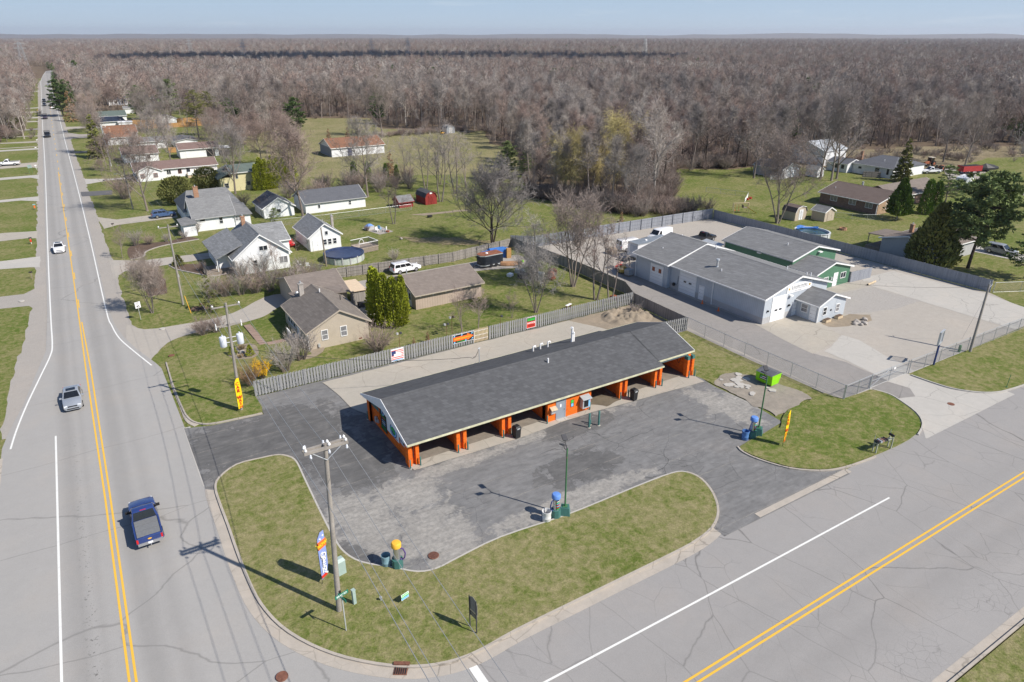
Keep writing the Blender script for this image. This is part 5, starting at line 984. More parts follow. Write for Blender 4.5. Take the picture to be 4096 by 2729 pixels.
lg = House('long_white_building', 'long white outbuilding with a plain grey roof and two small windows', 'outbuilding', 47, 156); lg.volume(40.7, 54.45, 151.6, 160.6, 2.45, 4.35, 'x', VINYL_WHITE, SH_DARK, TRIM, 0.35, 0.3, TRIM_GREY); lg.window('S', 151.6, 43.7, 1.0, 0.45, 0.7); lg.window('S', 151.6, 50.8, 1.0, 0.5, 0.8, TRIM, GLASS, 'h')
ye = House('yellow_house', 'pale yellow two storey house with a green grey roof', 'house', 34.5, 190); ye.volume(32.5, 38.8, 185.6, 194.5, 4.7, 5.9, 'x', VINYL_YELLOW, SH_GREEN, TRIM, 0.4, 0.3); ye.block('side_wall', 29.6, 32.6, 185.62, 194.4, 0, 3.4, VINYL_YELLOW); ye.slab('side_roof', [(28.9, 185.2, 3.3), (33.3, 185.2, 5.35), (33.3, 195, 5.35), (28.9, 195, 3.3)], SH_GREEN)
ye.window('S', 185.6, 30.9, 0.95, 0.95, 1.1, TRIM_GREY, GLASS, 'h'); ye.window('S', 185.6, 36.2, 1.2, 0.8, 0.9, TRIM_GREY, GLASS, 'h'); ye.window('S', 185.6, 33.6, 3.1, 0.5, 0.9, TRIM_GREY); ye.pipe(33.2, 190, 5.5, 0.6, 0.12, RUST)
rn = House('ranch_house', 'long ranch house with a faded maroon roof and white front gable', 'house', 23, 217); rn.volume(12.9, 33.9, 214.0, 222.5, 2.7, 4.1, 'x', VINYL_WHITE, SH_PINK, TRIM, 0.45, 0.3); rn.volume(13.0, 19.2, 211.2, 218, 2.7, 4.1, 'y', VINYL_WHITE, SH_PINK, TRIM, 0.4, 0.3, name='gable_wing_wall', roofname='gable_wing_roof', rakes=(1, 0))
for x in (14.4, 17.6): rn.window('S', 211.2, x, 0.95, 0.9, 1.0, RUST_RED, GLASS_CURT, 'v')
rn.window('S', 214.0, 21.2, 0.95, 1.0, 1.1, TRIM, GLASS, 'v'); rn.window('S', 214.0, 24.0, 0.95, 0.8, 1.1, RUST_RED, GLASS, 'v'); rn.door('S', 214.0, 26.2, 0.95, 2.1, GLASS); rn.block('sun_deck', 25.5, 33.5, 210.8, 213.9, 0, 0.7, PALE_WOOD); rn.block('deck_rail', 25.5, 33.5, 210.7, 210.8, 0.7, 1.6, TRIM)
mg = House('maroon_roof_garage', 'white garage with a maroon roof and one dark open bay', 'garage', 34.5, 250); mg.volume(28.7, 40.4, 247.0, 254.5, 2.95, 4.3, 'x', VINYL_WHITE, SH_PINK, TRIM, 0.45, 0.35); mg.door('S', 247.0, 31.0, 0.9, 2.1); mg.panel('S', 247.0, 36.6, 39.2, 0.05, 2.3, BLACKP, 'dark_bay_panel', 0.004, 0.02); mg.slab('side_canopy', [(40.4, 247, 2.5), (44.5, 247, 2.3), (44.5, 253, 2.3), (40.4, 253, 2.5)], TRIM, 0.1); mg.block('wood_stack', 41, 44, 248.5, 251, 0, 1.2, POST_WOOD)  # the bay is a flat black panel, its inner shade put into the colour
gs = House('dark_roof_shed', 'low white shed with a nearly flat dark roof behind the garage', 'shed', 34.5, 279); gs.volume(30.9, 38.2, 273, 285, 2.3, 2.9, 'y', VINYL_WHITE, SH_DARK, TRIM_GREY, 0.3, 0.3)
mh = House('grey_roof_house', 'white house with a dull maroon roof hidden behind the bushy tree', 'house', 17.5, 252); mh.volume(12.6, 22.4, 246, 257, 2.7, 4.2, 'x', VINYL_WHITE, SH_PINK, TRIM, 0.4, 0.3); mh.window('S', 246, 15.2, 1, 1, 1); mh.window('S', 246, 19.6, 1, 1, 1)
m2 = House('low_grey_house', 'low house with a grey roof between the two maroon roofs', 'house', 23, 278); m2.volume(17, 28.6, 275, 283, 2.6, 3.6, 'x', VINYL_WHITE, SH_GREY, TRIM, 0.4, 0.3); m2.pipe(21, 279, 3.5); m2.pipe(27, 278.4, 3.4)
br = House('brown_roof_house', 'white house with a warm brown hipped roof and small chimney', 'house', 16, 304); br.volume(11.3, 20.2, 291.6, 302, 2.75, 4.5, 'x', VINYL_WHITE, SH_RUST, TRIM, 0.4, 0.3, hip=3.0); br.volume(11.5, 22.0, 304, 316, 2.9, 4.9, 'x', VINYL_WHITE, SH_RUST, TRIM, 0.4, 0.3, name='rear_wall', roofname='rear_roof'); br.chimney(12.8, 296, 3.4, 5.2, 0.7, 0.5); br.window('S', 291.6, 18.5, 1.0, 1.2, 1.1)
dk = House('solar_roof_house', 'white house whose front roof is a glossy blue black', 'house', 17, 357); dk.volume(12.0, 21.5, 350, 360, 2.7, 4.1, 'x', VINYL_WHITE, SH_SOLAR, TRIM, 0.5, 0.4, hip=2.0); dk.volume(18.8, 24.0, 346, 352, 2.4, 2.6, 'x', VINYL_WHITE, TRIM, TRIM, 0.2, 0.2, name='annex_wall', roofname='annex_roof')
gn = House('green_roof_house', 'white house with a dull green roof behind the blue black one', 'house', 18, 372); gn.volume(11.8, 23.6, 366, 378, 3.4, 5.0, 'x', VINYL_WHITE, SH_GREEN, TRIM, 0.4, 0.3); gn.window('S', 366, 20, 2.2, 0.9, 0.5); gn.window('S', 366, 21.6, 2.2, 0.9, 0.5); gn.volume(13.5, 18.5, 362, 365.9, 3.0, 3.3, 'x', VINYL_WHITE, SH_SOLAR, TRIM, 0.3, 0.2, name='porch_wall', roofname='porch_roof')
s1 = House('white_yard_shed', 'small white shed with a grey roof beyond the green roofed house', 'shed', 28, 413.5); s1.volume(26, 30.3, 411, 416, 2.5, 3.5, 'x', VINYL_WHITE, SH_GREY, TRIM, 0.25, 0.2)
s2 = House('fenced_garage', 'white gabled garage enclosed by the orange board fence', 'garage', 38.5, 354); s2.volume(34.9, 42, 351, 358.5, 2.4, 3.9, 'y', VINYL_WHITE, SH_GREY, TRIM, 0.3, 0.25)
ru = House('rust_roof_building', 'outbuilding with a rusty brown roof half hidden by cedars', 'outbuilding', 79.5, 230); ru.volume(70.6, 88.6, 224, 236, 3.0, 5.2, 'x', WHITE_BARN, SH_RUST, TRIM, 0.4, 0.3); ru.panel('W', 70.6, 224.2, 235.8, 0.1, 2.9, GREY_BARN, 'grey_end_cladding', 0.004, 0.03); ru.panel('S', 224, 76, 77.4, 0.1, 2.3, NAVY_INK, 'door', 0.004, 0.03)
def gambrel(name, label, x0, x1, y0, y1, hw, hk, ht, wall, roof, trim, dw=1.3, cat='shed', sign=False):
    """Barn-roofed shed: gable and doors face south."""
    h = House(name, label, cat, (x0 + x1) / 2, (y0 + y1) / 2); W = (x1 - x0) / 2; D_ = (y1 - y0) / 2; k = W * 0.72
    out = [(-W, 0), (W, 0), (W, hw), (k, hk), (0, ht), (-k, hk), (-W, hw)]; b = MB(); n = len(out); b.add([(x, -D_, z) for x, z in out] + [(x, D_, z) for x, z in out], [tuple(range(n)), tuple(range(2 * n - 1, n - 1, -1))] + [((i + 1) % n, i, n + i, n + (i + 1) % n) for i in range(n)]); b.build('wall', wall, h.o)
    o2 = [(W + 0.12, hw - 0.1), (k + 0.06, hk + 0.07), (0, ht + 0.08), (-k - 0.06, hk + 0.07), (-W - 0.12, hw - 0.1)]; i2 = [(-W - 0.02, hw - 0.12), (-k, hk + 0.005), (0, ht + 0.005), (k, hk + 0.005), (W + 0.02, hw - 0.12)]; o3 = o2 + i2; n = len(o3)
    b = MB(); b.add([(x, -D_ - 0.12, z) for x, z in o3] + [(x, D_ + 0.12, z) for x, z in o3], [(0, 1, 8, 9), (1, 2, 7, 8), (2, 3, 6, 7), (3, 4, 5, 6), (19, 18, 11, 10), (18, 17, 12, 11), (17, 16, 13, 12), (16, 15, 14, 13)] + [((i + 1) % n, i, n + i, n + (i + 1) % n) for i in range(n)]); b.build('roof', roof, h.o)
    f = MB()
    for (xa, za), (xb, zb) in zip(o2[:-1], o2[1:]): f.bar((xa, -D_ - 0.15, za - 0.05), (xb, -D_ - 0.15, zb - 0.05), 0.07)
    f.build('rake_board', trim, h.o); dr = h.panel('S', y0, h.x - dw / 2, h.x + dw / 2, 0.1, hw + 0.35, wall if sign else DOOR_WHITE, 'double_door', 0.004, 0.04)
    f = MB(); fy = -D_ - 0.06; zt = hw + 0.3
    for a, c in (((-dw / 2, 0.15), (0, zt)), ((-dw / 2, zt), (0, 0.15)), ((0, 0.15), (dw / 2, zt)), ((0, zt), (dw / 2, 0.15)), ((0, 0.1), (0, zt))): f.bar((a[0], fy, a[1]), (c[0], fy, c[1]), 0.04)
    f.build('door_brace', trim, dr)
    if sign: h.panel('S', y0, h.x - 0.3, h.x + 0.3, hk - 0.1, hk + 0.25, WHITE_INK, 'name_plate', 0.004, 0.03)
    return h
gambrel('red_barn_shed', 'bright red barn shed with a black gambrel roof', 66.8, 69.7, 145.7, 151, 1.75, 2.55, 3.0, BARN_RED, SH_CHAR, BARN_RED, 1.4, sign=True)
rs = House('red_shed', 'low red shed with a grey roof and lean, behind the slim tree', 'shed', 62, 147.5); rs.volume(60.4, 63.8, 146.0, 149.4, 1.5, 2.5, 'x', BARN_RED, SH_GREY, BARN_RED, 0.3, 0.2)
gambrel('grey_field_shed', 'small grey barn shed alone at the back of the field', 128.6, 132.3, 257, 261, 1.9, 2.7, 3.1, GREY_BARN, SH_GREY, TRIM_GREY, 1.4)
gambrel('tan_barn_shed', 'tan shed with a rounded gambrel roof and white crossed doors', 126.7, 130.3, 90.8, 94.2, 1.9, 2.7, 3.0, SHED_TAN, SH_BROWN, TRIM, 1.3)
s3 = House('tan_gabled_shed', 'plain tan gabled shed beside the rounded one', 'shed', 133, 88.7); s3.volume(131.4, 134.6, 87.1, 90.3, 2.2, 3.0, 'y', SHED_TAN, SH_GREY, TRIM, 0.25, 0.2); s3.door('S', 87.1, 133, 1.2, 1.9, SHED_TAN, SHED_TAN)
bk = House('brick_house', 'low brown brick house with a long dark brown roof', 'house', 152.5, 92); bk.volume(146.5, 159, 84.9, 99.3, 2.75, 4.45, 'y', BRICK_BROWN, SH_BROWN, TRIM, 0.5, 0.35, TRIM); bk.volume(156, 175, 86.9, 95.6, 2.75, 4.4, 'x', BRICK_BROWN, SH_TANL, TRIM, 0.5, 0.4, name='garage_wall', roofname='garage_roof', rakes=(0, 1)); bk.panel('S', 84.9, 146.55, 158.9, 0.1, 2.6, BRICK_TAN, 'tan_brick_face', 0.004, 0.03)
for y in (95.7, 91.0, 87.0): bk.window('W', 146.5, y, 1.2, 1.6, 1.2, TRIM, GLASS_CURT, 'v')
bk.pipe(153.2, 93.5, 4.3, 0.9, 0.22, GALV, 'chimney_flue'); bk.pipe(149.2, 97.5, 3.5, 0.3); bk.downspout(146.35, 85.0, 2.6); bk.window('S', 84.9, 150, 1.0, 1.2, 1.2)
gy = House('grey_house', 'grey block house with a brown roof behind the juniper', 'house', 126, 64); gy.volume(120.6, 134, 58.4, 67.9, 2.85, 4.1, 'x', GREY_WALL, SH_TANL, TRIM, 0.4, 0.35); gy.slab('porch_roof', [(121.4, 68.0, 2.9), (121.4, 71.2, 2.7), (127, 71.2, 2.7), (127, 68.0, 2.9)], SH_TANL, 0.12); gy.block('porch_deck', 121, 127, 68, 71, 0, 0.6, POST_WOOD); gy.chimney(125.5, 65.6, 3.3, 4.9, 0.6, 0.6)
for x in (121.5, 126.8): gy.block('porch_post', x, x + 0.12, 70.9, 71.02, 0.6, 2.62, POST_WOOD)
wr = House('white_house', 'white house with a dark hipped roof below the white barn', 'house', 196, 113); wr.volume(189.0, 204, 107.4, 119.5, 2.9, 4.8, 'y', VINYL_WHITE, SH_DARK, TRIM, 0.5, 0.3, hip=4.0); wr.window('W', 189, 112.0, 1.1, 1.3, 1.2, TRIM, GLASS, 'h'); wr.window('W', 189, 117.2, 1.4, 1.0, 0.6); wr.window('W', 189, 108.9, 1.0, 0.5, 1.4, DKGREY, BLACKP); wr.volume(186.6, 193, 119.6, 126, 2.6, 3.6, 'y', VINYL_WHITE, SH_DARK, TRIM, 0.3, 0.3, name='wing_wall', roofname='wing_roof'); wr.pipe(192.5, 112.5, 3.9, 0.35, 0.1); wr.chimney(195, 121, 3, 5.2)
for y in (121, 123): wr.window('W', 186.6, y, 1.0, 1.0, 1.1)
wn = House('white_barn', 'tall white steel barn with a pale grey roof at the wood edge', 'barn', 196, 136); wn.volume(190.6, 201.5, 130.4, 142.5, 4.5, 6.6, 'x', WHITE_BARN, plain('pale_grey_roof_steel', (0.40, 0.42, 0.44), 0.5, 0.1, 0.5), TRIM, 0.3, 0.3); wn.panel('S', 130.4, 193.5, 198.5, 0.1, 3.8, WHITE_BARN, 'sliding_door', 0.004, 0.06)
wg = House('white_far_garage', 'white gabled garage with a long grey side wall near the wood', 'garage', 167, 128.5); wg.volume(163.5, 170.7, 123.4, 133.2, 2.7, 4.2, 'y', WHITE_BARN, SH_DARK, TRIM, 0.3, 0.3); wg.panel('W', 163.5, 123.6, 133, 0.1, 2.55, GREY_WALL, 'side_cladding', 0.004, 0.03); wg.overhead('S', 123.4, 166, 169, 2.2, 0)
ws = House('tiny_white_shed', 'tiny white gabled shed under the forked bare tree', 'shed', 174.8, 121); ws.volume(173.4, 176.2, 119.6, 123.4, 2.2, 3.0, 'y', WHITE_BARN, SH_GREY, TRIM, 0.2, 0.15); ws.door('S', 119.6, 174.8, 1.2, 1.9)
rngh = random.Random(9)
FARH = [(28, 470, SH_GREY), (48, 505, SH_TANL), (38, 560, SH_GREY), (66, 520, SH_BROWN), (30, 640, SH_GREY), (80, 610, SH_TANL), (55, 690, SH_GREY), (25, 800, SH_DARK), (70, 820, SH_GREY), (110, 760, SH_TANL), (-60, 980, SH_GREY), (-30, 1150, SH_GREYL), (140, 980, SH_GREY), (-22, 400, SH_GREY), (-24, 438, SH_TANL), (90, 560, SH_GREY)]
FLAB = ['white house glimpsed between the bare trees beyond the gardens', 'white house at the back of the bare red trees']
for i, (x, y, rf) in enumerate(FARH):
    h_ = House('distant_house', 'white house glimpsed among the bare trees far up the road', 'house', x, y, 'houses among the trees up the road'); ax = 'xy'[i % 2]; W_ = 11 if ax == 'x' else 8
    h_.volume(x - W_ / 2, x + W_ / 2, y - 4.5, y + 4.5, 2.8, 4.6, ax, VINYL_WHITE, rf, TRIM, 0.35, 0.3); h_.window('S', y - 4.5, x - 1.8, 1.0, 0.9, 1.0); h_.window('S', y - 4.5, x + 1.8, 1.0, 0.9, 1.0)
# lean-to by the patio
ln = House('patio_lean_to', 'weathered lean-to with a flat pale plywood roof on the patio', 'lean-to', 30.7, 94); ln.block('board_wall', 29.6, 31.85, 91.95, 92.05, 0, 2.15, FENCE_OLD); ln.block('board_wall', 31.75, 31.85, 92.06, 95.8, 0, 2.2, FENCE_OLD); ln.slab('plywood_roof', [(29.4, 91.7, 2.3), (32.0, 91.7, 2.25), (32.0, 96.3, 2.5), (29.4, 96.3, 2.55)], plain('plywood', (0.58, 0.46, 0.33), 0.8, 0.08), 0.1)
for x in (29.6, 31.7): ln.block('post', x, x + 0.12, 95.9, 96.02, 0, 2.38, POST_WOOD)
# ---------------------------------------------------------------- vehicles
def ring(x, hw, zb, zt, k=1.0): return [(x, -.80 * hw, zb), (x, .80 * hw, zb), (x, hw, zb + .14), (x, hw, zb + (zt - zb) * .55), (x, .955 * hw, zt - .07), (x, .80 * hw * k, zt), (x, 0, zt + .025), (x, -.80 * hw * k, zt), (x, -.955 * hw, zt - .07), (x, -hw, zb + (zt - zb) * .55), (x, -hw, zb + .14)]
ST = {  # body stations (x as a fraction of half length, half width factor, bottom, top), cabin (rear base, front base, rear roof, front roof, belt, roof, roof half width factor)
    'sedan': dict(L=4.75, W=1.82, body=[(-1, .82, .32, .80), (-.97, .93, .24, .98), (-.80, .99, .20, 1.00), (-.4, 1, .19, .96), (.30, 1, .19, .95), (.60, .99, .19, .88), (.90, .93, .20, .76), (.985, .84, .24, .66), (1, .74, .30, .56)], cab=(-.72, .36, -.40, .02, .92, 1.45, .74), wheel=(.60, -.60, .33)),
    'suv': dict(L=4.9, W=1.95, body=[(-1, .86, .40, .95), (-.975, .95, .32, 1.08), (-.8, 1, .28, 1.10), (.35, 1, .27, 1.08), (.62, .99, .27, 1.05), (.90, .94, .28, .95), (.985, .86, .32, .80), (1, .78, .38, .65)], cab=(-.985, .42, -.90, .14, 1.05, 1.74, .80), wheel=(.60, -.60, .37)),
    'wagon': dict(L=4.8, W=1.86, body=[(-1, .84, .36, .88), (-.975, .94, .28, 1.02), (-.8, 1, .25, 1.03), (.35, 1, .24, 1.0), (.62, .99, .24, .95), (.90, .93, .25, .84), (.985, .85, .28, .72), (1, .76, .34, .60)], cab=(-.975, .42, -.82, .10, .98, 1.62, .76), wheel=(.60, -.60, .35)),
    'van': dict(L=5.6, W=2.0, body=[(-1, .92, .42, 1.20), (-.98, .97, .35, 1.24), (.45, 1, .32, 1.22), (.70, .99, .32, 1.16), (.93, .92, .34, 1.00), (1, .80, .42, .75)], cab=(-.99, .62, -.965, .36, 1.20, 2.12, .86), wheel=(.62, -.60, .36)),
    'pickup': dict(L=5.75, W=2.0, body=[(-1, .90, .55, 1.06), (-.985, .97, .48, 1.12), (-.1, 1, .42, 1.12), (.35, 1, .40, 1.10), (.60, .99, .40, 1.10), (.90, .96, .42, 1.04), (.985, .90, .46, .94), (1, .82, .52, .80)], cab=(-.16, .42, -.08, .16, 1.10, 1.86, .78), wheel=(.63, -.60, .40))}
def vehicle(name, label, cat, x, y, deg, style, paint, L=None, group=None, glass=CARGLASS, bed=None, sunroof=False, extras=()):
    S_ = ST[style]; L = L or S_['L']; h = L / 2; W = S_['W'] / 2; o = thing(name, label, cat, x, y, 0.066, R(deg), group)
    b = MB(); b.loft([ring(a * h, W * w, zb, zt) for a, w, zb, zt in S_['body']]); body = b.build('body', paint, o, 38)
    r0, f0, r1, f1, zb, zr, k = S_['cab']; hb, hr = W * .955, W * k
    P = lambda a, c, z: Vector((a * h, c, z)); m = lambda t, a, c: a + (c - a) * t
    rings = []
    for t, ins in ((-.06, 0), (0.0, 0), (.93, 0), (1.0, .05), (1.05, .16)):
        tt = min(t, 1); xr, xf, hw = m(tt, r0, r1) + ins * .35, m(tt, f0, f1) - ins * .5, m(tt, hb, hr) - ins * .5; z = zb + (zr - zb) * t
        rings.append([P(xr, -hw + .05, z), P(xr + .02, -hw, z), P(xf - .02, -hw, z), P(xf, -hw + .06, z), P(xf + .012, 0, z), P(xf, hw - .06, z), P(xf - .02, hw, z), P(xr + .02, hw, z), P(xr, hw - .05, z), P(xr - .008, 0, z)])
    b = MB(); b.loft(rings); b.build('cabin', paint, o, 32)
    def pane(nm, q, mat=glass, push=.012, par=o):
        n = (q[1] - q[0]).cross(q[3] - q[0]).normalized(); c = sum(q, Vector()) / 4
        if n.dot(c - Vector((0, 0, (zb + zr) / 2))) < 0: n = -n
        a = [p + n * push for p in q]; d = [p - n * .02 for p in q]; g = MB(); g.add(a + d, [(0, 1, 2, 3), (7, 6, 5, 4), (0, 4, 5, 1), (1, 5, 6, 2), (2, 6, 7, 3), (3, 7, 4, 0)]); return g.build(nm, mat, par)
    def lerp3(t, front): e = (f0, f1) if front else (r0, r1); return m(t, *e) * h, m(t, hb, hr), zb + (zr - zb) * t
    for fr, nm in ((True, 'windshield'), (False, 'rear_window')):
        xa, ha, za = lerp3(.10, fr); xc, hc, zc = lerp3(.90, fr); s_ = .014 * h if fr else -.010 * h
        if style == 'van' and not fr:
            for sg in (-1, 1): pane('rear_window', [Vector((xa, sg * .10, za)), Vector((xa, sg * ha * .82, za)), Vector((xc, sg * hc * .82, zc)), Vector((xc, sg * .10, zc))], glass, .03)
        else: pane(nm, [Vector((xa + s_, -ha * .86, za)), Vector((xa + s_, ha * .86, za)), Vector((xc + s_, hc * .86, zc)), Vector((xc + s_, -hc * .86, zc))], glass, .02)
    ta, tc = .12, .84; n_w = {'sedan': 2, 'suv': 3, 'wagon': 3, 'van': 2, 'pickup': 2}[style]; lo = m(ta, r0, r1) + .05, m(ta, f0, f1) - .07; up = m(tc, r0, r1) + .05, m(tc, f0, f1) - .05
    if style == 'van': lo = (.20, lo[1]); up = (.20, up[1])
    for sg in (-1, 1):
        for i in range(n_w):
            g0, g1 = i / n_w + .012, (i + 1) / n_w - .012; q = []
            for t, (e0, e1), g_ in ((ta, lo, g0), (ta, lo, g1), (tc, up, g1), (tc, up, g0)): q.append(Vector((m(g_, e0, e1) * h, sg * m(t, hb, hr), zb + (zr - zb) * t)))
            pane('side_window', q)
    wf, wr, rr = S_['wheel']
    for a in (wf, wr):
        for sg in (-1, 1):
            g = MB(); g.tube((a * h, sg * (W - .20), rr), (a * h, sg * (W + .012), rr), rr, None, 18); ty = g.build('wheel', TYRE, o, 40); g = MB(); g.tube((a * h, sg * (W + .0), rr), (a * h, sg * (W + .022), rr), rr * .62, None, 14); g.build('rim', RIM, ty)
    z_h = {'sedan': .66, 'wagon': .74, 'suv': .86, 'van': .90, 'pickup': .88}[style]; z_t = {'sedan': .84, 'wagon': .92, 'suv': 1.0, 'van': 1.0, 'pickup': .92}[style]
    for sg in (-1, 1):
        g = MB(); g.cbox((h * .955, sg * W * .68, z_h), (h * .055, W * .34, .15), sg * -0.25, 0.25); g.build('headlight', HEADL, o)
        g = MB(); tall = .34 if style in ('pickup', 'van', 'suv') else .16; g.cbox((-h * .982, sg * W * .80, z_t - (.04 if tall > .2 else 0)), (h * .045, W * .24, tall), sg * 0.12); g.build('taillight', TAILL, o)
        g = MB(); mx = m(.08, f0, f1) * h - .16; g.cbox((mx, sg * (W + .10), zb + .07), (.10, .22 if style != 'pickup' else .30, .15 if style != 'pickup' else .22)); g.build('mirror', paint if style == 'sedan' else BLACKP, o)
    g = MB(); g.cbox((h * .985, 0, z_h - .03), (.06, W * .95, .14)); g.cbox((h * .99, 0, .40), (.05, W * 1.2, .12)); g.build('grille', BLACKP, o)
    g = MB(); g.cbox((-h * 1.0, 0, .50 if style != 'pickup' else .56), (.10, W * 1.72, .14 if style != 'pickup' else .24)); g.build('rear_bumper', CHROME if style == 'pickup' else paint, o)
    g = MB(); g.cbox((-h * (1.004 if style != 'pickup' else 1.004) - (0.05 if style == 'pickup' else 0.01), 0, .74 if style != 'pickup' else .60), (.02, .32, .16)); g.build('licence_plate', WHITE_INK, o)
    if sunroof: g = MB(); g.cbox(((r1 + (f1 - r1) * .66) * h, 0, zr + .040), (.62, W * .95, .02)); g.build('sunroof', glass, o)
    if style == 'pickup':
        b0, b1 = -.955 * h, (r0 - .02) * h; Lb = b1 - b0
        if bed == 'cover':
            for i in range(3): g = MB(); g.cbox((b0 + Lb * (i + .5) / 3, 0, 1.155), (Lb / 3 - .05, W * 1.62, .045)); g.build('bed_cover_panel', TONNEAU, o)
        else:
            g = MB(); g.cbox((b0 + Lb / 2, 0, 1.142), (Lb, W * 1.60, .012)); g.build('dark_bed_panel', BLACKP, o)  # thin black panel on top, shade of the open bed painted in
        for sg in (-1, 1): g = MB(); g.cbox((b0 + Lb / 2, sg * W * .90, 1.15), (Lb + .1, W * .12, .07)); g.build('bed_rail', paint, o)
        g = MB(); g.cbox((-h * .995, 0, .90), (.05, W * 1.56, .36)); tg = g.build('tailgate', paint, o)
        g = MB(); g.tube((-h * 1.0 - .03, 0, .5), (-h - .25, 0, .46), .035, None, 6); g.lathe((-h - .24, 0, .46), [(.02, 0), (.05, .04), (.05, .09), (.01, .12)], 8); g.build('tow_hitch', CHROME, o)
        g = MB(); g.cbox((m(1.0, r0, r1) * h + .02, 0, zr - .02), (.05, .42, .05)); g.build('brake_lamp', TAILL, o)
        if 'emblem' in extras: g = MB(); g.cbox((-h * 1.0 - .028, 0, .92), (.02, .26, .07)); g.cbox((-h * 1.0 - .030, 0, .92), (.02, .12, .11)); g.build('emblem', YEL_CAP, tg)
        if 'rack' in extras:
            g = MB()
            for xx in (b0 + .1, b1 - .05, .35 * h):
                for sg in (-1, 1): g.bar((xx, sg * W * .92, 1.12 if xx < b1 else zr), (xx, sg * W * .92, 2.15), .06)
                g.bar((xx, -W * .95, 2.15), (xx, W * .95, 2.15), .06)
            for sg in (-1, 1): g.bar((b0, sg * W * .92, 2.15), (.42 * h, sg * W * .92, 2.15), .06)
            g.build('ladder_rack', BLACKP, o)
    if 'roofrack' in extras:
        for sg in (-1, 1): g = MB(); g.bar((r1 * h + .2, sg * hr * .85, zr + .07), (f1 * h - .15, sg * hr * .85, zr + .07), .04); g.build('roof_rail', BLACKP, o)
    for (nm, c, sz, mt) in [e for e in extras if isinstance(e, tuple)]: g = MB(); g.cbox(c, sz); g.build(nm, mt, o)
    return o
V = vehicle
V('pickup_truck', 'navy blue pickup with a grey folding bed cover driving up the main road', 'pickup', -1.38, 53.1, 91, 'pickup', P_NAVY, bed='cover', extras=('emblem',))
V('silver_sedan', 'silver sedan with a sunroof coming down the main road', 'car', -5.68, 79.9, -91, 'sedan', P_SILVER, sunroof=True)
V('white_sedan', 'white sedan with a sunroof coming down the road behind the silver one', 'car', -5.95, 147.0, -90, 'sedan', P_WHITE, sunroof=True)
V('work_truck', 'black pickup with a ladder rack coming down the road', 'pickup', -7.15, 329.6, -90, 'pickup', P_BLACK, 6.0, extras=('rack',))
V('work_truck', 'dark plum pickup with a rack crossing the big tree shadow', 'pickup', -7.9, 405, -90, 'pickup', carpaint('plum_car_paint', (0.06, 0.045, 0.07)), 6.0, extras=('rack',))
V('white_suv', 'white hatchback heading away just past the dark pair of cars', 'car', -4.4, 461.5, 90, 'suv', P_WHITE, 4.6)
V('dark_suv', 'dark car in front of the pair far up the road', 'car', -8.1, 481, -90, 'wagon', P_DARK); V('dark_suv', 'dark car following at the back of the pair', 'car', -8.25, 510, -90, 'suv', P_BLACK)
V('white_car', 'white car farthest up the road before the bend', 'car', -5.7, 676, 90, 'suv', P_WHITE); V('white_car', 'white car half hidden under the roadside pine', 'car', -1.4, 519, 90, 'sedan', P_WHITE)
V('white_pickup', 'white pickup parked on the driveway across the main road', 'pickup', -17.4, 260.3, 172, 'pickup', P_WHITE, 5.9)
V('blue_wagon', 'slate blue wagon parked in front of the white farmhouse', 'car', 13.7, 165.2, 4, 'wagon', P_BLUE, extras=('roofrack',))
V('red_car', 'bright red car tucked between the white bungalow and the cottage', 'car', 30.2, 129.2, -80, 'sedan', P_RED)
V('white_suv', 'white suv parked behind the long beige garage', 'suv', 42.8, 102.6, 3, 'suv', P_WHITE, 5.0, extras=('roofrack',))
V('white_van', 'white van parked with its rear doors to the fence', 'van', 83.2, 92.8, -4, 'van', P_WHITE)
V('white_van', 'white van seen from its dark windshield beside the box trailer', 'van', 92.3, 95.0, 188, 'van', P_WHITE)
V('dark_pickup', 'black pickup parked behind the green workshop', 'pickup', 98.4, 89.6, 5, 'pickup', P_BLACK)
V('white_pickup', 'old white pickup parked below the tractor', 'pickup', 206.5, 106.5, 150, 'pickup', P_WHITE, 5.4); V('silver_suv', 'pewter suv parked on the drive behind the big pine', 'suv', 137.8, 55.6, -88, 'suv', P_GREYL, 5.0)
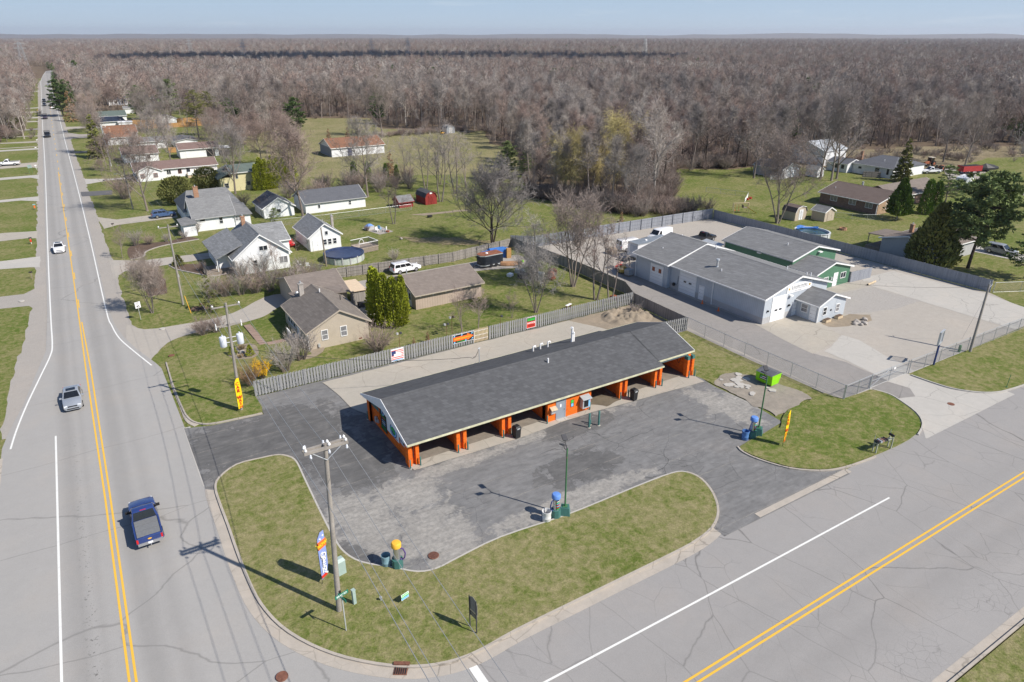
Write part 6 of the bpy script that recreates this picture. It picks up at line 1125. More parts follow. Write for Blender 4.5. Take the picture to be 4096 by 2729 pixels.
# ---------------------------------------------------------------- trailers and yard machines
def trailer(name, label, x, y, deg, L, W, H, side, roof, vnose=0.0, door=None, z0=0.55):
    o = thing(name, label, 'trailer', x, y, 0.05, R(deg)); b = MB(); w = W / 2
    out = [(-L / 2, -w), (L / 2, -w), (L / 2, w), (-L / 2, w)] if not vnose else [(-L / 2, -w * .55), (-L / 2 + vnose, -w), (L / 2, -w), (L / 2, w), (-L / 2 + vnose, w), (-L / 2, w * .55)]
    b.prism(out, z0, z0 + H); b.build('body', side, o); r = MB(); r.prism([(x_ * 1.006, y_ * 1.012) for x_, y_ in out], z0 + H + .002, z0 + H + .07); r.build('roof', roof, o)
    f = MB(); f.prism([(x_ * 1.008, y_ * 1.016) for x_, y_ in out], z0 + H - .16, z0 + H); f.build('top_trim', GALV, o); f = MB(); f.prism([(x_ * 1.004, y_ * 1.010) for x_, y_ in out], z0 - .08, z0 + .10); f.build('frame', GALV, o)
    for sg in (-1, 1):
        for a in (-.5, .5): g = MB(); g.tube((.06 * L + a, sg * (w - .12), .36), (.06 * L + a, sg * (w + .02), .36), .34, None, 14); g.build('wheel', TYRE, o)
    t = MB(); t.bar((-L / 2, -.5, z0 - .1), (-L / 2 - 1.1, 0, z0 - .1), .09); t.bar((-L / 2, .5, z0 - .1), (-L / 2 - 1.1, 0, z0 - .1), .09); t.bar((-L / 2 - 1.0, 0, .02), (-L / 2 - 1.0, 0, z0 + .3), .07); t.build('tongue', BLACKP, o)
    v = MB(); v.lathe((-L * .12, 0, z0 + H + .07), [(.26, 0), (.24, .10), (.12, .16)], 12); v.build('roof_vent', PVC, o)
    if door: d_ = MB(); d_.box(-L / 2 - .03, -L / 2 - .003, -w * .9, w * .45, z0 + .75, z0 + H - .25); d_.build('front_panel', door, o)
    return o
trailer('box_trailer', 'long white box trailer with a dull metal roof behind the workshop', 83.4, 88.2, 3, 8.2, 2.5, 2.35, plain('white_trailer_skin', (0.74, 0.74, 0.75), 0.4, 0.03), plain('dull_roof_metal', (0.36, 0.40, 0.43), 0.35, 0.15, 1.0, 0.5), 0, plain('pale_panel', (0.55, 0.57, 0.6)))
trailer('cargo_trailer', 'black cargo trailer with a rusty roof behind the beige garage', 56.2, 98.0, 2, 4.2, 2.1, 1.75, plain('black_trailer_skin', (0.022, 0.026, 0.034), 0.35, 0.3, 1.0), plain('rusty_roof', (0.24, 0.095, 0.055), 0.9, 0.3, 2.0), .7, plain('black_panel', (0.03, 0.032, 0.036)), .45)
trailer('camper', 'white camper trailer parked behind the hazy pine', 193.5, 91.0, 12, 7.0, 2.5, 2.2, plain('camper_white', (0.76, 0.77, 0.78), 0.4, 0.03), plain('camper_roof', (0.7, 0.71, 0.72), 0.5, 0.05), .5, GLASS)
o = thing('red_wagon', 'red box wagon at the edge of the tan meadow', 'wagon', 215.2, 100.6, 0.03, R(-18)); b = MB(); b.box(-3.2, 3.2, -1.2, 1.2, .8, 2.3); b.build('box', plain('red_wagon_paint', (0.34, 0.035, 0.035), 0.6, 0.15), o); b = MB(); b.box(-3.0, 3.0, -1.05, 1.05, 2.302, 2.33); b.build('load', BLACKP, o)
for sx in (-2.2, 2.2):
    for sy in (-1, 1): b = MB(); b.tube((sx, sy * .95, .45), (sx, sy * 1.2, .45), .45, None, 14); b.build('wheel', TYRE, o)
def tractor(label, x, y, deg, cab=True):
    o = thing('farm_tractor', label, 'tractor', x, y, 0.02, R(deg)); b = MB(); b.loft([[(a, -w, z0), (a, w, z0), (a, w, z1 - .1), (a, w * .7, z1), (a, -w * .7, z1), (a, -w, z1 - .1)] for a, w, z0, z1 in ((.2, .38, .7, 1.55), (1.0, .36, .75, 1.5), (2.0, .32, .8, 1.35), (2.2, .26, .85, 1.2))]); b.build('hood', RUST_RED, o, 40)
    b = MB(); b.box(-1.0, .6, -.5, .5, .6, 1.1); b.build('chassis', RUST, o)
    for sy in (-1, 1):
        b = MB(); b.tube((-.7, sy * .55, .80), (-.7, sy * 1.0, .80), .80, None, 18); w = b.build('rear_wheel', TYRE, o); b = MB(); b.tube((-.7, sy * .98, .80), (-.7, sy * 1.02, .80), .42, None, 14); b.build('rim', RUST_RED, w); b = MB(); b.tube((1.6, sy * .5, .42), (1.6, sy * .75, .42), .42, None, 14); b.build('front_wheel', TYRE, o)
    if cab:
        b = MB()
        for sx in (-1.0, .35):
            for sy in (-.6, .6): b.bar((sx, sy, 1.1), (sx, sy, 2.5), .08)
        b.build('cab_frame', RUST_RED, o); b = MB(); b.box(-1.15, .5, -.72, .72, 2.502, 2.62); b.build('cab_roof', plain('cream_cab_roof', (.5, .46, .38)), o); b = MB(); b.box(-.95, .3, -.57, .57, 1.2, 2.45); b.build('cab_glass', CARGLASS, o)
    else: b = MB(); b.box(-.6, -.1, -.25, .25, 1.1, 1.5); b.build('seat', BLACKP, o)
tractor('old red tractor with a tan cab roof beside a bare tree', 218.2, 113.5, 172); tractor('rusty tractor without a cab beside the white pickup', 213.0, 107.5, 10, False)
o = thing('farm_implement', 'long row of rusty farm machinery behind the dark hipped roof', 'machinery', 203, 133, 0.02, R(-12))
for i in range(9): b = MB(); b.bar((-8 + i * 2, -.8, .3), (-7 + i * 2, .8, 1.2), .14); b.bar((-8 + i * 2, .8, .3), (-7 + i * 2, -.6, 1.3), .12); b.tube((-7.5 + i * 2, -.2, .5), (-7.5 + i * 2, .2, .5), .5, None, 12); b.build('implement_frame', RUST_RED if i % 3 else RUST, o)
o = thing('covered_boat', 'boat under a black cover at the edge of the meadow', 'boat', 223.8, 99.6, 0.02, R(-25)); b = MB(); b.loft([[(a, -w, .6), (a, w, .6), (a, w, 1.1), (a, 0, z), (a, -w, 1.1)] for a, w, z in ((-3.0, 1.0, 1.5), (-1.2, 1.15, 2.3), (1.2, 1.1, 1.9), (3.0, .3, 1.3))]); b.build('cover', BLACKP, o); b = MB(); b.tube((-.8, -1.1, .35), (-.8, 1.1, .35), .34, None, 12); b.build('wheel', TYRE, o)
# forklift, tote and red machine beside the workshop
o = thing('forklift', 'yellow and black forklift beside the grey workshop corner', 'forklift', 73.4, 83.0, 0.05, R(20)); b = MB(); b.loft([[(a, -w, .3), (a, w, .3), (a, w, z), (a, -w, z)] for a, w, z in ((-1.2, .48, .95), (-1.0, .55, 1.15), (-.3, .55, 1.1), (.6, .55, .7))]); b.build('body', plain('dull_yellow_paint', (0.36, 0.27, 0.06), 0.6, 0.3), o); b = MB(); b.box(-.8, -.2, -.3, .3, 1.1, 1.3); b.build('seat', YEL_CAP, o)
b = MB()
for sx in (-.9, .55):
    for sy in (-.5, .5): b.bar((sx, sy, .8), (sx * .9, sy * .9, 2.05), .06)
b.box(-.85, .55, -.5, .5, 2.052, 2.1); b.build('overhead_guard', BLACKP, o); b = MB(); b.bar((.85, -.35, .1), (.85, -.35, 2.2), .09); b.bar((.85, .35, .1), (.85, .35, 2.2), .09); b.bar((.85, -.4, 2.15), (.85, .4, 2.15), .08); b.build('mast', BLACKP, o); b = MB(); b.cbox((1.4, -.25, .12), (1.0, .12, .05)); b.build('fork', BLACKP, o); b = MB(); b.cbox((1.4, .25, .12), (1.0, .12, .05)); b.build('fork', BLACKP, o)
for sx in (-.8, .5):
    for sy in (-1, 1): b = MB(); b.tube((sx, sy * .42, .28), (sx, sy * .60, .28), .28, None, 12); b.build('wheel', TYRE, o)
o = thing('red_machine', 'small red scissor machine behind the forklift', 'machine', 74.2, 85.2, 0.05, R(15)); b = MB(); b.box(-.9, .9, -.45, .45, .15, .5); b.build('base', RED, o); b = MB()
for k in range(3): b.bar((-.6, -.35, .5 + k * .35), (.6, -.35, .85 + k * .35), .06); b.bar((.6, .35, .5 + k * .35), (-.6, .35, .85 + k * .35), .06)
b.build('scissor_arm', RED, o); b = MB(); b.box(-.9, .9, -.45, .45, 1.56, 1.62); b.bar((-.9, -.45, 1.62), (-.9, -.45, 2.2), .05); b.bar((.9, .45, 1.62), (.9, .45, 2.2), .05); b.build('platform', BLACKP, o)
o = thing('water_tote', 'grey caged liquid tote against the workshop corner', 'tote', 72.9, 81.4, 0.05, R(5)); b = MB(); b.box(-.5, .5, -.5, .5, .2, 1.1); b.build('tank', plain('grey_tote_plastic', (0.30, 0.32, 0.34), 0.5, 0.15), o); b = MB(); b.box(-.56, .56, -.56, .56, .05, .17); b.build('pallet', POST_WOOD, o); b = MB()
for k in (-.52, -.17, .17, .52):
    for s_ in (-1, 1): b.bar((k, s_ * .52, .17), (k, s_ * .52, 1.12), .02); b.bar((s_ * .52, k, .17), (s_ * .52, k, 1.12), .02)
for z in (.4, .75, 1.1):
    for s_ in (-1, 1): b.bar((-.52, s_ * .52, z), (.52, s_ * .52, z), .02); b.bar((s_ * .52, -.52, z), (s_ * .52, .52, z), .02)
b.build('cage', GALV, o)
o = thing('pallet_crate', 'open crate of scrap standing behind the first white van', 'crate', 78.6, 92.6, 0.05, R(8)); b = MB(); b.box(-.7, .7, -.6, .6, .1, 1.0); b.build('crate_side', POST_WOOD, o); b = MB(); b.box(-.55, .5, -.45, .45, 1.002, 1.12); b.build('crate_load', PALE_WOOD, o)
for x, y in ((73.6, 65.8), (73.4, 62.5)):
    o = thing('traffic_cone', 'orange traffic cone beside the white door of the workshop' if y > 64 else 'orange traffic cone at the foot of the downspout', 'traffic cone', x, y, 0.05); b = MB(); b.lathe((0, 0, .03), [(.13, 0), (.03, .55)], 10); b.build('cone', ORANGE_INK, o); b = MB(); b.box(-.18, .18, -.18, .18, 0, .03); b.build('base', ORANGE_INK, o)
# ---------------------------------------------------------------- fences
def along(pts):
    out = []; s = 0.0
    for a, b in zip(pts[:-1], pts[1:]): out.append((a, b, s, hypot(b[0] - a[0], b[1] - a[1]))); s += out[-1][3]
    return out, s
def at_len(pts, s):
    segs, L = along(pts)
    for a, b, s0, l in segs:
        if s <= s0 + l + 1e-6: t = (s - s0) / l; return a[0] + (b[0] - a[0]) * t, a[1] + (b[1] - a[1]) * t, atan2(b[1] - a[1], b[0] - a[0])
    return b[0], b[1], atan2(b[1] - a[1], b[0] - a[0])
def board_fence(label, pts, h, mat, pitch=0.15, bw=0.14, both=True, post=2.5, side=0, zj=0.03, z0=0.05, postmat=None, rails=(0.25, 0.55, 0.88), zb=0.0):
    ox, oy = pts[0]; o = thing('board_fence', label, 'fence', ox, oy, zb); b = MB(); rg_ = random.Random(int(ox * 10 + h * 100)); segs, L = along(pts); s = pitch / 2; i = 0
    while s < L:
        x, y, a = at_len(pts, s); off = (0.055 if i % 2 else -0.055) if both else (0.05 if side >= 0 else -0.05); nx, ny = -sin(a), cos(a)
        b.cbox((x - ox + nx * off, y - oy + ny * off, z0 + (h - z0) / 2 + rg_.uniform(-zj, zj) / 2), (bw, 0.022, h - z0 + rg_.uniform(-zj, zj)), a); s += pitch; i += 1
    b.build('boards', mat, o); r = MB()
    for z in rails:
        for p, q, s0, l in segs: r.bar((p[0] - ox, p[1] - oy, h * z), (q[0] - ox, q[1] - oy, h * z), 0.055)
    r.build('rails', postmat or mat, o); n = max(1, int(L / post))
    for k in range(n + 1):
        x, y, a = at_len(pts, L * k / n); off = 0.0 if both else (-0.06 if side >= 0 else 0.06); g = MB(); g.cbox((x - ox - sin(a) * off, y - oy + cos(a) * off, h * 0.5), (0.10, 0.10, h * 1.0), a); g.build('post', postmat or mat, o)
    return o
f1 = board_fence('grey shadowbox fence along the back of the car wash lot', [(11.2, 70.95), (38.2, 70.9)], 1.85, FENCE_GREY, 0.17, 0.15, zb=0.1)
ox, oy = 11.2, 70.95
b = MB()
for k in range(11): b.cbox((38.35 + k * .19 - ox, 70.88 - oy, .95), (.12, .022, 1.8)); 
b.build('bare_boards', PALE_WOOD, f1); b = MB()
for z in (.45, 1.0, 1.6):
    for k in range(11): b.cbox((38.26 + k * .19 - ox, 70.84 - oy, z), (.07, .06, .09))
b.build('white_blocks', TRIM, f1)
board_fence('grey shadowbox fence running on to the dirt pile', [(40.5, 70.9), (64.6, 71.0)], 1.85, FENCE_GREY, 0.17, 0.15, zb=0.1)
board_fence('dark weathered plank fence between the back lawn and the gravel yard', [(64.9, 71.1), (66.9, 75.2), (66.85, 90), (65.4, 106.0)], 1.9, FENCE_OLD, 0.15, 0.14, False, 2.6, 1)
board_fence('short dark plank fence beside the dirt pile', [(65.0, 71.0), (64.7, 60.0)], 1.75, FENCE_OLD, 0.15, 0.14, False, 2.6, -1); board_fence('short grey shadowbox fence end behind the car wash roof', [(64.6, 59.9), (59.8, 60.4)], 1.85, FENCE_GREY, 0.17, 0.15)
board_fence('blue grey shadowbox fence at the back corner of the gravel yard', [(65.5, 106.1), (68.6, 103.4), (83.0, 103.0)], 2.2, FENCE_BLUE, 0.17, 0.15); board_fence('tall blue grey panel fence along the back of the gravel yard', [(83.2, 103.0), (113.5, 101.6)], 2.2, FENCE_BLUE, 0.15, 0.15, False, 2.6, 1, zj=0.0)
board_fence('long blue grey panel fence on the far side of the service yard', [(113.7, 101.4), (114.7, 46.2)], 2.0, FENCE_BLUE, 0.15, 0.15, False, 3.4, -1, zj=0.0); board_fence('short grey screen fence beside the green workshop', [(100.6, 62.5), (100.6, 60.3), (105.6, 60.0)], 1.8, FENCE_BLUE, 0.15, 0.15, False, 2.5, -1, zj=0.0)
board_fence('old stockade fence behind the beige house', [(31.0, 105.4), (40, 104.4), (52, 103.4), (65.2, 105.6)], 1.75, FENCE_OLD, 0.13, 0.125, False, 2.6, 1, 0.10)
board_fence('new orange board fence nearest the white gabled garage', [(21.8, 339), (42.4, 336.5), (57.2, 338.2)], 1.9, FENCE_CEDAR, 0.22, 0.21, False, 3, -1); board_fence('new orange board fence behind the white gabled garage', [(22.2, 358.5), (34.7, 355.5)], 1.9, FENCE_CEDAR, 0.22, 0.21, False, 3, -1); board_fence('new orange board fence end by the tall pines', [(42.2, 355), (57.5, 356), (57.2, 338.5)], 1.9, FENCE_CEDAR, 0.22, 0.21, False, 3, -1); board_fence('short tan fence beside the low grey house', [(27.2, 262), (33.4, 261)], 1.8, FENCE_CEDAR, 0.2, 0.19, False, 2.5, -1); board_fence('low grey paling at the corner of the yellow house', [(40.5, 205), (52, 203)], 1.6, FENCE_OLD, 0.2, 0.19, False, 2.5, -1)
board_fence('white picket fence at the corner of the far garage', [(159.8, 124.2), (163.3, 122.6)], 1.1, TRIM, 0.16, 0.09, False, 1.7, -1); board_fence('tilted grey board panel beside the white house wall', [(187.6, 110), (184.2, 113)], 1.7, FENCE_OLD, 0.16, 0.15, False, 2.5, -1)
def chain_fence(label, pts, h, post=3.1, gate=None, cell=0.22):
    ox, oy = pts[0]; o = thing('chain_link_fence', label, 'fence', ox, oy, 0.05); segs, L = along(pts); r = MB(); m_ = MB()
    for p, q, s0, l in segs:
        r.tube((p[0] - ox, p[1] - oy, h), (q[0] - ox, q[1] - oy, h), .028, None, 6); r.tube((p[0] - ox, p[1] - oy, .06), (q[0] - ox, q[1] - oy, .06), .012, None, 4)
        d = Vector((q[0] - p[0], q[1] - p[1], 0)) / l; A0 = Vector((p[0] - ox, p[1] - oy, 0)); k = 0.0
        while k < l:   # diamond mesh, each wire a thin tube
            for sg in (1, -1):
                e = k + h; z0, z1 = (.06, h) if sg > 0 else (h, .06); f = min(1.0, (l - k) / h) if h else 1; m_.tube(A0 + d * k + UP * z0, A0 + d * (k + h * f) + UP * (z0 + (z1 - z0) * f), .006, None, 3, False)
            k += cell
    r.build('rail', CHAIN, o); m_.build('wire_mesh', CHAIN, o); n = max(1, round(L / post))
    for k in range(n + 1):
        x, y, a = at_len(pts, L * k / n); g = MB(); rr = .05 if k in (0, n) else .032; g.tube((x - ox, y - oy, 0), (x - ox, y - oy, h + .06), rr, None, 8); g.build('post', CHAIN, o)
    return o
UP = Vector((0, 0, 1))
chain_fence('chain link fence between the dry verge and the service drive', [(64.65, 60.0), (64.5, 52), (64.85, 36.85)], 1.75); chain_fence('chain link fence end panel beside the yard gate', [(64.95, 36.8), (69.6, 36.85)], 1.75); chain_fence('chain link fence along the road side of the gravel yard', [(77.0, 36.75), (102.9, 36.4), (130, 36.2)], 1.75)
o = chain_fence('tubular chain link gate across the service yard entrance', [(69.75, 36.9), (76.85, 36.9)], 1.7, 3.55); b = MB(); b.tube((0, 0, .15), (3.5, 0, 1.65), .025, None, 6); b.tube((3.6, 0, 1.65), (7.05, 0, .15), .025, None, 6); b.tube((0, 0, .9), (7.05, 0, .9), .02, None, 6); b.build('gate_brace', CHAIN, o); b = MB(); b.cbox((4.2, -.05, 1.45), (.35, .02, .22)); b.build('gate_sign', WHITE_INK, o); o['category'] = 'gate'; o.name = 'chain_link_gate'
chain_fence('chain link fence behind the white cottage', [(31.5, 144.6), (42.5, 143.4), (62, 143.0)], 1.3, 6.4, cell=0.3); chain_fence('chain link fence beside the big pine', [(114.9, 45.8), (131, 38)], 1.6, 4, cell=0.3); chain_fence('chain link fence in front of the brick house', [(135, 90.5), (140, 84), (146, 80)], 1.1, 3, cell=0.3); chain_fence('low wire fence around the far vegetable bed', [(133, 122), (137.5, 112.5), (131, 108)], 1.1, 4, cell=0.4)
# ---------------------------------------------------------------- poles and wires
def pole(label, x, y, h, lean=(0, 0), r=0.15, mat=POLE_WOOD, name='utility_pole'):
    o = thing(name, label, 'utility pole', x, y, 0.0); b = MB(); b.tube((0, 0, -.1), (lean[0], lean[1], h), r * 1.15, r * .78, 12); b.build('pole', mat, o, 40); return o
def arm(o, p, h, w, y=0.0, lean=(0, 0), z=None, ins=(), sec=.10, mat=POLE_WOOD):
    t = (z or h) / h; c = Vector((lean[0] * t, lean[1] * t + y, z or h)); b = MB(); b.cbox(c, (w, sec, sec * 1.25)); a = b.build('crossarm', mat, o)
    for k in ins: g = MB(); g.lathe(c + Vector((k, 0, sec * .6)), [(.02, 0), (.02, .06), (.09, .07), (.09, .15), (.05, .20), (.015, .26)], 10); g.build('insulator', PORC, a, 40)
    return c
o = pole('tall leaning utility pole with a double crossarm on the corner lawn', 8.73, 36.44, 13.15, (0.55, 0.25), .17)
for yy in (-.19, .19): arm(o, None, 13.1, 2.75, yy, (.55, .25), 12.95, (-1.25, .2, 1.25), .15)
b = MB()
for sx in (-1, 1): b.bar((.55 + sx * .9, .25 - .24, 12.85), (.5, .25 - .2, 12.1), .04)
b.build('arm_brace', GALV, o)
for k in (-1.1, .05, 1.15):
    for sy in (-1, 1): g = MB(); g.lathe((.55 + k, .25 + sy * .62, 12.78), [(.02, 0), (.08, .03), (.08, .10), (.03, .16), (.07, .2), (.02, .28)], 8); g.build('strain_insulator', TANK, o)
g = MB(); g.box(.10, .24, -.17, -.13, 1.55, 1.95); g.build('pole_tag', BLACKP, o)
o = pole('utility pole with two grey transformers on the front lawn', 9.2, 68.75, 11.95, (0.35, 0.1), .15); c = arm(o, None, 11.9, 2.7, .15, (.35, .1), 11.55, (-1.25, 1.25, 0)); c = arm(o, None, 11.9, 2.6, .15, (.35, .1), 9.6)
for sx in (-1.2, 1.2): g = MB(); g.lathe((.28 + sx, .2, 9.25), [(.05, 0), (.07, .1), (.05, .3), (.07, .4), (.03, .7)], 8); g.build('fuse_cutout', PORC, o)
for sx in (-.78, .86):
    g = MB(); g.lathe((.25 + sx, .05, 7.45), [(.30, 0), (.33, .05), (.33, .98), (.30, 1.06), (.12, 1.10), (.06, 1.12), (.05, 1.28)], 18); tr = g.build('transformer', TANK, o, 40); g = MB(); g.bar((.25 + sx * .6, .05, 8.3), (.25, .05, 8.3), .06); g.bar((.25 + sx * .6, .05, 7.8), (.25, .05, 7.8), .06); g.build('bracket', GALV, tr)
o = pole('utility pole with one crossarm beside the curved flower bed', 8.9, 105.6, 11.86, (.1, 0), .14); arm(o, None, 11.8, 2.6, .14, (.1, 0), 11.5, (-1.2, 1.2, 0)); g = MB(); g.box(.12, .22, -.1, .1, 4.2, 4.6); g.build('meter_box', GALV, o)
pole('short brown pole between the bungalow and the pool', 32.55, 112.5, 6.75, (-.25, 0), .13, POST_WOOD)
o = pole('utility pole with a street lamp by the spreading bare tree', 8.7, 176.8, 10.2, (-.1, 0), .13); arm(o, None, 10, 2.2, .12, (-.1, 0), 9.8, (-1, 1)); g = MB(); g.tube((-.1, 0, 7.6), (-1.7, 0, 8.1), .03, None, 6); g.cbox((-1.9, 0, 8.08), (.6, .25, .12)); g.build('lamp_arm', GALV, o)
o = pole('pale utility pole beside the olive spruce', 8.8, 243.1, 11.6, (-.3, .2), .15, GALV); arm(o, None, 11.5, 2.4, .14, (-.3, .2), 11.2, (-1.1, 1.1)); pole('brown wooden pole close to the pale one', 7.4, 240.5, 8.4, (-.3, 0), .12, POST_WOOD)
o = pole('leaning utility pole across the main road at the picture edge', -20, 331.3, 13, (-1.2, 0), .16); arm(o, None, 13, 2.6, .14, (-1.2, 0), 12.6, (-1.2, 1.2)); pole('second thin pole behind the leaning one', -19.4, 339, 9.5, (-.8, 0), .11)
for i, (x, y, h) in enumerate(((-28.1, 672, 13), (-24.5, 640, 11))): o = pole(('tall' if i == 0 else 'shorter') + ' pale pole with a crossarm above the bare trees across the road', x, y, h); arm(o, None, h, 2.8, .14, (0, 0), h - .4, (-1.2, 1.2))
o = pole('leaning utility pole at the road side of the gravel yard', 89.2, 36.1, 8.6, (1.25, .55), .15); g = MB(); g.tube((1.15, .5, 8.0), (1.9, .5, 8.5), .03, None, 6); g.tube((1.25, .55, 8.55), (1.28, .56, 9.0), .04, None, 6); g.build('service_bracket', GALV, o); g = MB(); g.tube((1.0, .45, 7.2), (3.6, 2.8, 0.05), .012, None, 4); g.build('guy_wire', WIRE, o)
def wire(label, pts, sag, r=.012, mat=WIRE, n=14):
    b = MB(); o = thing('power_line', label, 'power line', *pts[0][:2], 0); P0 = Vector((pts[0][0], pts[0][1], 0))
    for p, q in zip(pts[:-1], pts[1:]):
        p, q = Vector(p), Vector(q); c = [p.lerp(q, k / n) - UP * sag * 4 * (k / n) * (1 - k / n) - P0 for k in range(n + 1)]; b.path(c, r, 5)
    b.build('cable', mat, o); return o
WN = ['road side', 'middle', 'lot side']
for i, (xa, xb) in enumerate(((8.12, 8.35), (9.33, 9.5), (10.5, 10.7))): wire('overhead power wire coming off the double crossarm, the %s one' % WN[i], [(xa, 36.0, 12.9), (xa - .35, -14, 12.6)], .7, .016); wire('overhead power wire between the double crossarm and the transformer pole, %s' % WN[i], [(xa, 37.2, 12.9), (xb - .05, 69.0, 11.75)], .5, .016); wire('overhead power wire from the transformer pole up the road, %s' % WN[i], [(xb - .05, 69.0, 11.75), (7.9 + 1.2 * i, 105.7, 11.75), (7.6 + 1.0 * i, 176.9, 10.0), (7.5 + 1.0 * i, 243.2, 11.3)], .6, .009)
wire('low bundled cable passing the leaning corner pole', [(8.9, -14, 8.0), (9.0, 36.4, 8.7), (9.35, 68.8, 7.2), (9.0, 105.6, 7.0)], .6, .022); wire('black service cable from the transformer pole to the car wash roof mast', [(9.4, 68.8, 7.3), (31.9, 60.2, 3.95)], .9, .022, WIRE_DK); wire('black service cable from the transformer pole to the beige house', [(9.4, 68.8, 7.3), (19.9, 80.2, 3.0)], .5, .015, WIRE_DK); wire('black service cable to the white bungalow', [(9.0, 105.6, 8), (18.6, 116, 3.4)], .5, .014, WIRE_DK); wire('service cable from the leaning pole to the workshop', [(90.4, 36.6, 8.3), (85, 55.6, 4.6)], .5, .013, WIRE_DK)
def tower(label, x, y, h, rz, group='lattice towers on the horizon'):
    o = thing('lattice_tower', label, 'pylon', x, y, 0, rz, group); b = MB(); r_ = .16
    for k in range(7):
        z0, z1 = h * k / 8, h * (k + 1) / 8; w0, w1 = 3.4 * (1 - k / 8.6) + .5, 3.4 * (1 - (k + 1) / 8.6) + .5
        for sx, sy in ((1, 1), (1, -1), (-1, 1), (-1, -1)): b.bar((sx * w0, sy * w0, z0), (sx * w1, sy * w1, z1), r_)
        for s_ in (-1, 1): b.bar((-w0, s_ * w0, z0), (w1, s_ * w1, z1), r_ * .7); b.bar((w0, s_ * w0, z0), (-w1, s_ * w1, z1), r_ * .7); b.bar((s_ * w0, -w0, z0), (s_ * w1, w1, z1), r_ * .7); b.bar((s_ * w0, w0, z0), (s_ * w1, -w1, z1), r_ * .7)
    b.bar((0, 0, h * .85), (0, 0, h), r_ * 1.6); b.build('lattice', CHAIN, o)
    for z, w in ((h * .70, 6), (h * .82, 5), (h * .93, 3.4)): g = MB(); g.bar((-w, 0, z), (w, 0, z), .25); g.bar((-w, 0, z), (0, 0, z + 1.4), .14); g.bar((w, 0, z), (0, 0, z + 1.4), .14); g.build('tower_arm', CHAIN, o)
for x, y, h in ((-24.1, 931, 34), (195, 1297, 34), (413, 1066, 33), (412.3, 930, 34), (217.6, 1020, 32), (761.6, 850, 36)): tower('steel lattice pylon standing above the leafless woods', x, y, h, .3)
# ---------------------------------------------------------------- things on the car wash lot
def bollard(x, y, h, label, group, r=.075, z=.08):
    o = thing('bollard', label, 'bollard', x, y, z, 0, group); b = MB(); b.lathe((0, 0, 0), [(r, 0), (r, h - .05), (r * .7, h - .01), (r * .2, h)], 12); b.build('post', TEAL, o, 50); b = MB(); b.lathe((0, 0, 0), [(r * 1.9, 0), (r * 1.7, .04), (r, .05)], 12); b.build('collar', CONC, o)
for x in (19.85, 20.85, 24.75, 25.75, 29.7, 30.7, 34.85, 40.25, 44.4, 45.5, 49.45, 50.4, 54.35, 55.3): bollard(x, 49.45 if x < 54 else 49.3, .95, 'short teal bollard guarding a bay pier of the car wash', 'short bollards at the bay piers')
bollard(19.8, 59.9, .95, 'short teal bollard in the shade at the rear corner of the car wash', None); bollard(38.0, 46.65, 1.66, 'tall teal bollard nearest the road before the grey door', None, .10); bollard(39.1, 46.5, 1.68, 'tall teal bollard nearest the vending machine side', None, .10); bollard(38.45, 47.0, .62, 'stubby teal post behind the two tall bollards', None, .06)
def bin_(x, y, label, rz=0):
    o = thing('trash_bin', label, 'trash bin', x, y, .12, rz); b = MB(); b.loft([[(-a, -a, z), (a, -a, z), (a, a, z), (-a, a, z)] for a, z in ((.27, 0), (.31, .95))]); b.build('body', BLACKP, o); b = MB(); b.loft([[(-a, -a, z), (a, -a, z), (a, a, z), (-a, a, z)] for a, z in ((.33, .952), (.33, 1.18), (.24, 1.32))]); l = b.build('lid', BLACKP, o); b = MB(); b.cbox((0, -.335, 1.08), (.34, .012, .14)); b.build('opening', GALV, l)
bin_(30.85, 48.9, 'black square trash bin beside the second bay pier', .1); bin_(45.6, 48.7, 'black square trash bin beside the wet bay', .1)
def vacuum(x, y, cap, label, rz, hose=NAVY_INK):
    o = thing('vacuum_station', label, 'vacuum', x, y, .09, rz); oc = [(.42 * cos(pi / 8 + k * pi / 4), .42 * sin(pi / 8 + k * pi / 4)) for k in range(8)]; b = MB(); b.prism(oc, 0, .78); b.build('base', TEAL, o); b = MB(); b.tube((0, 0, .78), (0, 0, 1.85), .26, None, 18); c = b.build('canister', STEEL, o, 40)
    b = MB()
    for z0, z1 in ((.84, 1.78),): b.loft([[(.268 * cos(t), .268 * sin(t), z) for t in [-2.45 + .23 * k for k in range(9)]] + [(.255 * cos(t), .255 * sin(t), z) for t in [-2.45 + .23 * k for k in range(8, -1, -1)]] for z in (z0, z1)])
    d = b.build('decal', BLACK_INK, c)
    for z, m_ in ((.92, NEON), (1.06, RED_INK), (1.18, BLUE_INK), (1.30, RED_INK), (1.42, BLUE_INK), (1.52, NEON), (1.64, WHITE_INK)):
        b = MB(); b.loft([[(.275 * cos(t), .275 * sin(t), zz) for t in [-2.3 + .2 * k for k in range(8)]] + [(.266 * cos(t), .266 * sin(t), zz) for t in [-2.3 + .2 * k for k in range(7, -1, -1)]] for zz in (z - .035, z + .025)]); b.build('decal_line', m_, d)
    b = MB(); b.lathe((0, 0, 1.85), [(.30, 0), (.37, .03), (.37, .33), (.30, .42), (.05, .46)], 22); b.build('cap', cap, o, 40)
    b = MB(); b.path([Vector((-.26, .05, 1.8)), Vector((-.50, .08, 1.72)), Vector((-.64, .10, 1.35)), Vector((-.58, .10, .95)), Vector((-.38, .10, .72)), Vector((-.24, .10, .86))], .05, 7); b.build('hose', hose, o, 60)
vacuum(27.1, 36.95, BLUE_CAP, 'vacuum station with a blue cap beside the white barrel', .35); vacuum(50.4, 36.85, BLUE_CAP, 'vacuum station with a blue cap beside the blue drum', .35); vacuum(13.85, 38.35, YEL_CAP, 'vacuum station with a yellow cap at the lot corner', 2.6, PURPLE)
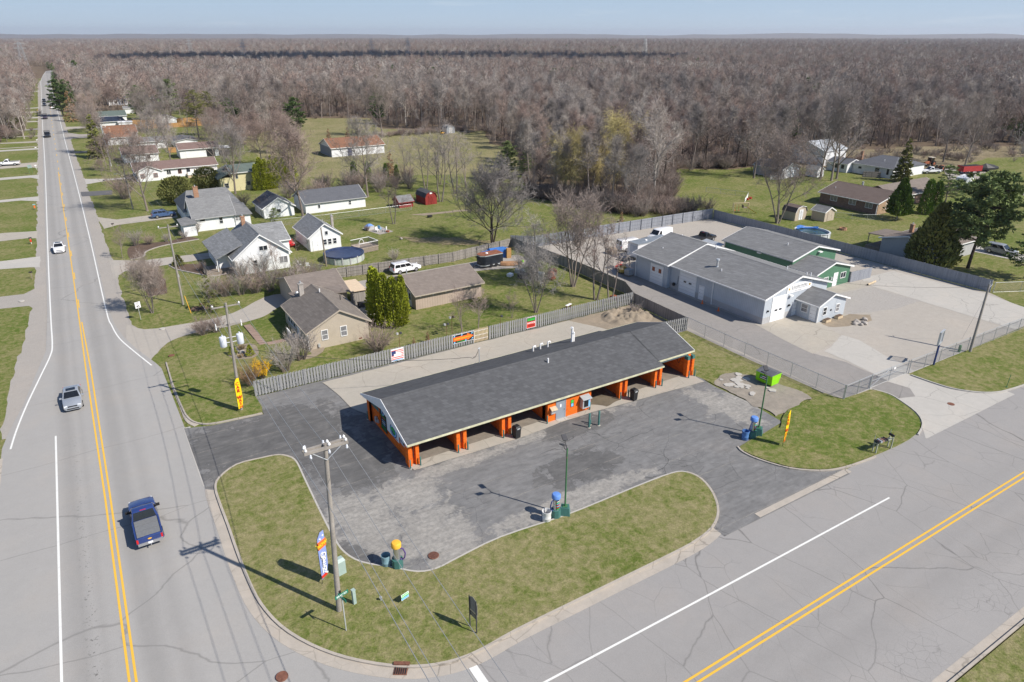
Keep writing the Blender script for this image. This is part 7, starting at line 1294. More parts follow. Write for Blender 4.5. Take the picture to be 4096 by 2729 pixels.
def barrel(x, y, mat, label, h=.95, r=.33, z=.09):
    o = thing('barrel', label, 'barrel', x, y, z); b = MB(); b.lathe((0, 0, 0), [(r * .9, 0), (r, .05), (r * .97, h * .33), (r * 1.02, h * .36), (r * .97, h * .4), (r, h * .7), (r * 1.08, h * .86), (r * 1.08, h), (r * .98, h), (r * .92, h * .3), (.02, h * .3)], 20); b.build('drum', mat, o, 40); b = MB(); b.lathe((0, 0, h * .3), [(r * .9, 0.002), (r * .88, .03)], 16); b.build('liner', DKGREY, o)
barrel(26.2, 36.95, plain('white_barrel_plastic', (0.66, 0.66, 0.65), 0.5, 0.12), 'white open barrel beside the blue capped vacuum', .95, .36); barrel(49.55, 36.95, BLUE_DRUM, 'blue open drum beside the blue capped vacuum'); barrel(13.2, 38.95, plain('pale_blue_drum', (0.22, 0.36, 0.42), 0.5, 0.15), 'pale blue drum behind the yellow capped vacuum')
def lamp(x, y, label, rz):
    o = thing('light_pole', label, 'light pole', x, y, .09, rz); b = MB(); b.loft([[(-a, -a, z), (a, -a, z), (a, a, z), (-a, a, z)] for a, z in ((.44, 0), (.32, .78))]); b.build('base', TEAL, o); b = MB(); b.tube((0, 0, .78), (0, 0, 6.3), .075, .065, 10); b.box(-.2, .2, -.2, .2, .782, .83); b.build('pole', GREEN_POLE, o, 40)
    for a in (.45, 2.6):
        g = MB(); d = Vector((cos(a), sin(a), 0)); g.path([Vector((0, 0, 6.3)), d * .25 + UP * 6.35, d * .45 + UP * 6.55, d * .5 + UP * 6.8], .03, 5); M_ = g.build('lamp_bracket', BLACKP, o); g = MB(); g.cbox(d * .62 + UP * 6.95, (.56, .40, .10), a, -.5); g.build('lamp_head', DKGREY, M_)
    g = MB(); g.tube((-.28, 0, 5.55), (.28, 0, 5.62), .02, None, 5); g.build('cross_bracket', RUST, o)
lamp(27.95, 36.85, 'green light pole with twin flood lamps in the middle of the lot edge', .9); lamp(51.35, 36.9, 'green light pole with flood lamps near the dumpster', .6)
o = thing('dumpster', 'lime green dumpster with a grey lid on the rough ground', 'dumpster', 61.2, 43.9, .1, R(4)); b = MB(); b.loft([[(x_, y_, z) for x_, y_ in ((-.75 - e * .2, -1.05), (.75 + e, -1.05), (.75 + e, 1.05), (-.75 - e * .2, 1.05))] for e, z in ((-.22, .15), (-.08, .55), (-.08, .62), (.10, .85), (.10, 1.15), (.18, 1.32))]); b.build('body', LIME, o)
for s_ in (-1, 1): b = MB(); b.loft([[(-.95, s_ * .53 - .5, 1.33), (.98, s_ * .53 - .5, 1.33), (.98, s_ * .53 + .5, 1.33), (-.95, s_ * .53 + .5, 1.33)], [(-.80, s_ * .53 - .49, 1.40), (.1, s_ * .53 - .49, 1.60), (.1, s_ * .53 + .49, 1.60), (-.80, s_ * .53 + .49, 1.40)]]); b.build('lid', plain('faded_grey_lid', (0.11, 0.115, 0.13), 0.6, 0.15), o)
b = MB(); b.cbox((-.80, .05, .82), (.02, .95, .50)); p_ = b.build('decal', BLACK_INK, o); b = MB(); b.cbox((-.815, -.05, .92), (.01, .5, .10)); b.cbox((-.815, .05, .70), (.01, .8, .08)); b.build('decal_line', WHITE_INK, p_); b = MB(); b.cbox((-.815, .32, .92), (.01, .2, .2)); b.build('decal_mark', NEON, p_); b = MB(); b.cbox((.35, -.35, .05), (.3, .3, .1)); b.cbox((-.3, .6, .05), (.3, .3, .1)); b.cbox((-.3, -.6, .05), (.3, .3, .1)); b.build('skid', BLACKP, o)
for i in range(22):
    rq = random.Random(i + 3); x, y = 56.4 + rq.random() * 3.8, 42.2 + rq.random() * 5.0; a = rq.uniform(.18, .5); pts = [(a * rq.uniform(.7, 1.3) * cos(k * 1.05), a * rq.uniform(.7, 1.3) * sin(k * 1.05)) for k in range(6)]
    o = thing('broken_concrete', 'broken pale concrete slab lying on the rough ground by the dumpster', 'rubble', x, y, .09, rq.uniform(0, 6), 'broken slabs by the dumpster'); b = MB(); b.prism(pts, 0, .07 + .05 * rq.random()); b.build('slab', CONC_PALE, o)
# feather flags
def feather(x, y, h, w, cloth, label, s, ink, rz, size=.5, extra=None, z=.17):
    o = thing('feather_flag', label, 'flag', x, y, z, rz); b = MB(); b.path([Vector((0, 0, 0)), Vector((0, 0, h * .72)), Vector((.06, 0, h * .88)), Vector((w * .45, 0, h * .985)), Vector((w * .85, 0, h))], .018, 6); b.build('mast', BLACKP, o)
    out = [(.02, .28), (w * .75, .42), (w * .98, h * .3), (w, h * .6), (w * .98, h * .82), (w * .9, h * .97), (w * .45, h * .975), (.08, h * .87), (.02, h * .7)]; n = len(out); b = MB(); wv = lambda z_: .05 * sin(z_ * 2.4)
    vs = [(a, wv(c) - .006, c) for a, c in out] + [(a, wv(c) + .006, c) for a, c in out]; b.add(vs, [tuple(range(n)), tuple(range(2 * n - 1, n - 1, -1))] + [((i + 1) % n, i, n + i, n + (i + 1) % n) for i in range(n)]); f = b.build('banner', cloth, o)
    L = len(s); 
    for i, ch in enumerate(s):
        if ch != ' ':
            zc = h * .86 - (i + .5) * (h * .78 / L)
            for sy, rot in ((-1, (pi / 2, 0, 0)), (1, (pi / 2, 0, pi))): text('lettering', ch, size, ink, f, (w * .5, wv(zc) + sy * .045, zc), rot, 'CENTER', .003, bold=.012)
    return o
feather(51.5, 34.1, 3.85, .62, YELLOW_INK, 'yellow feather flag reading car wash on the lawn by the road', 'CAR WASH', RED_INK, .25, .46); feather(8.9, 68.3, 3.9, .62, YELLOW_INK, 'yellow feather flag reading car wash behind the transformer pole', 'CAR WASH', RED_INK, .2, .46, z=.13)
nf = feather(8.55, 39.5, 4.4, .80, FLAG_BLUE, 'blue feather flag reading now open beside the leaning pole', '   OPEN ', WHITE_INK, .55, .62); bn = [c for c in nf.children if c.name.startswith('banner')][0]
b = MB(); b.box(.03, .79, -.075, .075, 2.95, 3.55); b.build('red_band', ORANGE_INK, bn)
for sy, rot in ((-1, (pi / 2, 0, 0)), (1, (pi / 2, 0, pi))): text('lettering', 'NOW', .36, YELLOW_INK, bn, (.41, sy * .080, 3.25), rot, 'CENTER', .003, bold=.008)
for x_, z_ in ((.3, 3.75), (.6, 3.9), (.45, .75), (.6, .62)): b = MB(); b.cbox((x_, 0, z_), (.12, .11, .12), 0, .78); b.build('star', WHITE_INK, bn)
b = MB(); b.box(.05, .6, -.03, .03, .42, .50); b.box(.05, .64, -.03, .03, .56, .62); b.build('red_stripe', RED_INK, bn)
# signs on the fence (each hangs on the fence)
def banner(label, x0, x1, z0, z1, y=70.80, face=BLACK_INK):
    o = thing('fence_sign', label, 'sign', (x0 + x1) / 2, y, .1); b = MB(); w = (x1 - x0) / 2; b.box(-w, w, -.012, .012, z0, z1); p = b.build('board', face, o); f = MB(); f.box(-w - .04, w + .04, -.014, .01, z1, z1 + .05); f.box(-w - .04, w + .04, -.014, .01, z0 - .05, z0); f.box(-w - .04, -w, -.014, .01, z0, z1); f.box(w, w + .04, -.014, .01, z0, z1); f.build('edge', WHITE_INK, o); return o, p, w
o, p, w = banner('black banner with an orange arrow hanging on the grey fence', 35.2, 38.2, .62, 1.72)
b = MB(); pts = [(-1.42, .90), (.55, .90), (.55, .70), (1.46, 1.18), (.55, 1.66), (.55, 1.44), (-1.42, 1.44)]; n = len(pts); b.add([(a, -.020, c) for a, c in pts] + [(a, -.013, c) for a, c in pts], [tuple(range(n)), tuple(range(2 * n - 1, n - 1, -1))] + [((i + 1) % n, i, n + i, n + (i + 1) % n) for i in range(n)]); b.build('arrow', ORANGE_INK, p)
text('lettering', 'MUDDERS PLEASE USE BAY 6', .19, YELLOW_INK, p, (-.10, -.022, 1.17), FACE_ROT['S'], bold=.003); text('lettering', 'BE COURTEOUS', .16, NEON, p, (-.30, -.016, .75), FACE_ROT['S'], bold=.003)
for a, c in ((-1.25, 1.58), (-.2, 1.60), (1.25, 1.56), (1.3, .85), (.35, .76), (-1.25, .74)): b = MB(); b.tube((a, -.012, c), (a, -.022, c), .10, None, 10); b.tube((a - .1, -.012, c - .12), (a - .1, -.02, c - .12), .05, None, 8); b.build('bubble', BLUE_INK, p)
o, p, w = banner('green and red notice sign hanging on the grey fence', 46.2, 47.55, .30, 1.75, face=RED_INK); b = MB(); b.box(-.66, .66, -.018, -.012, 1.18, 1.73); b.build('green_panel', BLACK_INK, p)
for z in (1.28, 1.40, 1.55): b = MB(); b.box(-.6, .6, -.024, -.018, z, z + .09); b.build('green_line', NEON, p)
text('lettering', 'NOTICE', .33, WHITE_INK, p, (0, -.016, .95), FACE_ROT['S'], bold=.008, shear=.1)
for z in (.45, .58, .70): b = MB(); b.box(-.45, .55, -.018, -.012, z, z + .05); b.build('dark_line', BLACK_INK, p)
o, p, w = banner('flag patterned banner with a white vehicle hanging on the grey fence', 27.0, 28.55, .25, 1.75, face=WHITE_INK)
for k in range(6): b = MB(); b.box(-.76, .76, -.018, -.012, .42 + k * .22, .52 + k * .22); b.build('stripe', RED_INK, p)
b = MB(); b.box(-.74, -.2, -.022, -.012, .95, 1.55); b.build('blue_field', NAVY_INK, p); b = MB(); b.box(-.45, .5, -.028, -.018, .85, 1.15); b.box(-.2, .3, -.028, -.018, 1.152, 1.35); b.build('vehicle_print', WHITE_INK, p); b = MB(); b.box(-.7, .7, -.024, -.012, .27, .38); b.build('blue_strip', BLUE_INK, p)
# corner lawn furniture
o = thing('street_sign', 'green street name sign on a steel post near the leaning pole', 'street sign', 8.55, 34.5, .17, .25); b = MB(); b.cbox((0, 0, 1.55), (.07, .05, 3.1)); b.build('post', GALV, o)
b = MB(); b.box(-.48, .48, -.015, .015, 2.95, 3.20); p = b.build('name_blade', GREEN_SIGN, o)
for sy, rot in ((-1, (pi / 2, 0, 0)), (1, (pi / 2, 0, pi))): text('lettering', 'BRAY RD', .19, WHITE_INK, p, (0, sy * .018, 3.075), rot, bold=.003)
b = MB(); b.box(-.015, .015, -.45, .45, 2.68, 2.92); b.build('name_blade', GREEN_SIGN, o)
o = thing('route_sign', 'road sign seen from behind on two posts near the lower road', 'road sign', 15.7, 30.15, .17, R(-82)); b = MB()
for s_ in (-.36, .36): b = MB(); b.cbox((s_, 0, 1.35), (.07, .05, 2.7)); b.build('post', DKGREY, o)
b = MB(); pts = [(-.44, 1.55), (.44, 1.55), (.44, 2.35), (.30, 2.65), (0, 2.78), (-.30, 2.65), (-.44, 2.35)]; n = len(pts); b.add([(a, .03, c) for a, c in pts] + [(a, .05, c) for a, c in pts], [tuple(range(n)), tuple(range(2 * n - 1, n - 1, -1))] + [((i + 1) % n, i, n + i, n + (i + 1) % n) for i in range(n)]); b.build('sign_plate', plain('dull_sign_back', (.20, .195, .18), .6), o)
b = MB(); b.box(-.40, .40, .03, .05, 1.05, 1.50); b.build('lower_plate', plain('dull_brown_back', (.17, .16, .13), .6), o)
o = thing('yard_sign', 'small blue and green yard sign reading snow plowing', 'yard sign', 12.9, 34.8, .17, .25); b = MB(); b.box(-.32, .32, -.008, .008, .25, .75); p = b.build('board', WHITE_INK, o); b = MB(); b.box(-.30, .30, -.012, -.008, .27, .46); b.build('blue_print', BLUE_INK, p); text('lettering', 'SNOW', .17, NEON, p, (0, -.012, .65), FACE_ROT['S'], bold=.006); text('lettering', 'PLOWING', .14, NEON, p, (0, -.016, .50), FACE_ROT['S'], bold=.006)
for s_ in (-.2, .2): b = MB(); b.tube((s_, 0, 0), (s_, 0, .3), .008, None, 4); b.build('stake', GALV, o)
UTIL = plain('utility_green', (.33, .42, .39), .5, .08)
o = thing('utility_cabinet', 'grey green utility cabinet behind the blue feather flag', 'utility box', 10.05, 39.85, .17, .2); b = MB(); b.box(-.3, .3, -.25, .25, 0, 1.15); b.build('body', UTIL, o); b = MB(); b.loft([[(-.32, -.27, 1.152), (.32, -.27, 1.152), (.32, .27, 1.152), (-.32, .27, 1.152)], [(-.24, -.1, 1.35), (.24, -.1, 1.35), (.24, .2, 1.35), (-.24, .2, 1.35)]]); b.build('lid', UTIL, o)
o = thing('utility_pedestal', 'slim grey green pedestal beside the street name sign', 'utility box', 9.85, 36.5, .17, .2); b = MB(); b.box(-.11, .11, -.11, .11, 0, 1.15); b.build('body', UTIL, o); b = MB(); b.box(-.13, .13, -.13, .13, 1.152, 1.22); b.build('cap', UTIL, o)
o = thing('ground_spike', 'tiny grey pipe cap in the corner lawn', 'pipe cap', 11.5, 35.8, .17); b = MB(); b.lathe((0, 0, 0), [(.05, 0), (.05, .2), (.10, .22), (.10, .28)], 8); b.build('pipe', GALV, o)
o = thing('drain_cover', 'rusty round manhole cover on the dark asphalt', 'manhole cover', 16.6, 38.0, .135); b = MB(); b.lathe((0, 0, 0), [(.42, 0), (.40, .03), (.02, .03)], 22); b.build('frame', RUST, o); b = MB()
for k in range(9):
    for j in range(9):
        if hypot(k - 4, j - 4) < 4.3: b.tube(((k - 4) * .08, (j - 4) * .08, .031), ((k - 4) * .08, (j - 4) * .08, .036), .025, None, 6)
b.build('holes', BLACKP, o)
o = thing('storm_inlet', 'rusty storm drain grate in the corner gutter', 'drain', 10.35, 29.75, .06, R(-33)); b = MB(); b.box(-.42, .42, -.30, .30, 0, .05); b.build('frame', RUST, o); b = MB()
for k in range(6): b.box(-.38 + k * .13, -.30 + k * .13, -.25, .25, .052, .062)
b.build('slots', BLACKP, o); b = MB(); b.box(-.5, .5, .32, .55, 0, .22); b.build('back_casting', RUST, o)
o = thing('manhole', 'round manhole cover in the service yard entrance', 'manhole cover', 73.8, 30.2, .062); b = MB(); b.lathe((0, 0, 0), [(.36, 0), (.34, .02), (.02, .02)], 20); b.build('cover', RUST, o)
for x, y, l_ in ((4.0, 33.2, 'manhole lid at the road edge beside the corner kerb'), (4.9, 87.1, 'pale manhole lid at the kerb end of the front lawn'), (11.3, 104.2, 'dark round lid in the lawn beside the thin spruce'), (5.1, 97.0, 'small pale lid in the grass beside the driveway mouth'), (-11.2, 119.5, 'yellow lid in the puddled driveway across the road')): o = thing('manhole', l_, 'manhole cover', x, y, .06); b = MB(); b.lathe((0, 0, 0), [(.38, 0), (.36, .10), (.02, .10)], 18); b.build('cover', RUST if 'dark' in l_ or 'kerb' in l_ else CONC_PALE, o)
o = thing('speed_sign', 'white speed limit sign reading 45 beside the small roadside tree', 'road sign', 3.0, 102.3, 0, .35); b = MB(); b.cbox((0, 0, 1.3), (.06, .05, 2.6)); b.build('post', GALV, o); b = MB(); b.box(-.36, .36, -.05, -.03, 1.75, 2.65); p = b.build('sign_plate', WHITE_INK, o); text('lettering', 'SPEED', .17, BLACK_INK, p, (0, -.052, 2.50), FACE_ROT['S']); text('lettering', 'LIMIT', .17, BLACK_INK, p, (0, -.052, 2.32), FACE_ROT['S']); text('lettering', '45', .46, BLACK_INK, p, (0, -.052, 1.98), FACE_ROT['S'], bold=.008)
o = thing('marker_post', 'tall yellow marker sleeve on a guy wire by the thin spruce', 'marker', 9.3, 101.3, 0); b = MB(); b.tube((0, 0, 0), (-.35, .3, 2.6), .045, None, 8); b.build('sleeve', YEL_CAP, o); b = MB(); b.tube((-.35, .3, 2.6), (-.4, 4.3, 9.0), .01, None, 4); b.build('guy_wire', WIRE, o)
o = thing('green_marker', 'thin dark green marker stick at the lawn edge by the road', 'marker', 82.8, 28.95, .17); b = MB(); b.tube((0, 0, 0), (.1, 0, 1.5), .03, None, 6); b.build('rod', GREEN_POLE, o); b = MB(); b.box(-.1, .1, -.1, .1, 0, .04); b.build('foot', GREEN_POLE, o)
o = thing('empty_sign_frame', 'empty white sign frame on a navy post by the yard gate', 'sign frame', 81.7, 36.45, .1, R(14)); b = MB(); b.tube((0, 0, 0), (.1, 0, 2.75), .11, None, 10); b.build('post', NAVY_INK, o)
b = MB()
for a in (-.75, .75): b.cbox((.1 + a, 0, 3.55), (.09, .22, 1.62))
for z in (2.78, 4.32): b.cbox((.1, 0, z), (1.5, .22, .09))
b.build('frame', GALV, o); b = MB()
for a in (-.4, -.13, .13, .4): b.cbox((.1 + a, 0, 3.55), (.05, .05, 1.46))
b.build('tubes', PVC, o)
o = thing('green_pedestal', 'small green pedestal at the foot of the leaning yard pole', 'utility box', 88.2, 36.9, .05); b = MB(); b.lathe((0, 0, 0), [(.16, 0), (.16, .75), (.1, .82)], 10); b.build('body', GREEN_POLE, o); b = MB(); b.lathe((0, 0, .822), [(.18, 0), (.12, .08)], 10); b.build('cap', GREEN_POLE, o)
# mailboxes
def mailbox(x, y, mat, label, rz=0, post=True, z=0.0, group=None, h=1.1, sleeve=None, pm=POST_WOOD):
    o = thing('mailbox', label, 'mailbox', x, y, z, rz, group); b = MB(); pr = [(-.10, 0), (.10, 0), (.10, .12), (.07, .19), (0, .22), (-.07, .19), (-.10, .12)]; b.loft([[(c, a, h + zz) for c, zz in pr] for a in (-.26, .26)]); b.build('box', mat, o); g = MB(); g.box(.101, .115, -.05, .0, h + .12, h + .24); g.build('flag', RED, o)
    if post: g = MB(); g.cbox((0, 0, h / 2 - .01), (.09, .09, h - .02)); g.build('post', pm, o)
    if sleeve: g = MB(); g.cbox((0, 0, h * .62), (.26, .26, h * .5)); g.build('sleeve', sleeve, o)
    return o
o = thing('mailbox_stand', 'weathered timber stand carrying a row of mailboxes at the lawn edge', 'mailbox stand', 58.95, 28.75, .17, R(-8)); PG = plain('weathered_green_grey_timber', (.31, .33, .25), .9, .2, 3.0, fine=.3); b = MB()
for s_ in (-1, 1):
    b = MB(); b.cbox((s_ * 1.0, -.18, .6), (.10, .10, 1.2)); b.cbox((s_ * 1.0, .18, .6), (.10, .10, 1.2)); b.build('leg', PG, o); b = MB(); b.bar((s_ * .95, -.05, .65), (s_ * .50, -.05, 1.02), .08); b.build('brace', PG, o)
b = MB(); b.cbox((0, 0, 1.03), (2.2, .34, .06)); b.build('shelf', PG, o); b = MB(); b.tube((-1.0, .25, 1.0), (-1.0, .25, 1.75), .02, None, 6); b.tube((1.05, .25, 1.0), (1.05, .25, 1.85), .02, None, 6); b.build('stake', CHAIN, o)
ca, sa = cos(R(-8)), sin(R(-8))
for a, m_, l_, dz in ((-.95, BLACKP, 'black mailbox at the near end of the stand', 0), (-.62, plain('grey_mailbox', (.36, .40, .42)), 'pale grey mailbox second on the stand', 0), (-.36, plain('bronze_mailbox', (.32, .22, .17)), 'bronze mailbox with a white door on the stand', 0), (-.10, DKGREY, 'dark mailbox in the middle of the stand', 0), (.16, BLACKP, 'black mailbox behind the dark one on the stand', 0), (.92, BLACKP, 'large black mailbox raised at the far end of the stand', .25)): mailbox(58.95 + a * ca, 28.75 + a * sa, m_, l_, R(-8), False, .17 + dz, None, 1.062)
for x, y, m_, sl, l_ in ((-10.0, 131, BLACKP, None, 'dark mailbox on a thin post nearest the puddled driveway'), (-10.4, 155.4, BLACKP, RED_INK, 'mailbox on a white post with red below it across the road'), (-10.1, 188.2, plain('teal_box', (.2, .35, .36)), ORANGE_INK, 'mailbox with an orange wrapped post on the lawn across the road'), (-10.3, 248.5, WHITE_INK, None, 'mailbox on a white post beside the green sign backs'), (-10.4, 312, WHITE_INK, None, 'white mailbox by the narrow driveways across the road'), (-10.6, 290, TRIM, None, 'white mailbox on the verge below the paired driveways'), (3.6, 159.2, BLACKP, None, 'black mailbox beside the wagon driveway'), (6.2, 276, BLACKP, None, 'black mailbox on the verge below the spruce'), (5.2, 212, BLACKP, None, 'dark mailbox between the two short driveways'), (-10.8, 385, BLACKP, None, 'dark mailbox far up the far verge'), (-11, 442, YEL_CAP, None, 'yellow mailbox far up the far verge')): mailbox(x, y, m_, l_, pi / 2, True, 0, None, 1.05, sl, TRIM if 'white post' in l_ else POST_WOOD)
o = thing('road_sign_back', 'green square sign on two posts seen from behind across the road', 'road sign', -11.45, 240.6, 0, .1)
for s_ in (-.35, .35): b = MB(); b.cbox((s_, 0, 1.2), (.07, .05, 2.4)); b.build('post', GREEN_POLE, o)
b = MB(); b.cbox((0, -.05, 2.1), (1.0, .02, .9)); b.build('sign_plate', plain('grey_green_sign', (.25, .33, .30)), o)
# pools
o = thing('round_pool', 'round above ground pool under a sagging navy winter cover', 'pool', 36.4, 114.6, 0); b = MB(); b.lathe((0, 0, 0), [(3.42, 0), (3.42, 1.30), (3.38, 1.30), (3.38, .7), (.02, .68)], 40); b.build('wall', POOL_WALL, o)
b = MB(); b.lathe((0, 0, 0), [(3.44, 1.12), (3.52, 1.13), (3.52, 1.36), (3.40, 1.40), (3.0, 1.12), (2.4, .92), (1.9, .84), (.02, .80)], 40); b.build('cover', POOL_COVER, o, 50); b = MB(); b.lathe((.2, -.1, .855), [(1.75, 0), (1.7, .004), (.02, .004)], 32, 1.0, .85); b.build('rain_puddle', POOL_WATER, o)
for k in range(16): a = 2 * pi * k / 16; b = MB(); b.cbox((3.46 * cos(a), 3.46 * sin(a), .65), (.10, .20, 1.30), a); b.build('upright', TRIM_GREY, o)
o = thing('pool_deck', 'raised timber pool deck with white railings', 'deck', 41.6, 118.2, 0, R(10)); b = MB(); b.box(-1.9, 1.9, -1.7, 1.7, .85, .95); b.build('platform', plain('deck_boards', (.40, .33, .27), .8, .15), o); b = MB(); b.box(-1.85, 1.85, -1.65, 1.65, .05, .845); b.build('skirt', POST_WOOD, o)
b = MB(); 
for sy in (-1.65, 1.65): b.cbox((0, sy, 1.85), (3.8, .12, .07))
b.cbox((1.85, 0, 1.85), (.12, 3.2, .07)); b.build('top_rail', TRIM, o); b = MB()
for k in range(24): b.cbox((-1.8 + k * .156, -1.65, 1.4), (.04, .04, .86)); b.cbox((-1.8 + k * .156, 1.65, 1.4), (.04, .04, .86))
for k in range(20): b.cbox((1.85, -1.6 + k * .165, 1.4), (.04, .04, .86))
b.build('balusters', DKGREY, o); b = MB(); b.path([Vector((-.5 + .5 * cos(t), .2, 1.2 + .9 * sin(t))) for t in [pi * k / 8 for k in range(9)]], .05, 6); b.build('pool_ladder', TRIM, o); b = MB(); b.cbox((-2.5, 0, .45), (1.0, 1.2, .5)); b.build('steps', POST_WOOD, o)
o = thing('blue_pool', 'above ground pool with a torn blue liner behind the fence', 'pool', 119.7, 81.4, 0); b = MB(); b.lathe((0, 0, 0), [(2.75, 0), (2.75, 1.05), (2.85, 1.06), (2.85, 1.12), (2.6, 1.12), (2.55, .6), (.02, .55)], 32, 1.0, 1.25); b.build('wall', plain('pale_pool_skin', (.55, .58, .60), .5, .1), o, 40); b = MB(); b.lathe((0, 0, .7), [(2.5, 0), (2.45, .01), (.02, .01)], 28, 1.0, 1.25); b.build('water', plain('green_blue_pool_water', (.05, .10, .12), .08, .2, .5, 0, .6), o)
for i, (t0, m_) in enumerate(((.2, TARP), (2.4, plain('pale_blue_liner', (.17, .25, .36), .5, .3, 1.5)))): b = MB(); b.loft([[((2.3 + .5 * k) * cos(t), (2.3 + .5 * k) * 1.25 * sin(t), .9 + .3 * sin(5 * t + k) * .5 + (.32 if k else 0)) for k in (0, 1)] + [((2.8 - .5 * k) * cos(t), (2.8 - .5 * k) * 1.25 * sin(t), .8 + (.1 if k else .25)) for k in (0, 1)] for t in [t0 + .16 * q for q in range(12)]]); b.build('liner_fold', m_, o)
for k in range(12): a = 2 * pi * k / 12; b = MB(); b.cbox((2.82 * cos(a), 3.5 * sin(a), .55), (.10, .10, 1.1), a); b.build('upright', TRIM, o)
# yard odds and ends
o = thing('swing_set', 'wooden swing set with a yellow slide on the far lawn', 'play set', 122.9, 102.0, 0, R(-25)); b = MB()
for sx in (-1.9, 1.6):
    for sy in (-.7, .7): b.bar((sx, sy, 0), (sx, 0, 2.2), .09)
b.bar((-2.0, 0, 2.2), (1.7, 0, 2.2), .11); b.build('frame', PALE_WOOD, o); b = MB(); b.box(.3, 1.3, -.5, .5, 1.15, 1.25); b.box(.3, .36, -.5, .5, 1.25, 1.8); b.build('platform', POST_WOOD, o); b = MB(); b.loft([[(1.3 + 1.7 * t, -.25 - 1.2 * t, 1.25 - 1.15 * t), (1.3 + 1.7 * t, .25 - 1.2 * t, 1.25 - 1.15 * t), (1.3 + 1.7 * t, .25 - 1.2 * t, 1.36 - 1.15 * t), (1.3 + 1.7 * t, -.25 - 1.2 * t, 1.36 - 1.15 * t)] for t in (0, .5, 1)]); b.build('slide', YEL_CAP, o)
for sx in (-1.4, -.6): b = MB(); b.tube((sx, -.15, .6), (sx, -.15, 2.15), .012, None, 4); b.tube((sx, .15, .6), (sx, .15, 2.15), .012, None, 4); b.cbox((sx, 0, .58), (.2, .4, .04)); b.build('swing', RED, o)
o = thing('fire_ring', 'round brick fire ring on the far lawn beyond the fence', 'fire ring', 129, 81, 0); b = MB(); b.lathe((0, 0, 0), [(.75, 0), (.75, .45), (.55, .45), (.55, .1), (.02, .1)], 14); b.build('ring', CHIMNEY, o); b = MB(); b.lathe((0, 0, .102), [(.5, 0), (.2, .2)], 10); b.build('ash', DKGREY, o)
o = thing('planter', 'wooden planter box nearer the white office door', 'planter', 82.9, 51.75, .06, R(3)); b = MB(); b.box(-.6, .6, -.28, .28, 0, .38); b.build('box', PALE_WOOD, o); b = MB(); b.box(-.55, .55, -.24, .24, .382, .44); b.build('soil', MULCH, o); o = thing('planter', 'wooden planter box under the farther office window', 'planter', 85.5, 51.75, .06, R(3)); b = MB(); b.box(-.6, .6, -.28, .28, 0, .38); b.build('box', PALE_WOOD, o); b = MB(); b.box(-.55, .55, -.24, .24, .382, .44); b.build('soil', MULCH, o)
rq = random.Random(4)
def boulder(x, y, r, label, group=None, z=.05, mat=ROCK):
    o = thing('boulder', label, 'boulder', x, y, z, rq.uniform(0, 6), group); b = MB(); bm = bmesh.new(); bmesh.ops.create_icosphere(bm, subdivisions=2, radius=1); sd = rq.uniform(0, 40)
    b.add([(v.co.x * r * (1 + .3 * mnoise.noise(v.co * 1.3 + Vector((sd, 0, 0)))), v.co.y * r * .8 * (1 + .3 * mnoise.noise(v.co * 1.1 + Vector((0, sd, 0)))), max(0, v.co.z * r * .7 * (1 + .3 * mnoise.noise(v.co * 1.2 + Vector((0, 0, sd)))) + r * .3)) for v in bm.verts], [[v.index for v in f.verts] for f in bm.faces]); bm.free(); b.build('stone', mat, o, 35)
for i in range(12): boulder(86.6 + rq.uniform(-1.5, 1.5), 49.0 + rq.uniform(-.6, .6), rq.uniform(.25, .48), 'rounded field stone in the heap before the office', 'stone heap before the office')
boulder(12.4, 83.2, .42, 'upright grey stone in the island flower bed', None, .14); boulder(50.2, 121.5, .35, 'pale stone alone on the back lawn')
o = thing('parking_stop', 'yellowish log lying at the end of the gravel bed', 'log', 102.9, 58.0, .2, R(8)); b = MB(); b.tube((-1.3, 0, 0), (1.3, 0, 0), .15, None, 10); b.build('log', PALE_WOOD, o); b = MB(); b.tube((-1.34, 0, 0), (-1.30, 0, 0), .14, None, 10); b.build('cut_end', BLACKP, o)
def heap(name, label, x, y, rx, ry, h, mat, z=.1):
    b = MB(); N = 28; vs = []
    for j in range(N + 1):
        for i in range(N + 1):
            u, v = i / N * 2 - 1, j / N * 2 - 1; d = max(0, 1 - (u * u + v * v)); q = Vector((u * 3, v * 3, 1.7)); vs.append((u * rx, v * ry, h * d ** .7 * (.6 + .7 * mnoise.noise(q) + .45 * mnoise.noise(q * 2.6) + .3 * mnoise.noise(q * 6)) if d > 0 else 0))
    b.add(vs, [(j * (N + 1) + i, j * (N + 1) + i + 1, (j + 1) * (N + 1) + i + 1, (j + 1) * (N + 1) + i) for j in range(N) for i in range(N)]); o = b.build(name, mat, None, 80); o.location = (x, y, z); return tag(o, label, 'dirt pile')
heap('dirt_pile', 'lumpy brown dirt pile inside the fence corner', 60.8, 67.6, 3.8, 3.2, 1.1, DIRT); heap('brush_pile', 'low heap of raked brush on the lawn by the pole', 10.6, 102.6, 1.3, .9, .4, MULCH, 0)
o = thing('storage_box', 'dark grey storage box on the patio beside the lean-to', 'storage box', 31.0, 90.9, .03, R(-6)); b = MB(); b.box(-.75, .75, -.4, .4, 0, .6); b.build('box', DKGREY, o); b = MB(); b.box(-.78, .78, -.43, .43, .602, .68); b.build('lid', DKGREY, o)
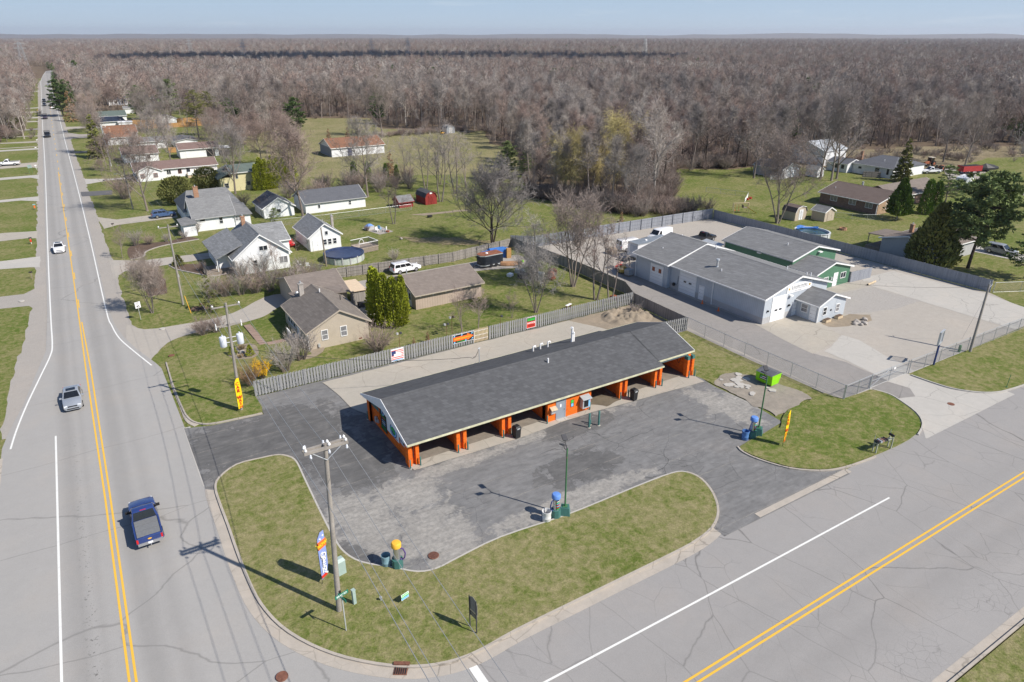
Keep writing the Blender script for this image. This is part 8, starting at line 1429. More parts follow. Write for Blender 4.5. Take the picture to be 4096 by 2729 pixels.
o = thing('tarp_pile', 'stack of gear under bright blue tarps by the stockade fence', 'tarp pile', 59.8, 102.0, .03, R(-12)); b = MB(); b.loft([[(a, -1.0, 0), (a, 1.0, 0), (a, .8, z), (a, 0, z + .25), (a, -.8, z)] for a, z in ((-2.6, .9), (-1.4, 1.1), (-1.2, 1.4), (1.4, 1.5), (2.6, 1.1))]); b.build('tarp', TARP, o); b = MB(); b.box(1.6, 2.4, -1.6, -1.02, 0, 1.7); b.build('plywood_sheet', plain('orange_plywood', (.42, .24, .09), .8, .15), o)
o = thing('canoe', 'brown upturned boat with a green float beside the black trailer', 'boat', 59.6, 96.3, .05, R(-25)); b = MB(); b.loft([[(a, -w, .1), (a, w, .1), (a, w * .8, .5), (a, 0, .75), (a, -w * .8, .5)] for a, w in ((-1.9, .3), (-1, .6), (.6, .6), (1.7, .25))]); b.build('hull', plain('brown_hull', (.30, .17, .09), .6, .2), o); b = MB(); b.lathe((1.9, 0, .35), [(.05, 0), (.25, .15), (.22, .4), (.05, .5)], 10); b.build('float', LIME, o)
for i, (x, y, sx, sy, sz, m_, l_) in enumerate(((57.6, 89.6, 1.4, 1.0, .8, DKGREY, 'dark metal cabinet in the scrap heap'), (59.6, 87.4, 1.2, 1.1, 1.2, plain('cream_tank', (.52, .50, .42)), 'cream coloured tank in the scrap heap'), (61.3, 86.8, 1.0, 1.0, 1.1, RUST_RED, 'rust brown cupboard in the scrap heap'), (58.6, 92.0, 1.6, .8, .7, GALV, 'galvanised trough in the scrap heap'), (62.8, 88.6, 1.2, 1.0, .9, RUST, 'rusty machine in the scrap heap'), (56.3, 91.4, .9, .7, .5, PVC, 'white bucket stack in the scrap heap'), (60.5, 90.2, 1.8, 1.2, .6, POST_WOOD, 'pile of old planks in the scrap heap'), (64.0, 74.1, 1.3, .8, .5, RUST_RED, 'orange brown box in the fence corner'))):
    o = thing('scrap_item', l_, 'scrap', x, y, .02, i * .7); b = MB(); b.loft([[(-sx / 2 * e, -sy / 2 * e, z), (sx / 2 * e, -sy / 2 * e, z), (sx / 2 * e, sy / 2 * e, z), (-sx / 2 * e, sy / 2 * e, z)] for e, z in ((.94, 0), (1, .06), (1, sz - .08), (.9, sz))]); b.build('casing', m_, o); b = MB(); b.cbox((.1, -sy / 2 - .01, sz * .5), (sx * .5, .02, sz * .5)); b.build('front_panel', BLACKP, o)
def birdhouse(x, y, h, label, n=2):
    o = thing('bird_feeder', label, 'bird feeder', x, y, 0); b = MB(); b.tube((0, 0, 0), (0, 0, h), .03, None, 6); b.build('post', RUST, o)
    for k in range(n): a = k * pi + .3; g = MB(); g.box(.24 * cos(a) - .13, .24 * cos(a) + .13, -.13, .13, h - .02, h + .2); g.build('feeder_box', TRIM_GREY if k else DKGREY, o)
birdhouse(29.7, 74.7, 1.9, 'bird houses on a thin post near the burgundy shrub'); birdhouse(36.4, 74.9, 1.6, 'dark bird feeder on a low post behind the arrow banner'); birdhouse(37.1, 74.7, 2.5, 'dark bird feeder on a taller post behind the arrow banner', 3); birdhouse(43.6, 73.3, 1.7, 'white hanging ornament post behind the notice sign', 1)
o = thing('garden_table', 'small white topped garden table on the back lawn', 'table', 55.6, 74.3, 0, R(20)); b = MB(); b.box(-.6, .6, -.2, .2, .7, .76); b.build('table_top', TRIM, o)
for sx in (-.4, .4): b = MB(); b.cbox((sx, 0, .35), (.08, .3, .7)); b.build('leg', RUST_RED, o)
def chair(x, y, rz, m_, label):
    o = thing('garden_chair', label, 'chair', x, y, .03, rz); b = MB(); b.box(-.28, .28, -.28, .28, .36, .42); b.build('seat', m_, o); b = MB(); b.box(-.28, .28, .25, .31, .42, 1.0); b.build('backrest', m_, o)
    for sx in (-.25, .25):
        for sy in (-.25, .25): b = MB(); b.cbox((sx, sy, .18), (.05, .05, .36)); b.build('leg', m_, o)
chair(48.4, 129.2, .4, TRIM, 'white chair on the gravel patio nearest the covered box'); chair(49.3, 130.2, 2.2, BLUE_INK, 'turquoise chair on the gravel patio'); chair(49.8, 128.6, 4.0, TRIM, 'white lounge chair at the edge of the gravel patio'); chair(28.6, 114.6, 1.0, TRIM, 'white garden chair between the bungalow and the pool'); chair(29.6, 113.2, 2.6, TRIM, 'second white garden chair nearer the pole')
o = thing('covered_grill', 'boxy patio grill under a bright blue cover', 'grill', 47.7, 131.8, .03, .3); b = MB(); b.box(-.9, .9, -.5, .5, 0, .7); b.build('base', TRIM_GREY, o); b = MB(); b.loft([[(-.8, -.45, .702), (.8, -.45, .702), (.8, .45, .702), (-.8, .45, .702)], [(-.3, -.2, 1.1), (.3, -.2, 1.1), (.3, .2, 1.1), (-.3, .2, 1.1)]]); b.build('cover', BLUE_CAP, o)
o = thing('fire_pit', 'small brown fire pit on the gravel patio', 'fire pit', 50.0, 127.8, .03); b = MB(); b.lathe((0, 0, 0), [(.3, 0), (.4, .3), (.36, .32), (.05, .2)], 12); b.build('bowl', RUST_RED, o); b = MB(); b.lathe((0, 0, .2), [(.2, 0), (.1, .15)], 8); b.build('ash', DKGREY, o)
o = thing('metal_grill', 'black metal fire stand on the lawn near the red barn shed', 'fire pit', 62.5, 134.5, 0); b = MB(); b.box(-.5, .5, -.35, .35, .2, .45); b.build('pan', BLACKP, o); b = MB(); b.bar((-.4, 0, 0), (-.4, 0, .2), .06); b.bar((.4, 0, 0), (.4, 0, .2), .06); b.build('legs', BLACKP, o)
o = thing('lawn_tractor', 'yellow lawn tractor parked left of the grey field shed', 'lawn tractor', 126.2, 256.0, 0, .4); b = MB(); b.box(-.8, .9, -.4, .4, .3, .85); b.build('body', YEL_CAP, o); b = MB(); b.box(-.6, -.2, -.25, .25, .85, 1.3); b.build('seat', BLACKP, o)
for sx in (-.6, .6):
    for sy in (-.45, .45): b = MB(); b.tube((sx, sy - .1, .3), (sx, sy + .1, .3), .3, None, 10); b.build('wheel', TYRE, o)
o = thing('flatbed_trailer', 'flat dark utility trailer right of the grey field shed', 'trailer', 136.5, 254.5, 0, R(-8)); b = MB(); b.box(-3, 3, -1, 1, .55, .7); b.build('bed', BLACKP, o)
for sx in (-.5, .5): b = MB(); b.tube((sx, -1.1, .4), (sx, 1.1, .4), .38, None, 12); b.build('wheel', TYRE, o)
for i, x in enumerate((134.6, 136.2)): o = thing('flower_tub', 'red flower tub %s the bare vegetable patch' % ('beside' if i else 'in front of'), 'planter', x, 110.2 + i * .5, 0); b = MB(); b.lathe((0, 0, 0), [(.3, 0), (.4, .4), (.34, .4), (.05, .3)], 10); b.build('tub', RED, o); b = MB(); b.lathe((0, 0, .32), [(.33, 0), (.05, .1)], 8); b.build('soil', MULCH, o)
# ---------------------------------------------------------------- plants: where they stand
TB = {  # key: (builder, bark, twig, natural height)
    'vase': (lambda: Plant(11).bare(14, 'vase', 0.50, 1.2, 0.021, 5), BARK, TWIG_BROWN, 14), 'oval': (lambda: Plant(12).bare(14, 'oval', 0.52, 1.2, 0.021, 5), BARK, TWIG_RED, 14),
    'oval2': (lambda: Plant(13).bare(15, 'oval', 0.50, 1.15, 0.021, 5), BARK, TWIG_GREY, 15), 'multi': (lambda: Plant(14).bare(12, 'multi', 0.50, 1.1, 0.020, 4, 0, 4), BARK, TWIG_GREY, 12),
    'young': (lambda: Plant(15).bare(11, 'multi', 0.40, 0.8, 0.018, 4, 0, 2), BARK, TWIG_BROWN, 11), 'spread': (lambda: Plant(16).bare(11, 'spread', 0.80, 1.35, 0.021, 6, 0, 3, 1.2), BARK_DARK, TWIG_GREY, 11),
    'willow': (lambda: Plant(17).bare(14, 'vase', 0.46, 1.2, 0.030, 5, 0.35), BARK_DARK, TWIG_WILLOW, 14), 'tall': (lambda: Plant(18).bare(18, 'vase', 0.42, 1.1, 0.024), BARK, TWIG_PALE, 18), 'syc': (lambda: Plant(19).bare(18, 'vase', 0.42, 1.05, 0.032), BARK_PALE, TWIG_PALE, 18),
    'foreA': (lambda: Plant(21).bare(16, 'forest', 0.26, 0.95, 0.032, 3), BARK, TWIG_GREY, 16), 'foreB': (lambda: Plant(22).bare(16, 'forest', 0.30, 0.95, 0.032, 3, fork=0.36), BARK, TWIG_BROWN, 16), 'foreC': (lambda: Plant(23).bare(15, 'oval', 0.32, 0.9, 0.032, 3, fork=0.32), BARK_DARK, TWIG_RED, 15),
    'foreD': (lambda: Plant(24).bare(17, 'vase', 0.26, 0.9, 0.032, 3), BARK, TWIG_GREY, 17), 'foreE': (lambda: Plant(25).bare(17, 'vase', 0.28, 0.8, 0.034, 3), BARK_PALE, TWIG_PALE, 17),
    'birch': (lambda: Plant(26).bare(9, 'multi', 0.22, 0.5, 0.014, 2, 0, 2), BARK_PALE, TWIG_PALE, 9),
    'spruce': (lambda: Plant(31).spruce(12, 2.6), BARK, NEEDLE_OLIVE, 12), 'spruceg': (lambda: Plant(32).spruce(12, 3.1, 0.05, 24, 9, 9, 0.45, 0.11, 0.22), BARK, NEEDLE, 12), 'spruceb': (lambda: Plant(33).spruce(12, 3.2, 0.08, 22, 8, 7, 0.45, 0.09, 0.25, 0.1), BARK, NEEDLE_BROWN, 12),
    'smallsp': (lambda: Plant(34).spruce(5.5, 1.3, 0.05, 16, 8, 7, 0.28, 0.05, 0.1), BARK, NEEDLE, 5.5), 'thinsp': (lambda: Plant(35).spruce(5.6, 1.5, 0.10, 13, 7, 6, 0.3, 0.05, 0.15, 0.2), BARK, NEEDLE_OLIVE, 5.6),
    'pine': (lambda: Plant(36).pine(16, 4.8, 0.14, 16, 36, 0.6, 0.085), BARK, NEEDLE, 16), 'pineR': (lambda: Plant(37).pine(16, 6.4, 0.30, 15, 40, 0.62, 0.10, 0.6, 1, 0.5), BARK_DARK, NEEDLE_BLUE, 16), 'pinethin': (lambda: Plant(38).pine(18, 4.6, 0.35, 13, 14, 0.55, 0.06), BARK, NEEDLE_OLIVE, 18), 'pinesm': (lambda: Plant(39).pine(9, 3.0, 0.18, 10, 26, 0.42, 0.06), BARK, NEEDLE_BLUE, 9),
    'thuja': (lambda: Plant(41).dense(8, 2.5, 4200, 'cone', 0.48, 0.13, trunk=0.10, stems=2), BARK, THUJA, 8), 'column': (lambda: Plant(42).dense(7, 1.0, 2600, 'column', 0.30, 0.075), BARK, ARBOR, 7), 'columnd': (lambda: Plant(43).dense(7, 1.25, 2400, 'column', 0.34, 0.09), BARK, THUJA, 7),
    'junip': (lambda: Plant(44).dense(10, 3.9, 5600, 'cone', 0.72, 0.16, lobes=4), BARK, NEEDLE_OLIVE, 10), 'round': (lambda: Plant(45).dense(6, 3.2, 3600, 'round', 0.42, 0.11, lobes=5), BARK, THUJA, 6), 'ball': (lambda: Plant(46).dense(1.6, 0.9, 900, 'cone', 0.2, 0.05), BARK, NEEDLE_OLIVE, 1.6), 'dwarf': (lambda: Plant(47).dense(1.3, 0.45, 600, 'cone', 0.14, 0.035), BARK, ARBOR, 1.3),
    'shrub': (lambda: Plant(51).shrub(2.5, 1.5), BARK, TWIG_GREY, 2.5), 'shrubr': (lambda: Plant(52).shrub(2.5, 1.7, 44), BARK, TWIG_BROWN, 2.5), 'forsyth': (lambda: Plant(53).shrub(2.3, 1.3, 30, 0.010, 4, 9), BARK, TWIG_FORS, 2.3), 'weep': (lambda: Plant(54).bare(3, 'spread', 0.6, 0.5, 0.014, 3, 0.5), BARK, TWIG_BROWN, 3), 'clump': (lambda: Plant(55).grass_clump(0.7, 0.6), BARK, DRYGRASS, 0.7)}
def plantit(key, x, y, h, label, name='bare_tree', cat='tree', group=None, leaf=None, rz=None, z=0.0):
    fn, bark, twig, h0 = TB[key]; crown = {'tree': 'crown', 'shrub': 'twigs', 'bush': 'twigs', 'grass clump': 'leaves'}.get(cat, 'crown'); wood = {'shrub': 'stems', 'bush': 'stems'}.get(cat, 'trunk')
    o = add_plant(key, x, y, label, fn, name, cat, bark, twig, h / h0, group, rz, z, crown, wood)
    o['category'] = cat
    if o.name.split('.')[0] != name: o.name = name
    if leaf:
        for c in o.children:
            if c.name.split('.')[0] in ('crown', 'twigs', 'leaves'): c.material_slots[0].link = 'OBJECT'; c.material_slots[0].material = leaf
    return o
P_ = plantit
P_('multi', 4.7, 104.3, 7.4, 'small bare tree beside the speed limit sign at the roadside', leaf=TWIG_BROWN)
P_('thinsp', 11.8, 100.2, 5.6, 'thin ragged spruce between the twiggy hedge and the yellow marker post', 'spruce_tree')
P_('vase', 11.3, 173.5, 14.6, 'broad bare tree with many rising limbs by the parked blue wagon')
P_('vase', 32.1, 182.3, 14.5, 'bare tree with stout limbs in front of the pale yellow house', leaf=TWIG_GREY)
P_('oval', 16.5, 241, 9.0, 'bushy reddish bare tree in front of the low house with the faded roof'); P_('oval', 5.4, 226, 4.2, 'very small bare tree on the roadside lawn', rz=1.0)
P_('shrubr', 8.2, 190, 6.0, 'big reddish thicket at the end of the short dark driveway', 'overgrown_shrub', 'shrub', leaf=TWIG_RED)
P_('spruce', 6.5, 262.2, 13.7, 'tall olive spruce on the verge with a bare lower trunk', 'spruce_tree')
P_('spruceb', 2.9, 384.5, 13.5, 'browning spruce with rust coloured boughs beside the main road', 'spruce_tree'); P_('spruceb', 9.0, 381, 12, 'olive and brown spruce behind the rust coloured one', 'spruce_tree', leaf=NEEDLE_OLIVE)
P_('pine', -0.3, 411.9, 17.6, 'big dark pine leaning over the edge of the main road', 'pine_tree'); P_('spruceg', 5, 436, 15, 'dark spruce close behind the leaning roadside pine', 'spruce_tree'); P_('pine', 2.6, 462, 15, 'dark pine up the road beyond the leaning one', 'pine_tree'); P_('pine', 15.5, 740, 17, 'wide round dark green pine far up the road', 'pine_tree'); P_('spruceg', 0.3, 738.9, 15, 'dark pointed spruce where the road bends', 'spruce_tree')
P_('spruceg', -16.6, 527, 13, 'leaning dark spruce on the far side of the road', 'spruce_tree'); P_('round', -18, 372, 5.5, 'rounded olive evergreen over the roadside lawn', 'evergreen_tree', leaf=NEEDLE_OLIVE); P_('round', -23, 384, 6.5, 'dark evergreen partly hidden at the picture edge', 'evergreen_tree')
P_('oval2', 13.2, 421, 14.5, 'bare vase shaped tree behind the house with the green roof'); P_('oval2', 34.9, 319.9, 17.5, 'wide bare maple standing before the orange board fence', leaf=TWIG_GREY)
P_('pinethin', 42, 294.7, 18, 'tall thin olive pine beside the maroon garage', 'pine_tree'); P_('pinethin', 47.5, 299, 17, 'olive pine just behind the tall thin one', 'pine_tree'); P_('pine', 30.5, 377.1, 15.5, 'bright dark green pine rising behind the board fence', 'pine_tree'); P_('pine', 44, 385, 17.5, 'pale green pine with a forked top beyond the board fence', 'pine_tree', leaf=NEEDLE_BLUE)
P_('tall', 53.8, 276.5, 20.4, 'tall bare tree with ivy green in its limbs at the field corner', leaf=TWIG_BROWN); P_('tall', 70.1, 318.1, 19.5, 'tall pinkish bare tree behind the field corner', leaf=TWIG_RED)
P_('pine', 76.3, 284.3, 14.6, 'bushy white pine standing alone at the edge of the field', 'pine_tree'); P_('vase', 103.8, 263.5, 18.5, 'great bare oak at the middle of the field edge'); P_('smallsp', 73.2, 181.6, 6.9, 'small brown spruce beside the rust roofed building', 'spruce_tree', leaf=NEEDLE_BROWN)
P_('smallsp', 82, 262, 4.5, 'little spruce on the field in front of the white pine', 'spruce_tree'); P_('smallsp', 88, 258, 5.0, 'second little spruce on the field, taller and greener', 'spruce_tree')
P_('oval', 39.3, 149.4, 16.4, 'large reddish maple between the little garage and the long white building'); P_('oval2', 58.7, 161.4, 16.0, 'tall grey maple at the far end of the long white building')
P_('young', 53.7, 133.4, 9.1, 'slim bare tree beside the red shed', leaf=TWIG_RED)
for i, (x, y, h) in enumerate([(73.1, 169.4, 11), (74.6, 162.1, 12.8), (71.5, 147.3, 14.5), (78.6, 153.5, 14.6), (84, 158, 11.5), (80.5, 166, 10.5)]):
    P_('young', x, y, h, 'slender bare tree in the loose row behind the red barn', group='slender trees behind the red barn', leaf=TWIG_GREY)
P_('spread', 63.3, 109, 12.0, 'low wide spreading bare tree at the corner of the plank fences')
P_('multi', 51, 75.8, 9.0, 'bare fine-branched tree standing on the back lawn near the fence', leaf=TWIG_PALE); P_('multi', 62.1, 82, 13.5, 'tall pale many-stemmed tree against the dark plank fence', leaf=TWIG_BROWN); P_('young', 61.5, 75.5, 11.5, 'slim two-stemmed tree leaning along the dark plank fence'); P_('young', 62.5, 73.4, 10, 'slim bare sapling in the fence corner above the dirt pile', leaf=TWIG_PALE, rz=2.2); P_('young', 59.0, 87.5, 9.5, 'slender bare tree among the scrap heap', leaf=TWIG_PALE, rz=4.0)
P_('young', 38.5, 74.6, 5.6, 'thin twin-stemmed tree by the bird feeders'); P_('young', 40.9, 74.5, 5.0, 'leaning thin tree behind the arrow banner', leaf=TWIG_RED, rz=0.6); P_('young', 47, 75.8, 3.4, 'bare sapling on the lawn beside the feeding table', rz=3.0)
P_('willow', 98.4, 131.9, 13.8, 'yellow willow at the wood edge, the roundest crown'); P_('willow', 105.2, 129.3, 12.2, 'smaller yellow willow with a crooked dark trunk', rz=2.0); P_('willow', 113.5, 134.6, 16.2, 'tall yellow-grey willow behind the leaning black trunk', rz=4.4)
P_('syc', 115.9, 122.7, 19.5, 'large pale grey tree above the brush behind the plank fence'); P_('oval2', 103.8, 115.5, 12.5, 'bare tree with two dark leaders in front of the brush', leaf=TWIG_GREY); P_('syc', 146.7, 199.9, 19, 'white-limbed sycamore rising out of the wood')
P_('pine', 101.6, 166.2, 10, 'pale green pine at the near edge of the wood', 'pine_tree', leaf=NEEDLE_BLUE); P_('pinesm', 104, 161, 8, 'short pine beside the pale green one', 'pine_tree')
P_('multi', 122.3, 91.6, 16.5, 'tall bare tree in front of the rounded tan shed', leaf=TWIG_BROWN); P_('oval2', 157.9, 128.2, 16, 'bare tree by the white picket corner of the far garage')
P_('tall', 172.4, 117.8, 18, 'bare tree with a forked trunk before the white barn', leaf=TWIG_GREY); P_('tall', 172.8, 114.6, 19, 'straight bare tree right of the forked one', leaf=TWIG_GREY, rz=2.0); P_('tall', 176.2, 115.4, 19, 'bare tree leaning towards the white house', leaf=TWIG_GREY, rz=4.0)
P_('spruce', 187.7, 104, 11.5, 'dense dark olive spruce at the corner of the white house', 'spruce_tree'); P_('thuja', 146.7, 80.3, 8.6, 'egg-shaped green cedar beside the brick house', 'cedar_tree'); P_('columnd', 156.6, 80, 7.6, 'dark columnar cedar behind the egg-shaped one', 'cedar_tree'); P_('columnd', 158.2, 79.0, 7.2, 'second dark column touching the first', 'cedar_tree', rz=2)
P_('pinesm', 168.9, 82.2, 9.8, 'hazy blue-green pine in front of the white camper', 'pine_tree'); P_('pineR', 124.3, 54.3, 16.6, 'big two-trunked pine spreading over the plank fence', 'pine_tree'); P_('junip', 120.7, 58.8, 10.4, 'shaggy olive juniper against the grey house', 'juniper_tree'); P_('pinesm', 126.5, 46.6, 10, 'pine cut by the picture edge above the chain fence', 'pine_tree', leaf=NEEDLE, rz=2.5)
P_('oval2', 229.1, 115.2, 16, 'bare tree standing over the old tractor', leaf=TWIG_GREY); P_('tall', 228.6, 108.4, 15, 'bare tree leaning over the red wagon', leaf=TWIG_BROWN); P_('syc', 196.6, 78.2, 17, 'pale bare tree at the far edge of the driveway'); P_('tall', 246, 116, 16, 'bare tree in the tan meadow behind the tractor', leaf=TWIG_GREY)
for i in range(10): P_('column', 37.8 + (i % 5) * 1.25 + (i // 5) * 4.6, 183.5 + (i // 5) * 1.6 + (i % 5) * 0.15, 6.6 + 0.5 * ((i * 3) % 4), 'yellow-green cedar in the screen row beside the yellow house', 'cedar_tree', group='cedar row by the yellow house')
for i, (x, y, h) in enumerate([(73, 177, 4.2), (70.5, 178.5, 4.6), (66, 180, 5.2), (62.5, 181, 5.5)]): P_('columnd', x, y, h, 'dark cedar in the hedge below the rust roofed building', 'cedar_tree', group='cedar hedge below the rust roof')
P_('round', 18.3, 177.5, 6.2, 'round green yew behind the chimney of the white house', 'evergreen_tree'); P_('round', 27.1, 191.0, 5.6, 'wide green yew beside the yellow house', 'evergreen_tree', rz=1.4)
for i, (x, y, h, d) in enumerate([(31.6, 88.0, 6.8, 'slim column at the back of the clump'), (30.7, 84.6, 7.6, 'tallest column of the clump'), (31.0, 82.4, 7.5, 'front column nearest the house gable'), (31.9, 81.6, 7.1, 'front middle column of the clump'), (33.0, 81.6, 6.0, 'short front column of the clump'), (34.4, 84.6, 6.0, 'rounded column on the garage side')]):
    P_('column', x, y, h, 'yellow-green cedar by the beige house, ' + d, 'cedar_tree', group='cedar clump by the beige house')
hedge = [(13.2, 106.6, 3.4), (15.0, 106.0, 3.2), (17.0, 105.5, 3.4), (19.1, 105.2, 3.6), (21.2, 104.9, 3.8), (23.4, 104.6, 3.6), (25.4, 105.2, 3.2), (27.6, 106.6, 2.6), (29.4, 108, 2.4)]
for i, (x, y, h) in enumerate(hedge): P_('shrubr' if i % 2 else 'shrub', x, y, h, 'tangled bare shrub in the hedge along the curved driveway', 'bare_shrub', 'shrub', group='hedge along the curved driveway')
P_('shrubr', 9.4, 92.2, 2.5, 'rounded red-brown shrub on the driveway edge', 'bare_shrub', 'shrub', leaf=TWIG_RED); P_('shrubr', 11.1, 92.2, 2.3, 'smaller red-brown shrub joined to the rounded one', 'bare_shrub', 'shrub', leaf=TWIG_RED)
P_('shrub', 15.6, 75.4, 3.6, 'pale bare shrub at the end of the plank fence', 'bare_shrub', 'shrub', z=0.13); P_('shrub', 18.1, 77.6, 3.7, 'bare grey shrub at the corner of the beige house', 'bare_shrub', 'shrub', z=0.13)
P_('forsyth', 13.0, 74.9, 2.2, 'forsythia in bright yellow blossom beside the fence', 'forsythia', 'shrub', z=0.13); P_('shrubr', 11.3, 73.9, 2.6, 'tawny half-flowered shrub before the forsythia', 'bare_shrub', 'shrub', leaf=NEEDLE_BROWN, z=0.13)
P_('shrubr', 26.9, 75.0, 3.6, 'burgundy bare shrub behind the flag banner', 'bare_shrub', 'shrub', leaf=TWIG_RED); P_('dwarf', 11.4, 83.3, 1.4, 'small clipped cone in the island bed nearest the road', 'dwarf_conifer', 'shrub', z=0.14); P_('dwarf', 13.1, 81.9, 1.45, 'small clipped cone in the island bed nearest the fence', 'dwarf_conifer', 'shrub', z=0.14)
P_('clump', 12.6, 84.4, 0.8, 'straw coloured grass clump at the back of the island bed', 'ornamental_grass', 'grass clump', z=0.14); P_('clump', 12.0, 82.0, 0.6, 'small straw grass clump at the front of the island bed', 'ornamental_grass', 'grass clump', z=0.14)
P_('ball', 11.2, 126.1, 1.9, 'golden rounded evergreen bush by the front deck', 'evergreen_bush', 'bush'); P_('shrub', 17.2, 146.1, 2.6, 'bare shrub against the white house wall by the porch', 'bare_shrub', 'shrub'); P_('shrub', 6.2, 143.6, 3.0, 'grey bare shrub at the road end of the long flower bed', 'bare_shrub', 'shrub'); P_('shrubr', 8.5, 143.2, 2.0, 'small reddish shrub in the long flower bed', 'bare_shrub', 'shrub', leaf=TWIG_RED); P_('shrub', 11.5, 143.4, 1.6, 'low bare shrub in the middle of the long flower bed', 'bare_shrub', 'shrub'); P_('shrub', 14.6, 143.8, 1.6, 'low bare shrub at the house end of the long flower bed', 'bare_shrub', 'shrub')
P_('young', 3.4, 136.1, 5.0, 'thin twiggy sapling at the mulch tip by the road', rz=1.2); P_('shrubr', 6.3, 120.5, 3.2, 'thicket of brown twigs in the roadside mulch', 'bare_shrub', 'shrub'); P_('shrubr', 6.4, 116, 3.6, 'second brown thicket nearer the sign', 'bare_shrub', 'shrub')
P_('weep', 30.8, 124.4, 2.8, 'drooping little tree between the two white houses'); P_('weep', 16.4, 120.0, 2.4, 'weeping ornamental tree by the front deck', rz=2); P_('shrubr', 14.0, 121.0, 1.6, 'low brown shrub below the deck rail', 'bare_shrub', 'shrub'); P_('shrub', 19.0, 113.6, 3.0, 'bare shrub hiding the corner of the white house', 'bare_shrub', 'shrub'); P_('shrub', 22.0, 112.8, 3.6, 'tall bare shrub under the big front window', 'bare_shrub', 'shrub'); P_('young', 24.4, 113.4, 4.6, 'small bare ornamental tree before the white gable', rz=5); P_('shrub', 28.0, 112.0, 2.4, 'bare shrub by the garden chairs', 'bare_shrub', 'shrub')
P_('pinesm', 32.2, 145.6, 3.8, 'small soft light green pine before the little white garage', 'pine_tree'); P_('smallsp', 95.1, 109.7, 2.3, 'little spruce standing alone behind the plank fence', 'spruce_tree'); P_('smallsp', 31.5, 74.4, 1.2, 'lower of the two little evergreens behind the fence', 'evergreen_bush', 'bush'); P_('smallsp', 33.4, 74.3, 1.6, 'taller of the two little evergreens behind the fence', 'evergreen_bush', 'bush')
P_('birch', 40.2, 310.4, 8.8, 'crooked white birch in front of the board fence'); P_('shrub', 43.6, 109.3, 2.1, 'bare rounded bush behind the pool', 'bare_shrub', 'shrub'); P_('shrubr', 47.0, 131.0, 1.2, 'low red bush beside the patio junk', 'bare_shrub', 'shrub', leaf=TWIG_RED); P_('smallsp', 135.8, 138.5, 3.2, 'grey-green spruce alone on the far lawn', 'spruce_tree', leaf=NEEDLE_OLIVE); P_('smallsp', 15, 298, 4.0, 'narrow little spruce beside the brown roofed house', 'spruce_tree', leaf=NEEDLE_OLIVE); P_('shrub', 62.2, 67.6, 1.8, 'dead brush tangled in the fence corner by the dirt pile', 'bare_shrub', 'shrub'); P_('shrubr', 34, 157, 4, 'brown thicket between the white house and the garage', 'bare_shrub', 'shrub'); P_('shrubr', 29.5, 163, 4, 'dark thicket behind the white house roof', 'bare_shrub', 'shrub')
for i, (x, y, h, k) in enumerate([(-26, 452, 12, 'oval'), (-23, 470, 11, 'oval'), (-30, 430, 11, 'oval2'), (-27, 415, 10, 'oval'), (-33, 500, 13, 'oval2'), (-24, 505, 11, 'oval'), (-29, 560, 13, 'oval'), (-22, 590, 11, 'oval2'), (-26, 640, 12, 'oval'), (-25, 360, 7, 'oval2'), (-20, 322, 5.5, 'oval'), (-25, 333, 7, 'oval2')]):
    P_(k, x, y, h, 'bare tree on the far side of the main road', group='bare trees across the main road', rz=i * 1.1)
for i, (x, y, h) in enumerate([(-38, 690, 14), (-46, 705, 15), (-33, 720, 13)]): P_('pine', x, y, h, 'dark pine in the clump at the picture edge up the road', 'pine_tree', group='pines up the road')
rgx = random.Random(21)
BELT = [(8, 233), (24, 231), (36, 229), (45, 243), (50, 256), (24, 263), (8, 270), (44, 268), (49, 285), (24, 290), (31, 300), (56, 262), (60, 240), (64, 252), (28, 330), (36, 335), (50, 330), (8, 345), (27, 345), (46, 348), (8, 333), (52, 365), (30, 395), (40, 400), (20, 405), (9, 398), (50, 400), (58, 385), (36, 415), (14, 435), (60, 225), (53, 212), (48, 222), (62, 275), (7, 312)]
for i, (x, y) in enumerate(BELT): P_(('oval', 'oval2', 'vase', 'oval')[i % 4], x, y, rgx.uniform(8.5, 14.5), 'bare garden tree among the houses along the main road', group='bare garden trees along the main road', rz=i * 1.3)
for i in range(16): P_('shrubr' if i % 2 else 'shrub', 42 + i * 2.1, 170 + 5 * sin(i * 1.7), rgx.uniform(3.0, 5.0), 'brown bush in the thicket behind the long white building', 'bare_shrub', 'shrub', group='thicket behind the long white building', rz=i)
for i in range(12): P_('oval' if i % 3 else 'oval2', -18.5 - rgx.uniform(0, 14), 330 + i * 27 + rgx.uniform(-8, 8), rgx.uniform(9, 13), 'bare tree on the far side of the main road', group='bare trees across the main road', rz=i * 0.9)
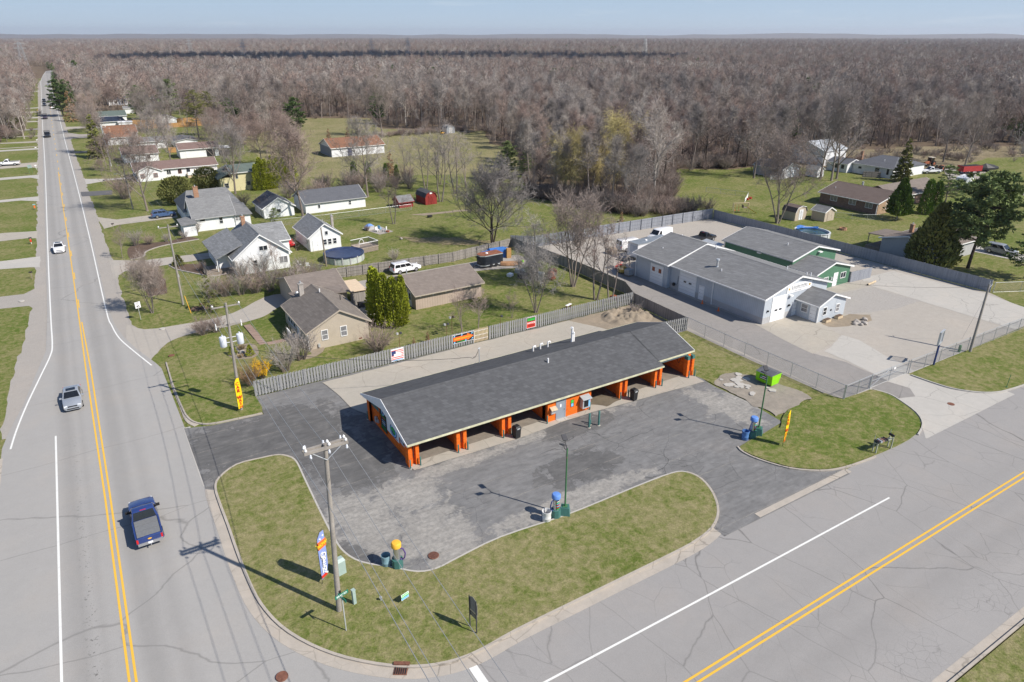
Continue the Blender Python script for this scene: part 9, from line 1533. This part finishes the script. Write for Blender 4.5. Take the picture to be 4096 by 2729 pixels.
# brush along the wood edge: nobody could count the stems
def pts_object(name, pts, protos, label, cat):
    """One stuff object that grows a plant on each of its points (geometry nodes)."""
    me = bpy.data.meshes.new(name); me.from_pydata([p[:3] for p in pts], [], [])
    for an, typ, vals in (('kind_id', 'INT', [p[3] for p in pts]), ('turn', 'FLOAT', [p[4] for p in pts]), ('size', 'FLOAT', [p[5] for p in pts])):
        at = me.attributes.new(an, typ, 'POINT'); at.data.foreach_set('value', vals)
    o = bpy.data.objects.new(name, me); COL.objects.link(o); tag(o, label, cat, None, 'stuff')
    col = bpy.data.collections.new(name + '_kinds')
    for i, (m, bark, leaf) in enumerate(protos):
        q = bpy.data.objects.new('%s_kind_%02d' % (name, i), m); col.objects.link(q)
    ng = bpy.data.node_groups.new(name, 'GeometryNodeTree'); ng.interface.new_socket('Geometry', in_out='INPUT', socket_type='NodeSocketGeometry'); ng.interface.new_socket('Geometry', in_out='OUTPUT', socket_type='NodeSocketGeometry')
    N = ng.nodes.new; gi, go, ip, ci = N('NodeGroupInput'), N('NodeGroupOutput'), N('GeometryNodeInstanceOnPoints'), N('GeometryNodeCollectionInfo')
    ci.inputs['Collection'].default_value = col; ci.inputs['Separate Children'].default_value = True; ci.inputs['Reset Children'].default_value = True
    def attr(n, t):
        a = N('GeometryNodeInputNamedAttribute'); a.data_type = t; a.inputs['Name'].default_value = n; return a.outputs['Attribute']
    cx = N('ShaderNodeCombineXYZ'); L = ng.links.new; L(attr('turn', 'FLOAT'), cx.inputs[2]); rt = N('FunctionNodeEulerToRotation'); L(cx.outputs[0], rt.inputs[0])
    ip.inputs['Pick Instance'].default_value = True; L(gi.outputs[0], ip.inputs['Points']); L(ci.outputs[0], ip.inputs['Instance']); L(attr('kind_id', 'INT'), ip.inputs['Instance Index']); L(rt.outputs[0], ip.inputs['Rotation']); L(attr('size', 'FLOAT'), ip.inputs['Scale']); L(ip.outputs[0], go.inputs[0])
    md = o.modifiers.new('grow', 'NODES'); md.node_group = ng; return o
def joined(p, bark, leaf, name):
    """Trunk and twigs of a Plant as one two-material mesh."""
    b = MB(); b.add(p.w.v, p.w.f); b.mi = 1; b.add(p.t.v, p.t.f); return (b.mesh(name, [bark, leaf]), bark, leaf)
def inside(x, y, poly):
    c = False; j = len(poly) - 1
    for i in range(len(poly)):
        (xi, yi), (xj, yj) = poly[i], poly[j]
        if (yi > y) != (yj > y) and x < (xj - xi) * (y - yi) / (yj - yi) + xi: c = not c
        j = i
    return c
CLEAR = [[(-80, -80), (-80, 250), (-34, 318), (-22, 320), (-14, 330), (-13, 620), (-22, 860), (-30, 1100), (-8, 1100), (-2, 960), (5, 860), (4, 740), (3.5, 440), (22, 425), (50, 415), (62, 340), (53, 300), (71, 306), (97, 345), (124, 328), (113, 289), (137, 264), (147, 258), (131, 224), (128, 202), (107, 167), (90, 140), (96, 122), (100, 116), (118, 124), (133, 134), (150, 150), (164, 141), (180, 139), (207, 152), (252, 141), (302, 113), (420, 61), (420, -80)],
         [(195, 1001), (310, 883), (539, 821), (800, 870), (1072, 1047), (971, 1110), (800, 935), (560, 905), (330, 960)], [(8, 1000), (-2, 960), (30, 1080), (260, 2100), (310, 2100), (60, 1080)]]
rg = random.Random(5)
cand = []; d = 95.0
while d < 6500:
    step = 5.4 + d * 0.0042 if d < 900 else (9.2 + (d - 900) * 0.010)
    half = 0.80 * d; n = int(2 * half / step)
    for i in range(n + 1):
        u = -half + i * step + rg.uniform(-.45, .45) * step; v = d + rg.uniform(-.45, .45) * step
        x = u * 0.850 + v * 0.527; y = -u * 0.527 + v * 0.850
        if any(inside(x, y, c) for c in CLEAR): continue
        sub = 1.0
        if x < 92 and 415 < y < 1050 and rg.random() < 0.18: continue
        cand.append((hypot(x, y), x, y))
    d += step
cand.sort()
FK = [('foreA', 0.26), ('foreB', 0.26), ('foreC', 0.22), ('foreD', 0.18), ('foreE', 0.08)]
def pick_kind(x, y):
    nz = mnoise.noise(Vector((x * 0.010, y * 0.010, 2.0))); r_ = rg.random() + nz * 0.45
    if x < 92 and y > 400: r_ = r_ * 0.7 + 0.25
    return 0 if r_ < 0.26 else 1 if r_ < 0.50 else 2 if r_ < 0.78 else 3 if r_ < 0.95 else 4
NEAR = cand[:175]
for (dd, x, y) in NEAR:
    k = FK[pick_kind(x, y)][0]; P_(k, x, y, rg.uniform(11.5, 17.0) * (0.8 if rg.random() < 0.25 else 1), 'bare tree standing among the many others of the leafless wood', group='trees of the leafless wood', rz=rg.uniform(0, 6.28))
mid_k = [joined(PL, TB[k][1], TB[k][2], 'wood_' + k) for k, PL in [('foreA', Plant(61).bare(16, 'forest', 0.28, 0.78, 0.042, 2)), ('foreB', Plant(62).bare(16, 'forest', 0.31, 0.78, 0.042, 2, fork=0.36)), ('foreC', Plant(63).bare(15, 'oval', 0.34, 0.72, 0.042, 2, fork=0.3)), ('foreD', Plant(64).bare(17, 'vase', 0.28, 0.76, 0.042, 2)), ('foreE', Plant(65).bare(17, 'vase', 0.29, 0.68, 0.044, 2))]]
far_k = [joined(Plant(70 + i).simple(15 + i % 2, 0.32 + 0.03 * (i % 3), 0.32, 13, 0.10, 3), BARK, m, 'far_%d' % i) for i, m in enumerate([TWIG_GREY, TWIG_BROWN, TWIG_RED, TWIG_GREY, TWIG_PALE])]
ev = joined(Plant(77).pine(15, 4.5, 0.2, 9, 9, 1.0, 0.25), BARK, NEEDLE, 'far_pine')
mid = []; far = []
for (dd, x, y) in cand[175:]:
    k = pick_kind(x, y); p = [x, y, 0.0, k, rg.uniform(0, 6.28), rg.uniform(0.72, 1.12)]
    if rg.random() < (0.012 + 0.05 * max(0, mnoise.noise(Vector((x * .004, y * .004, 8))) - 0.25)): p[3] = 5; p[5] = rg.uniform(.55, .95)
    if dd < 430: mid.append(p)
    else:
        p[5] *= 1.0 if dd < 1500 else 1.15
        far.append(p)
print('trees', len(NEAR), len(mid), len(far))
pts_object('leafless_wood', mid, mid_k + [ev], 'leafless grey-brown wood stretching back behind the yards', 'woodland')
pts_object('distant_woods', far, far_k + [ev], 'distant leafless woods reaching to the horizon', 'woodland')
brush = []
edge = [(91, 141), (95, 125), (100, 116), (116, 118), (128, 127), (142, 146), (151, 150), (162, 141), (178, 141)]
for (a, b) in zip(edge[:-1], edge[1:]):
    L = hypot(b[0] - a[0], b[1] - a[1]); n = int(L * 1.5)
    for i in range(n):
        t = rg.random(); w = rg.uniform(0, 7); dx, dy = (b[0] - a[0]) / L, (b[1] - a[1]) / L
        brush.append([a[0] + (b[0] - a[0]) * t - dy * w, a[1] + (b[1] - a[1]) * t + dx * w, 0, rg.randint(0, 1), rg.uniform(0, 6.28), rg.uniform(0.7, 1.5)])
for (dd, x, y) in cand[:1400]:
    for q in range(2): brush.append([x + rg.uniform(-4, 4), y + rg.uniform(-4, 4), 0, rg.randint(0, 1), rg.uniform(0, 6.28), rg.uniform(0.5, 1.3)])
for i in range(150): t = rg.random(); brush.append([190 + 125 * t + rg.uniform(-9, 9), 138 - 42 * t + rg.uniform(-14, 12), 0, rg.randint(0, 1), rg.uniform(0, 6.28), rg.uniform(0.4, 0.9)])
for i in range(46):
    t = rg.random(); brush.append([99 + 17 * t + rg.uniform(-2, 2), 113.5 - 5 * t + rg.uniform(-2.5, 3), 0, rg.randint(0, 1), rg.uniform(0, 6.28), rg.uniform(0.6, 1.3)])
for i in range(70): brush.append([rg.uniform(98, 140), 265 + rg.uniform(-4, 3) - 0.1 * rg.uniform(0, 30), 0, rg.randint(0, 1), rg.uniform(0, 6.28), rg.uniform(0.4, 0.9)])
bk = [joined(Plant(81).shrub(3, 2.2, 26, 0.02, 5), BARK, TWIG_BROWN, 'brush_a'), joined(Plant(82).shrub(2.6, 2.4, 30, 0.02, 5), BARK_DARK, TWIG_RED, 'brush_b')]
pts_object('undergrowth', brush, bk, 'tangled brown brush along the foot of the wood', 'brush')
# ---------------------------------------------------------------- the air: pale even haze
hz = bpy.data.materials.new('pale_haze'); hz.use_nodes = True; ht = hz.node_tree; ht.nodes.clear()
h_o = ht.nodes.new('ShaderNodeOutputMaterial'); h_v = ht.nodes.new('ShaderNodeVolumePrincipled'); h_v.inputs['Color'].default_value = (0.86, 0.90, 1.0, 1); h_v.inputs['Density'].default_value = 0.00006; h_v.inputs['Anisotropy'].default_value = 0.2
ht.links.new(h_v.outputs[0], h_o.inputs['Volume'])
b = MB(); b.box(-14500, 17000, -400, 17500, -2.0, 160.0); o = b.build('haze', hz); tag(o, 'thin pale haze over the distant woods', 'haze', None, 'stuff')
